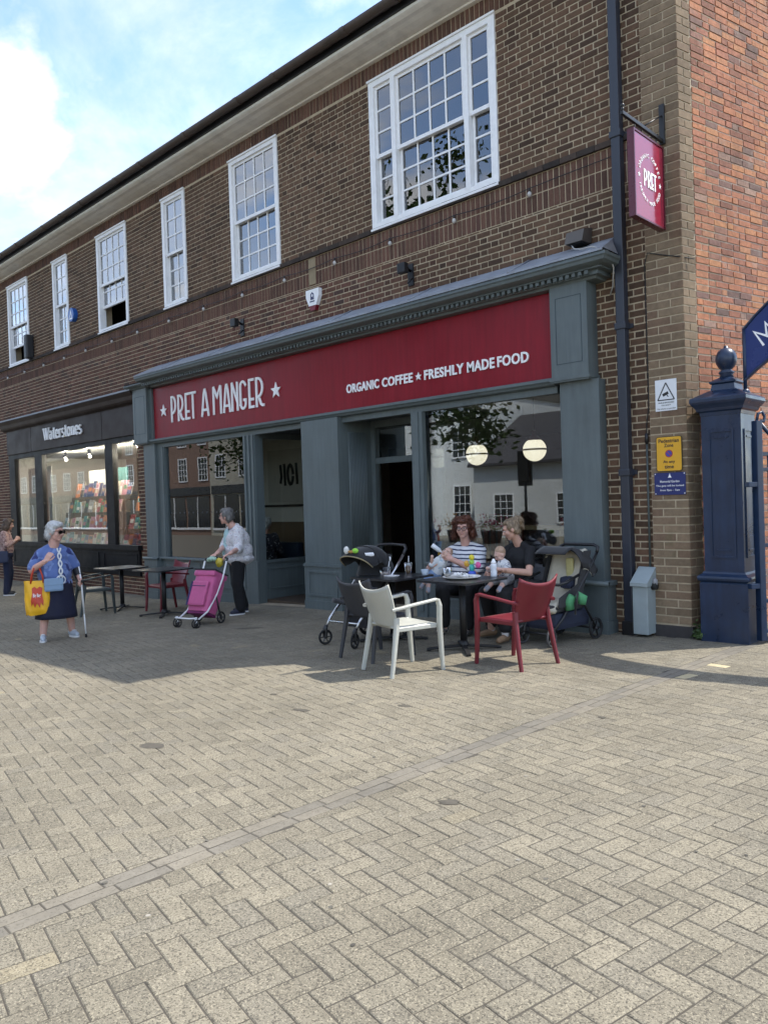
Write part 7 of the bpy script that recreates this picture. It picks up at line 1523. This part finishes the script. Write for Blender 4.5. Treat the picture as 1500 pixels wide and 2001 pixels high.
sb_ = MW @ Vv(-.06, -.24, .735); bb = thing('shoulder_bag', 'pale blue cross-body bag hanging in front of the navy skirt', 'bag', (sb_.x, sb_.y, sb_.z), R(70))
mb = MB(); mb.bbox(-0.115, 0.115, -0.035, 0.035, -0.085, 0.085, b=0.03); mb.obj('pouch', mat('pale_blue_leather', (0.24, 0.36, 0.52), 0.5, 0.08), bb)
mb = MB(); mb.bbox(-0.112, 0.112, -0.041, -0.034, 0.0, 0.083, b=0.006); mb.obj('flap', MATS['pale_blue_leather'], bb)
# ---------- woman with the pink trolley
p = thing('person', 'woman in a white speckled jacket and black trousers holding the pink trolley', 'person', (-9.86, -1.14, gz(-9.86)), R(-22))
hc = (-0.01, -0.09, 1.50); H = hmat((-0.55, -0.83, -0.02)); s_ = 1.0
MW = p.matrix_basis.copy(); hl = MW.inverted() @ (tr.matrix_basis @ Vector((0.12, 0.40, 0.925))); hr = MW.inverted() @ (tr.matrix_basis @ Vector((-0.12, 0.40, 0.925)))
LA = dict(sh=Vv(.20, .03, 1.28), el=Vv(.285, .02, 1.02), wr=hl+Vv(0.0, .085, .035)); RA = dict(sh=Vv(-.20, .03, 1.28), el=Vv(-.30, -.05, 1.05), wr=hr+Vv(-.01, .085, .035))
LL = (Vv(.10, .05, .84), Vv(.11, .02, .46), Vv(.12, .05, .085)); RL = (Vv(-.10, .05, .84), Vv(-.11, .06, .46), Vv(-.13, .16, .085))
bp_ = head_prims(hc, H, 1.0, 1.0, 1.1)+[('c', Vv(0, .03, 1.30), .066, Vv(-.005, -.05, 1.42), .058), ('e', Vv(0, .04, 1.13), (.175, .13, .20)), ('e', Vv(0, .03, .93), (.165, .15, .16)), ('e', Vv(0, .05, .84), (.165, .14, .12))]
bp_ += limb(LA['sh'], LA['el'], LA['wr'], .058, .045, .029)+limb(RA['sh'], RA['el'], RA['wr'], .058, .045, .029)+limb(*LL, .085, .06, .045)+limb(*RL, .085, .06, .045)
body = join('body', [blob(bp_, 0.008, 3), hand_mesh(LA['wr'], (hl-LA['wr']), (0, -.2, -1), -1, 0.8), hand_mesh(RA['wr'], (hr-RA['wr']), (0, -.2, -1), 1, 0.8)], SKN2, p)
face_parts(p, hc, H)
JKT = cloth_mat('speckled_jacket', (0.66, 0.65, 0.66), [((0.30, 0.27, 0.33), 3.2, 0.58), ((0.50, 0.36, 0.38), 2.4, 0.62)], 19.0)
solo('jacket', [('e', Vv(0, .06, 1.14), (.225, .19, .20)), ('e', Vv(0, .075, .96), (.235, .225, .18)), ('e', Vv(0, .09, .85), (.235, .22, .10)), ('c', LA['sh'], .088, LA['el'], .080), ('c', LA['el'], .074, LA['el'].lerp(LA['wr'], .25), .066), ('c', RA['sh'], .088, RA['el'], .080), ('c', RA['el'], .078, RA['el'].lerp(RA['wr'], .25), .068), ('c', Vv(-.15, .03, 1.28), .065, Vv(.15, .03, 1.28), .065), ('c', Vv(-.05, .06, 1.34), .05, Vv(.05, .06, 1.34), .05)], 0.011, JKT, p, wr=0.013, wscale=11)
solo('shirt', [('e', Vv(-.01, -.085, 1.13), (.07, .06, .19)), ('e', Vv(-.01, -.105, .96), (.065, .065, .15))], 0.012, cloth_mat('mint_print', (0.36, 0.52, 0.52), [((0.14, 0.24, 0.28), 2.5, 0.60)], 12.0), p, wr=0.005)
TRB = mat('black_trousers', (0.010, 0.010, 0.012), 0.85, 0.2, 14, 0.004, 20)
solo('trousers', [('e', Vv(0, .06, .85), (.20, .17, .12))]+[('c', L_[0]+Vv(0, 0, .02), .112, L_[1], .09) for L_ in (LL, RL)]+[('c', L_[1], .09, L_[2]+Vv(0, 0, .02), .078) for L_ in (LL, RL)], 0.011, TRB, p, wr=0.008, wscale=10)
NSH = mat('navy_trainer', (0.018, 0.022, 0.05), 0.6, 0.15, 25)
for an, t_ in ((LL[2], Vv(.1, -1, 0)), (RL[2], Vv(-.25, -.97, 0))):
    q_ = solo('shoe', shoe(an, t_, 1.02), 0.008, NSH, p); mb = MB(); sole(mb, an, t_, 1.08, an.z-0.084); mb.obj('sole', WSO, q_)
hair_obj('hair', hair_cap(hc, H, 1.03, 0.0, (((0, 0.075, 0.0), (0.060, 0.045, 0.06)),)), 0.008, hair_mat('dark_grey_hair', (0.06, 0.055, 0.052), (0.24, 0.23, 0.22)), p, wr=0.006, wscale=45)
sunglasses(p, hc, H, 1.0, PLB, mat('dark_lens2', (0.03, 0.012, 0.010), 0.08, 0.0))
mb = MB(); mb.tube([Vv(.07*math.cos(R(a)), .01+.075*math.sin(R(a)), 1.335+.03*math.sin(R(a))) for a in range(0, 360, 24)], 0.008, 6, closed=True); mb.obj('scarf', cloth_mat('scarf', (0.35, 0.28, 0.30), [((0.06, 0.05, 0.07), 2.0, 0.5)], 14), p)
t = thing('grocery_bag', 'yellow and pale green packet held on the trolley handle', 'bag', tuple(tr.matrix_basis @ Vector((0.0, 0.42, 0.86))), R(15))
solo('yellow_packet', [('e', Vv(.03, -.02, -.02), (.06, .045, .075)), ('e', Vv(.06, .0, .03), (.045, .04, .04))], 0.009, mat('packet_yellow', (0.62, 0.48, 0.05), 0.35, 0.25, 18), t, wr=0.01, wscale=30)
solo('green_packet', [('e', Vv(-.07, -.05, .03), (.085, .05, .035)), ('e', Vv(-.13, -.04, .01), (.05, .04, .03))], 0.009, mat('packet_green', (0.42, 0.62, 0.48), 0.4, 0.15, 18), t, wr=0.01, wscale=30)
# ---------- woman at the far left edge
p = thing('person', 'brown-haired woman in a speckled pink top and navy trousers at the left edge', 'person', (-17.85, -1.55, gz(-17.85)), R(150))
hc = (0, -0.04, 1.56); H = hmat((0.1, -0.98, -0.25))
LA = dict(sh=Vv(.18, .03, 1.36), el=Vv(.24, -.02, 1.10), wr=Vv(.10, -.19, 1.20)); RA = dict(sh=Vv(-.18, .03, 1.36), el=Vv(-.24, -.02, 1.10), wr=Vv(-.08, -.19, 1.22))
LL = (Vv(.09, .02, .88), Vv(.10, -.02, .48), Vv(.10, .05, .085)); RL = (Vv(-.09, .02, .88), Vv(-.10, .0, .48), Vv(-.12, .03, .085))
bp_ = head_prims(hc, H)+[('c', Vv(0, .02, 1.38), .06, Vv(0, -.02, 1.48), .052), ('e', Vv(0, .03, 1.20), (.155, .115, .20)), ('e', Vv(0, .02, .96), (.15, .125, .18))]+limb(LA['sh'], LA['el'], LA['wr'], .05, .042, .028)+limb(RA['sh'], RA['el'], RA['wr'], .05, .042, .028)+limb(*LL, .08, .055, .04)+limb(*RL, .08, .055, .04)
join('body', [blob(bp_, 0.009, 3), hand_mesh(LA['wr'], (-.6, -.3, .6), (-1, 0, 0), 1, .6), hand_mesh(RA['wr'], (.6, -.3, .6), (1, 0, 0), -1, .6)], SKN, p); face_parts(p, hc, H)
solo('top', [('e', Vv(0, .03, 1.21), (.185, .145, .20)), ('e', Vv(0, .02, 1.02), (.18, .15, .17)), ('c', LA['sh'], .075, LA['el'], .065), ('c', LA['el'], .062, LA['wr'].lerp(LA['el'], .3), .05), ('c', RA['sh'], .075, RA['el'], .065), ('c', RA['el'], .062, RA['wr'].lerp(RA['el'], .3), .05), ('c', Vv(-.14, .03, 1.36), .055, Vv(.14, .03, 1.36), .055)], 0.012, cloth_mat('pink_speckle', (0.42, 0.27, 0.24), [((0.20, 0.11, 0.10), 2.4, 0.52), ((0.58, 0.46, 0.40), 2.0, 0.62)], 12), p, wr=0.01, wscale=11)
solo('trousers', [('e', Vv(0, .02, .90), (.165, .14, .12))]+[('c', L_[0], .092, L_[1], .075) for L_ in (LL, RL)]+[('c', L_[1], .075, L_[2], .07) for L_ in (LL, RL)], 0.012, mat('navy_trousers', (0.012, 0.018, 0.05), 0.85, 0.2, 14, 0.004, 20), p, wr=0.008, wscale=10)
for an, t_ in ((LL[2], Vv(.2, -1, 0)), (RL[2], Vv(-.2, -1, 0))):
    q_ = solo('shoe', shoe(an, t_), 0.009, mat('black_shoe', (0.02, 0.02, 0.022), 0.5, 0.1), p); mb = MB(); sole(mb, an, t_, 1.08, an.z-0.084); mb.obj('sole', WSO, q_)
hair_obj('hair', hair_cap(hc, H, 1.08, 0.0, (((0, .06, -.06), (.085, .06, .09)), ((.06, .02, -.06), (.035, .06, .08)), ((-.06, .02, -.06), (.035, .06, .08)), ((0, .05, -.12), (.08, .05, .06)))), 0.01, hair_mat('brown_hair', (0.045, 0.028, 0.018), (0.16, 0.10, 0.065)), p, wr=0.008, wscale=35)
MW = p.matrix_basis.copy(); q = MW @ Vv(-.20, .10, .86)
t = thing('navy_handbag', 'navy shoulder bag on the hip of the leftmost woman', 'bag', tuple(q), R(150)); mb = MB(); mb.bbox(-.05, .05, -.15, .13, -.13, .13, b=.03); mb.obj('pouch', mat('navy_leather', (0.015, 0.025, 0.075), 0.45, 0.1), t); mb = MB(); mb.tube([(-.0, -.12, .12), (.03, -.06, .4), (.10, -.06, .52)], .008, 6); mb.obj('strap', MATS['navy_leather'], t)
# ---------- seated figures
def seated_world(M, *pts): return [M.inverted() @ Vector(q) for q in pts]
# woman in stripes with a baby
p = thing('person', 'seated woman with curly red-brown hair and glasses in a striped top feeding a baby', 'person', (-5.72, -0.70, gz(-5.72)), R(18))
MW = p.matrix_basis.copy(); L2 = lambda *a: MW.inverted() @ Vector(a)
hc = (0.0, -0.06, 1.225); H = hmat((0.14, -0.98, -0.08))
LA = dict(sh=Vv(.185, .03, .955), el=L2(-5.44, -0.86, 0.72), wr=L2(-5.64, -1.06, 0.86)); RA = dict(sh=Vv(-.185, .03, .955), el=L2(-5.98, -.86, .76), wr=L2(-5.93, -1.14, .76))
LL = (Vv(.11, .0, .54), Vv(.15, -.40, .53), Vv(.13, -.36, .085)); RL = (Vv(-.11, .0, .54), Vv(-.15, -.40, .53), Vv(-.17, -.34, .085))
bp_ = head_prims(hc, H, 1.0, 1.0, 1.12)+[('c', Vv(0, .03, 1.02), .066, Vv(0, -.02, 1.14), .058), ('e', Vv(0, .03, .84), (.15, .11, .15)), ('e', Vv(0, -.01, .62), (.185, .18, .16))]
bp_ += limb(LA['sh'], LA['el'], LA['wr'], .05, .048, .031)+limb(RA['sh'], RA['el'], RA['wr'], .05, .048, .031)+limb(*LL, .095, .068, .042)+limb(*RL, .095, .068, .042)
hand_l = L2(-5.74, -1.10, 0.955)
body = join('body', [blob(bp_, 0.0075, 3), hand_mesh(LA['wr'], (hand_l-LA['wr']), Vv(-.5, .6, .2), 1, .55), hand_mesh(RA['wr'], Vv(.5, -.4, .3), Vv(.6, .3, .5), -1, .5)], SKN2, p); face_parts(p, hc, H)
STR = stripe_mat('striped_cotton', (0.70, 0.70, 0.72), (0.030, 0.035, 0.085), 0.052, 0.017, (0.05, 0.1, 1))
solo('striped_top', [('e', Vv(0, .03, .85), (.20, .175, .175)), ('e', Vv(0, -.02, .66), (.225, .215, .17)), ('c', LA['sh']-Vv(.01, 0, .01), .080, LA['sh'].lerp(LA['el'], .85), .090), ('c', RA['sh']+Vv(.01, 0, -.01), .080, RA['sh'].lerp(RA['el'], .85), .090), ('c', Vv(-.06, .03, 1.03), .045, Vv(-.17, .03, .955), .070), ('c', Vv(.06, .03, 1.03), .045, Vv(.17, .03, .955), .070)], 0.010, STR, p, wr=0.010, wscale=9)
solo('trousers', [('e', Vv(0, -.02, .55), (.20, .19, .12))]+[('c', L_[0], .112, L_[1], .085) for L_ in (LL, RL)]+[('c', L_[1], .085, L_[2]+Vv(0, 0, .05), .075) for L_ in (LL, RL)], 0.012, TRB, p, wr=0.008, wscale=9)
SLV = mat('silver_shoe', (0.55, 0.50, 0.47), 0.25, 0.1, 20, metal=0.7)
for an, t_ in ((LL[2], Vv(.1, -1, 0)), (RL[2], Vv(-.15, -1, 0))): solo('shoe', shoe(an, t_, 1.0)[:2], 0.008, SLV, p)
rh = random.Random(8); pr = hair_cap(hc, H, 1.06)
for k in range(150):
    a = rh.uniform(R(-20), R(200)); z_ = rh.uniform(-.12, .11); 
    rr = 0.088+0.028*math.sin(max(0, min(1, (.11-z_)/.16))*math.pi/2)+rh.uniform(-.008, .016); q = Vector((rr*math.cos(a), rr*math.sin(a)*0.95+0.018, z_))
    if z_ > 0.04: q = Vector((q.x*(1-(z_-.04)*4.2), q.y*(1-(z_-.04)*3.5), z_+.02))
    pr.append(('e', Vector(hc)+(H @ q), (rh.uniform(.017, .027),)*3))
hair_obj('curly_hair', pr, 0.0065, hair_mat('auburn_hair', (0.030, 0.010, 0.006), (0.19, 0.060, 0.026), 90), p, n=900, L=0.05, curl=0.008, wr=0.007, wscale=60, smooth=1)
sunglasses(p, hc, H, 1.0, mat('glasses_frame', (0.05, 0.02, 0.03), 0.3, 0.1), CLR)
def baby(label, head, facev, up, hip, kneeL, kneeR, footL, footR, shL, elL, haL, shR, elR, haR, suit, trous, sock):
    b_ = thing('person', label, 'baby', (0, 0, 0)); H = hmat(facev, up); s = 0.66; hv, hp_ = Vector(head), Vector(hip); ch = hv.lerp(hp_, 0.45)
    nk = hv.lerp(hp_, 0.25)
    pr = head_prims(hv, H, s, .85, 1.2)+[('c', nk, .036, ch, .062), ('c', ch, .068, hp_, .070)]+limb(Vector(shL), Vector(elL), Vector(haL), .026, .022, .018)+limb(Vector(shR), Vector(elR), Vector(haR), .026, .022, .018)+limb(hp_, Vector(kneeL), Vector(footL), .040, .032, .022)+limb(hp_, Vector(kneeR), Vector(footR), .040, .032, .022)
    pr += [('e', Vector(haL), (.02, .02, .02)), ('e', Vector(haR), (.02, .02, .02)), ('e', Vector(footL), (.022, .03, .022)), ('e', Vector(footR), (.022, .03, .022))]
    join('body', [blob(pr, 0.006, 3)], SKB, b_); face_parts(b_, hv, H, s)
    solo('suit', [('c', nk.lerp(ch, .6), .062, ch, .075), ('c', ch, .077, hp_, .080), ('c', Vector(shL), .036, Vector(elL), .034), ('c', Vector(shR), .036, Vector(elR), .034)], 0.008, suit, b_, wr=0.006, wscale=25)
    solo('shorts', [('c', hp_, .082, hp_.lerp(ch, .2), .080), ('c', hp_, .052, Vector(kneeL), .044), ('c', hp_, .052, Vector(kneeR), .044)], 0.008, trous, b_, wr=0.005, wscale=25)
    for f, k_ in ((footL, kneeL), (footR, kneeR)): solo('sock', [('c', Vector(f).lerp(Vector(k_), .35), .027, Vector(f), .028)], 0.007, sock, b_)
    mb = MB(); solo('hair', [('e', hv+(H @ Vector((0, .02, .028)))*1.0, (.0535, .0615, .064), H)], 0.007, hair_mat('baby_hair'+str(len(MATS)), (0.35, 0.22, 0.14), (0.5, 0.34, 0.24)), b_, wr=0.0015, wscale=60)
    return b_
WSU = cloth_mat('white_suit', (0.66, 0.68, 0.70), [((0.40, 0.50, 0.58), 1.2, 0.60)], 14); PBL = mat('pale_blue_cotton', (0.28, 0.42, 0.68), 0.85, 0.1, 20, 0.004, 40); SOC = mat('grey_sock', (0.42, 0.43, 0.50), 0.85, 0.1, 30)
baby('baby in a white top and pale blue shorts lying in the striped woman\'s arm', (-5.73, -1.05, .925), (.35, -.75, .45), (.45, .25, .85), (-5.885, -1.08, .69), (-5.92, -1.16, .60), (-5.97, -1.13, .62), (-5.90, -1.20, .49), (-6.01, -1.19, .53), (-5.80, -1.12, .86), (-5.86, -1.17, .80), (-5.82, -1.20, .90), (-5.86, -1.02, .86), (-5.93, -1.08, .80), (-5.97, -1.12, .71), WSU, PBL, SOC)
t = thing('feeding_bottle', 'clear feeding bottle held to the mouth of the baby in pale blue shorts', 'bottle', (0, 0, 0))
a_, b_ = Vector((-5.715, -1.145, .945)), Vector((-5.80, -1.22, 1.035)); d_ = (b_-a_).normalized()
mb = MB(); mb.tube([a_+d_*.03, a_+d_*.04, b_-d_*.005, b_], [.012, .026, .028, .024], 16); mb.obj('body', MATS['milk_plastic'], t); mb = MB(); mb.tube([a_, a_+d_*.02, a_+d_*.03], [.006, .010, .020], 12); mb.obj('teat', LET, t)
# young woman in black
p = thing('person', 'seated young woman in a black T-shirt with hair tied up, looking down at a baby', 'person', (-4.94, -0.74, gz(-4.94)), R(-8))
MW = p.matrix_basis.copy(); L2 = lambda *a: MW.inverted() @ Vector(a)
hc = (-0.01, -0.09, 1.205); H = hmat((-0.66, -0.62, -0.36))
LA = dict(sh=Vv(.165, .02, .965), el=L2(-4.68, -0.93, .735), wr=L2(-4.80, -1.24, .785)); RA = dict(sh=Vv(-.165, .02, .965), el=L2(-5.20, -.93, .74), wr=L2(-5.06, -1.20, .70))
LL = (Vv(.10, .0, .53), Vv(.13, -.40, .52), Vv(.16, -.42, .085)); RL = (Vv(-.10, .0, .53), Vv(-.14, -.40, .52), Vv(-.20, -.26, .085))
bp_ = head_prims(hc, H, .98)+[('c', Vv(0, .02, 1.02), .054, Vv(0, -.05, 1.13), .050), ('e', Vv(0, .03, .84), (.135, .10, .15)), ('e', Vv(0, .0, .63), (.155, .13, .16))]+limb(LA['sh'], LA['el'], LA['wr'], .042, .040, .028)+limb(RA['sh'], RA['el'], RA['wr'], .042, .040, .028)+limb(*LL, .085, .06, .04)+limb(*RL, .085, .06, .04)
join('body', [blob(bp_, 0.0075, 3), hand_mesh(LA['wr'], Vv(-.75, -.3, -.1), Vv(0, -.4, -1), -1, .5), hand_mesh(RA['wr'], Vv(.6, -.5, -.1), Vv(.5, .5, .2), 1, .5)], SKN, p); face_parts(p, hc, H, .98, smile=1)
BTS = mat('black_cotton', (0.011, 0.011, 0.013), 0.85, 0.2, 14, 0.004, 22)
solo('tshirt', [('e', Vv(0, .03, .85), (.172, .14, .17)), ('e', Vv(0, .0, .66), (.175, .155, .17)), ('c', LA['sh'], .060, LA['sh'].lerp(LA['el'], .60), .060), ('c', RA['sh'], .060, RA['sh'].lerp(RA['el'], .60), .060), ('c', Vv(-.05, .02, 1.03), .04, Vv(-.155, .02, .968), .055), ('c', Vv(.05, .02, 1.03), .04, Vv(.155, .02, .968), .055)], 0.011, BTS, p, wr=0.008, wscale=10)
solo('trousers', [('e', Vv(0, -.01, .54), (.175, .16, .11))]+[('c', L_[0], .10, L_[1], .08) for L_ in (LL, RL)]+[('c', L_[1], .08, L_[2]+Vv(0, 0, .08), .068) for L_ in (LL, RL)], 0.012, TRB, p, wr=0.008, wscale=9)
TNS = mat('tan_suede', (0.30, 0.19, 0.11), 0.8, 0.15, 25)
for an, t_ in ((LL[2], Vv(.2, -1, 0)), (RL[2], Vv(-.2, -1, 0))):
    solo('sock', [('c', an+Vv(0, 0, .10), .042, an, .042)], 0.009, mat('white_sock', (0.66, 0.64, 0.64), 0.9, 0.08), p); q_ = solo('shoe', shoe(an, t_, 1.02), 0.008, TNS, p)
BHR = hair_mat('ash_brown_hair', (0.085, 0.056, 0.033), (0.34, 0.245, 0.15), 70)
hair_obj('hair', hair_cap(hc, H, .955, .012, (((0, .105, .085), (.045, .05, .045)), ((.015, .14, .065), (.035, .035, .05)), ((-.01, .13, .01), (.034, .03, .075)))), 0.007, BHR, p, n=420, L=0.032, flow=tuple(H @ Vector((0, 1, .15))), wr=0.004, wscale=40)
baby('round-headed baby in a patterned top on the lap of the woman in black', (-4.99, -1.02, .93), (-.45, -.70, -.55), (-.1, -.35, .9), (-4.95, -.95, .66), (-5.02, -1.12, .64), (-4.88, -1.12, .64), (-5.05, -1.22, .56), (-4.88, -1.22, .56), (-4.90, -1.02, .80), (-4.86, -1.12, .77), (-4.93, -1.18, .79), (-5.05, -.98, .80), (-5.10, -1.08, .77), (-5.06, -1.17, .79), cloth_mat('pattern_suit', (0.62, 0.62, 0.62), [((0.12, 0.12, 0.16), 1.6, 0.58)], 16), mat('grey_cotton', (0.35, 0.35, 0.37), 0.85, 0.1), SOC)
# grey-haired customer inside the cafe
p = thing('person', 'grey-haired customer in a dark spotted blouse sitting inside the cafe', 'person', (-11.35, 0.62, -0.06), R(205))
hc = (0, -.03, 1.27); H = hmat((-.3, -.95, 0))
LA = dict(sh=Vv(.18, .03, 1.04), el=Vv(.25, -.05, .78), wr=Vv(.12, -.28, .76)); RA = dict(sh=Vv(-.18, .03, 1.04), el=Vv(-.25, -.05, .78), wr=Vv(-.12, -.28, .76))
LL = (Vv(.1, 0, .54), Vv(.13, -.40, .52), Vv(.13, -.38, .085)); RL = (Vv(-.1, 0, .54), Vv(-.13, -.40, .52), Vv(-.13, -.38, .085))
join('body', [blob(head_prims(hc, H)+[('c', Vv(0, .02, 1.05), .058, Vv(0, -.01, 1.18), .052), ('e', Vv(0, .03, .88), (.16, .12, .2)), ('e', Vv(0, 0, .64), (.16, .14, .16))]+limb(LA['sh'], LA['el'], LA['wr'], .05, .042, .028)+limb(RA['sh'], RA['el'], RA['wr'], .05, .042, .028)+limb(*LL, .08, .055, .04)+limb(*RL, .08, .055, .04), 0.01, 3), hand_mesh(LA['wr'], Vv(-.3, -.9, 0), Vv(0, 0, -1), 1, .4), hand_mesh(RA['wr'], Vv(.3, -.9, 0), Vv(0, 0, -1), -1, .4)], SKN, p); face_parts(p, hc, H)
solo('blouse', [('e', Vv(0, .03, .89), (.19, .15, .2)), ('e', Vv(0, 0, .68), (.19, .17, .17)), ('c', LA['sh'], .075, LA['el'], .065), ('c', LA['el'], .062, LA['wr'], .045), ('c', RA['sh'], .075, RA['el'], .065), ('c', RA['el'], .062, RA['wr'], .045), ('c', Vv(-.14, .03, 1.04), .055, Vv(.14, .03, 1.04), .055)], 0.013, cloth_mat('spotted_blouse', (0.02, 0.02, 0.03), [((0.6, 0.6, 0.62), 2.2, 0.64)], 16), p, wr=0.008)
solo('trousers', [('e', Vv(0, -.01, .54), (.175, .16, .11))]+[('c', L_[0], .1, L_[1], .08) for L_ in (LL, RL)]+[('c', L_[1], .08, L_[2], .068) for L_ in (LL, RL)], 0.014, TRB, p)
hair_obj('hair', hair_cap(hc, H, 1.05, 0, (((0, .07, -.01), (.065, .045, .06)),)), 0.009, GHR, p, wr=0.007, wscale=45)
mb = MB(); st_ = thing('cafe_stool', 'dark round stool under the grey-haired customer inside the cafe', 'stool', (-11.35, 0.62, -0.06)); mb.lathe([(0.0, .40), (.17, .40), (.18, .42), (.18, .45), (0, .46)], 20); mb.obj('seat', BLU, st_)
for k in range(4): a = R(45+90*k); mb = MB(); mb.tube([(.12*math.cos(a), .12*math.sin(a), .41), (.17*math.cos(a), .17*math.sin(a), 0)], .014, 8); mb.obj('leg', WOODD, st_)
bpy.data.scenes.remove(tmp_scene)
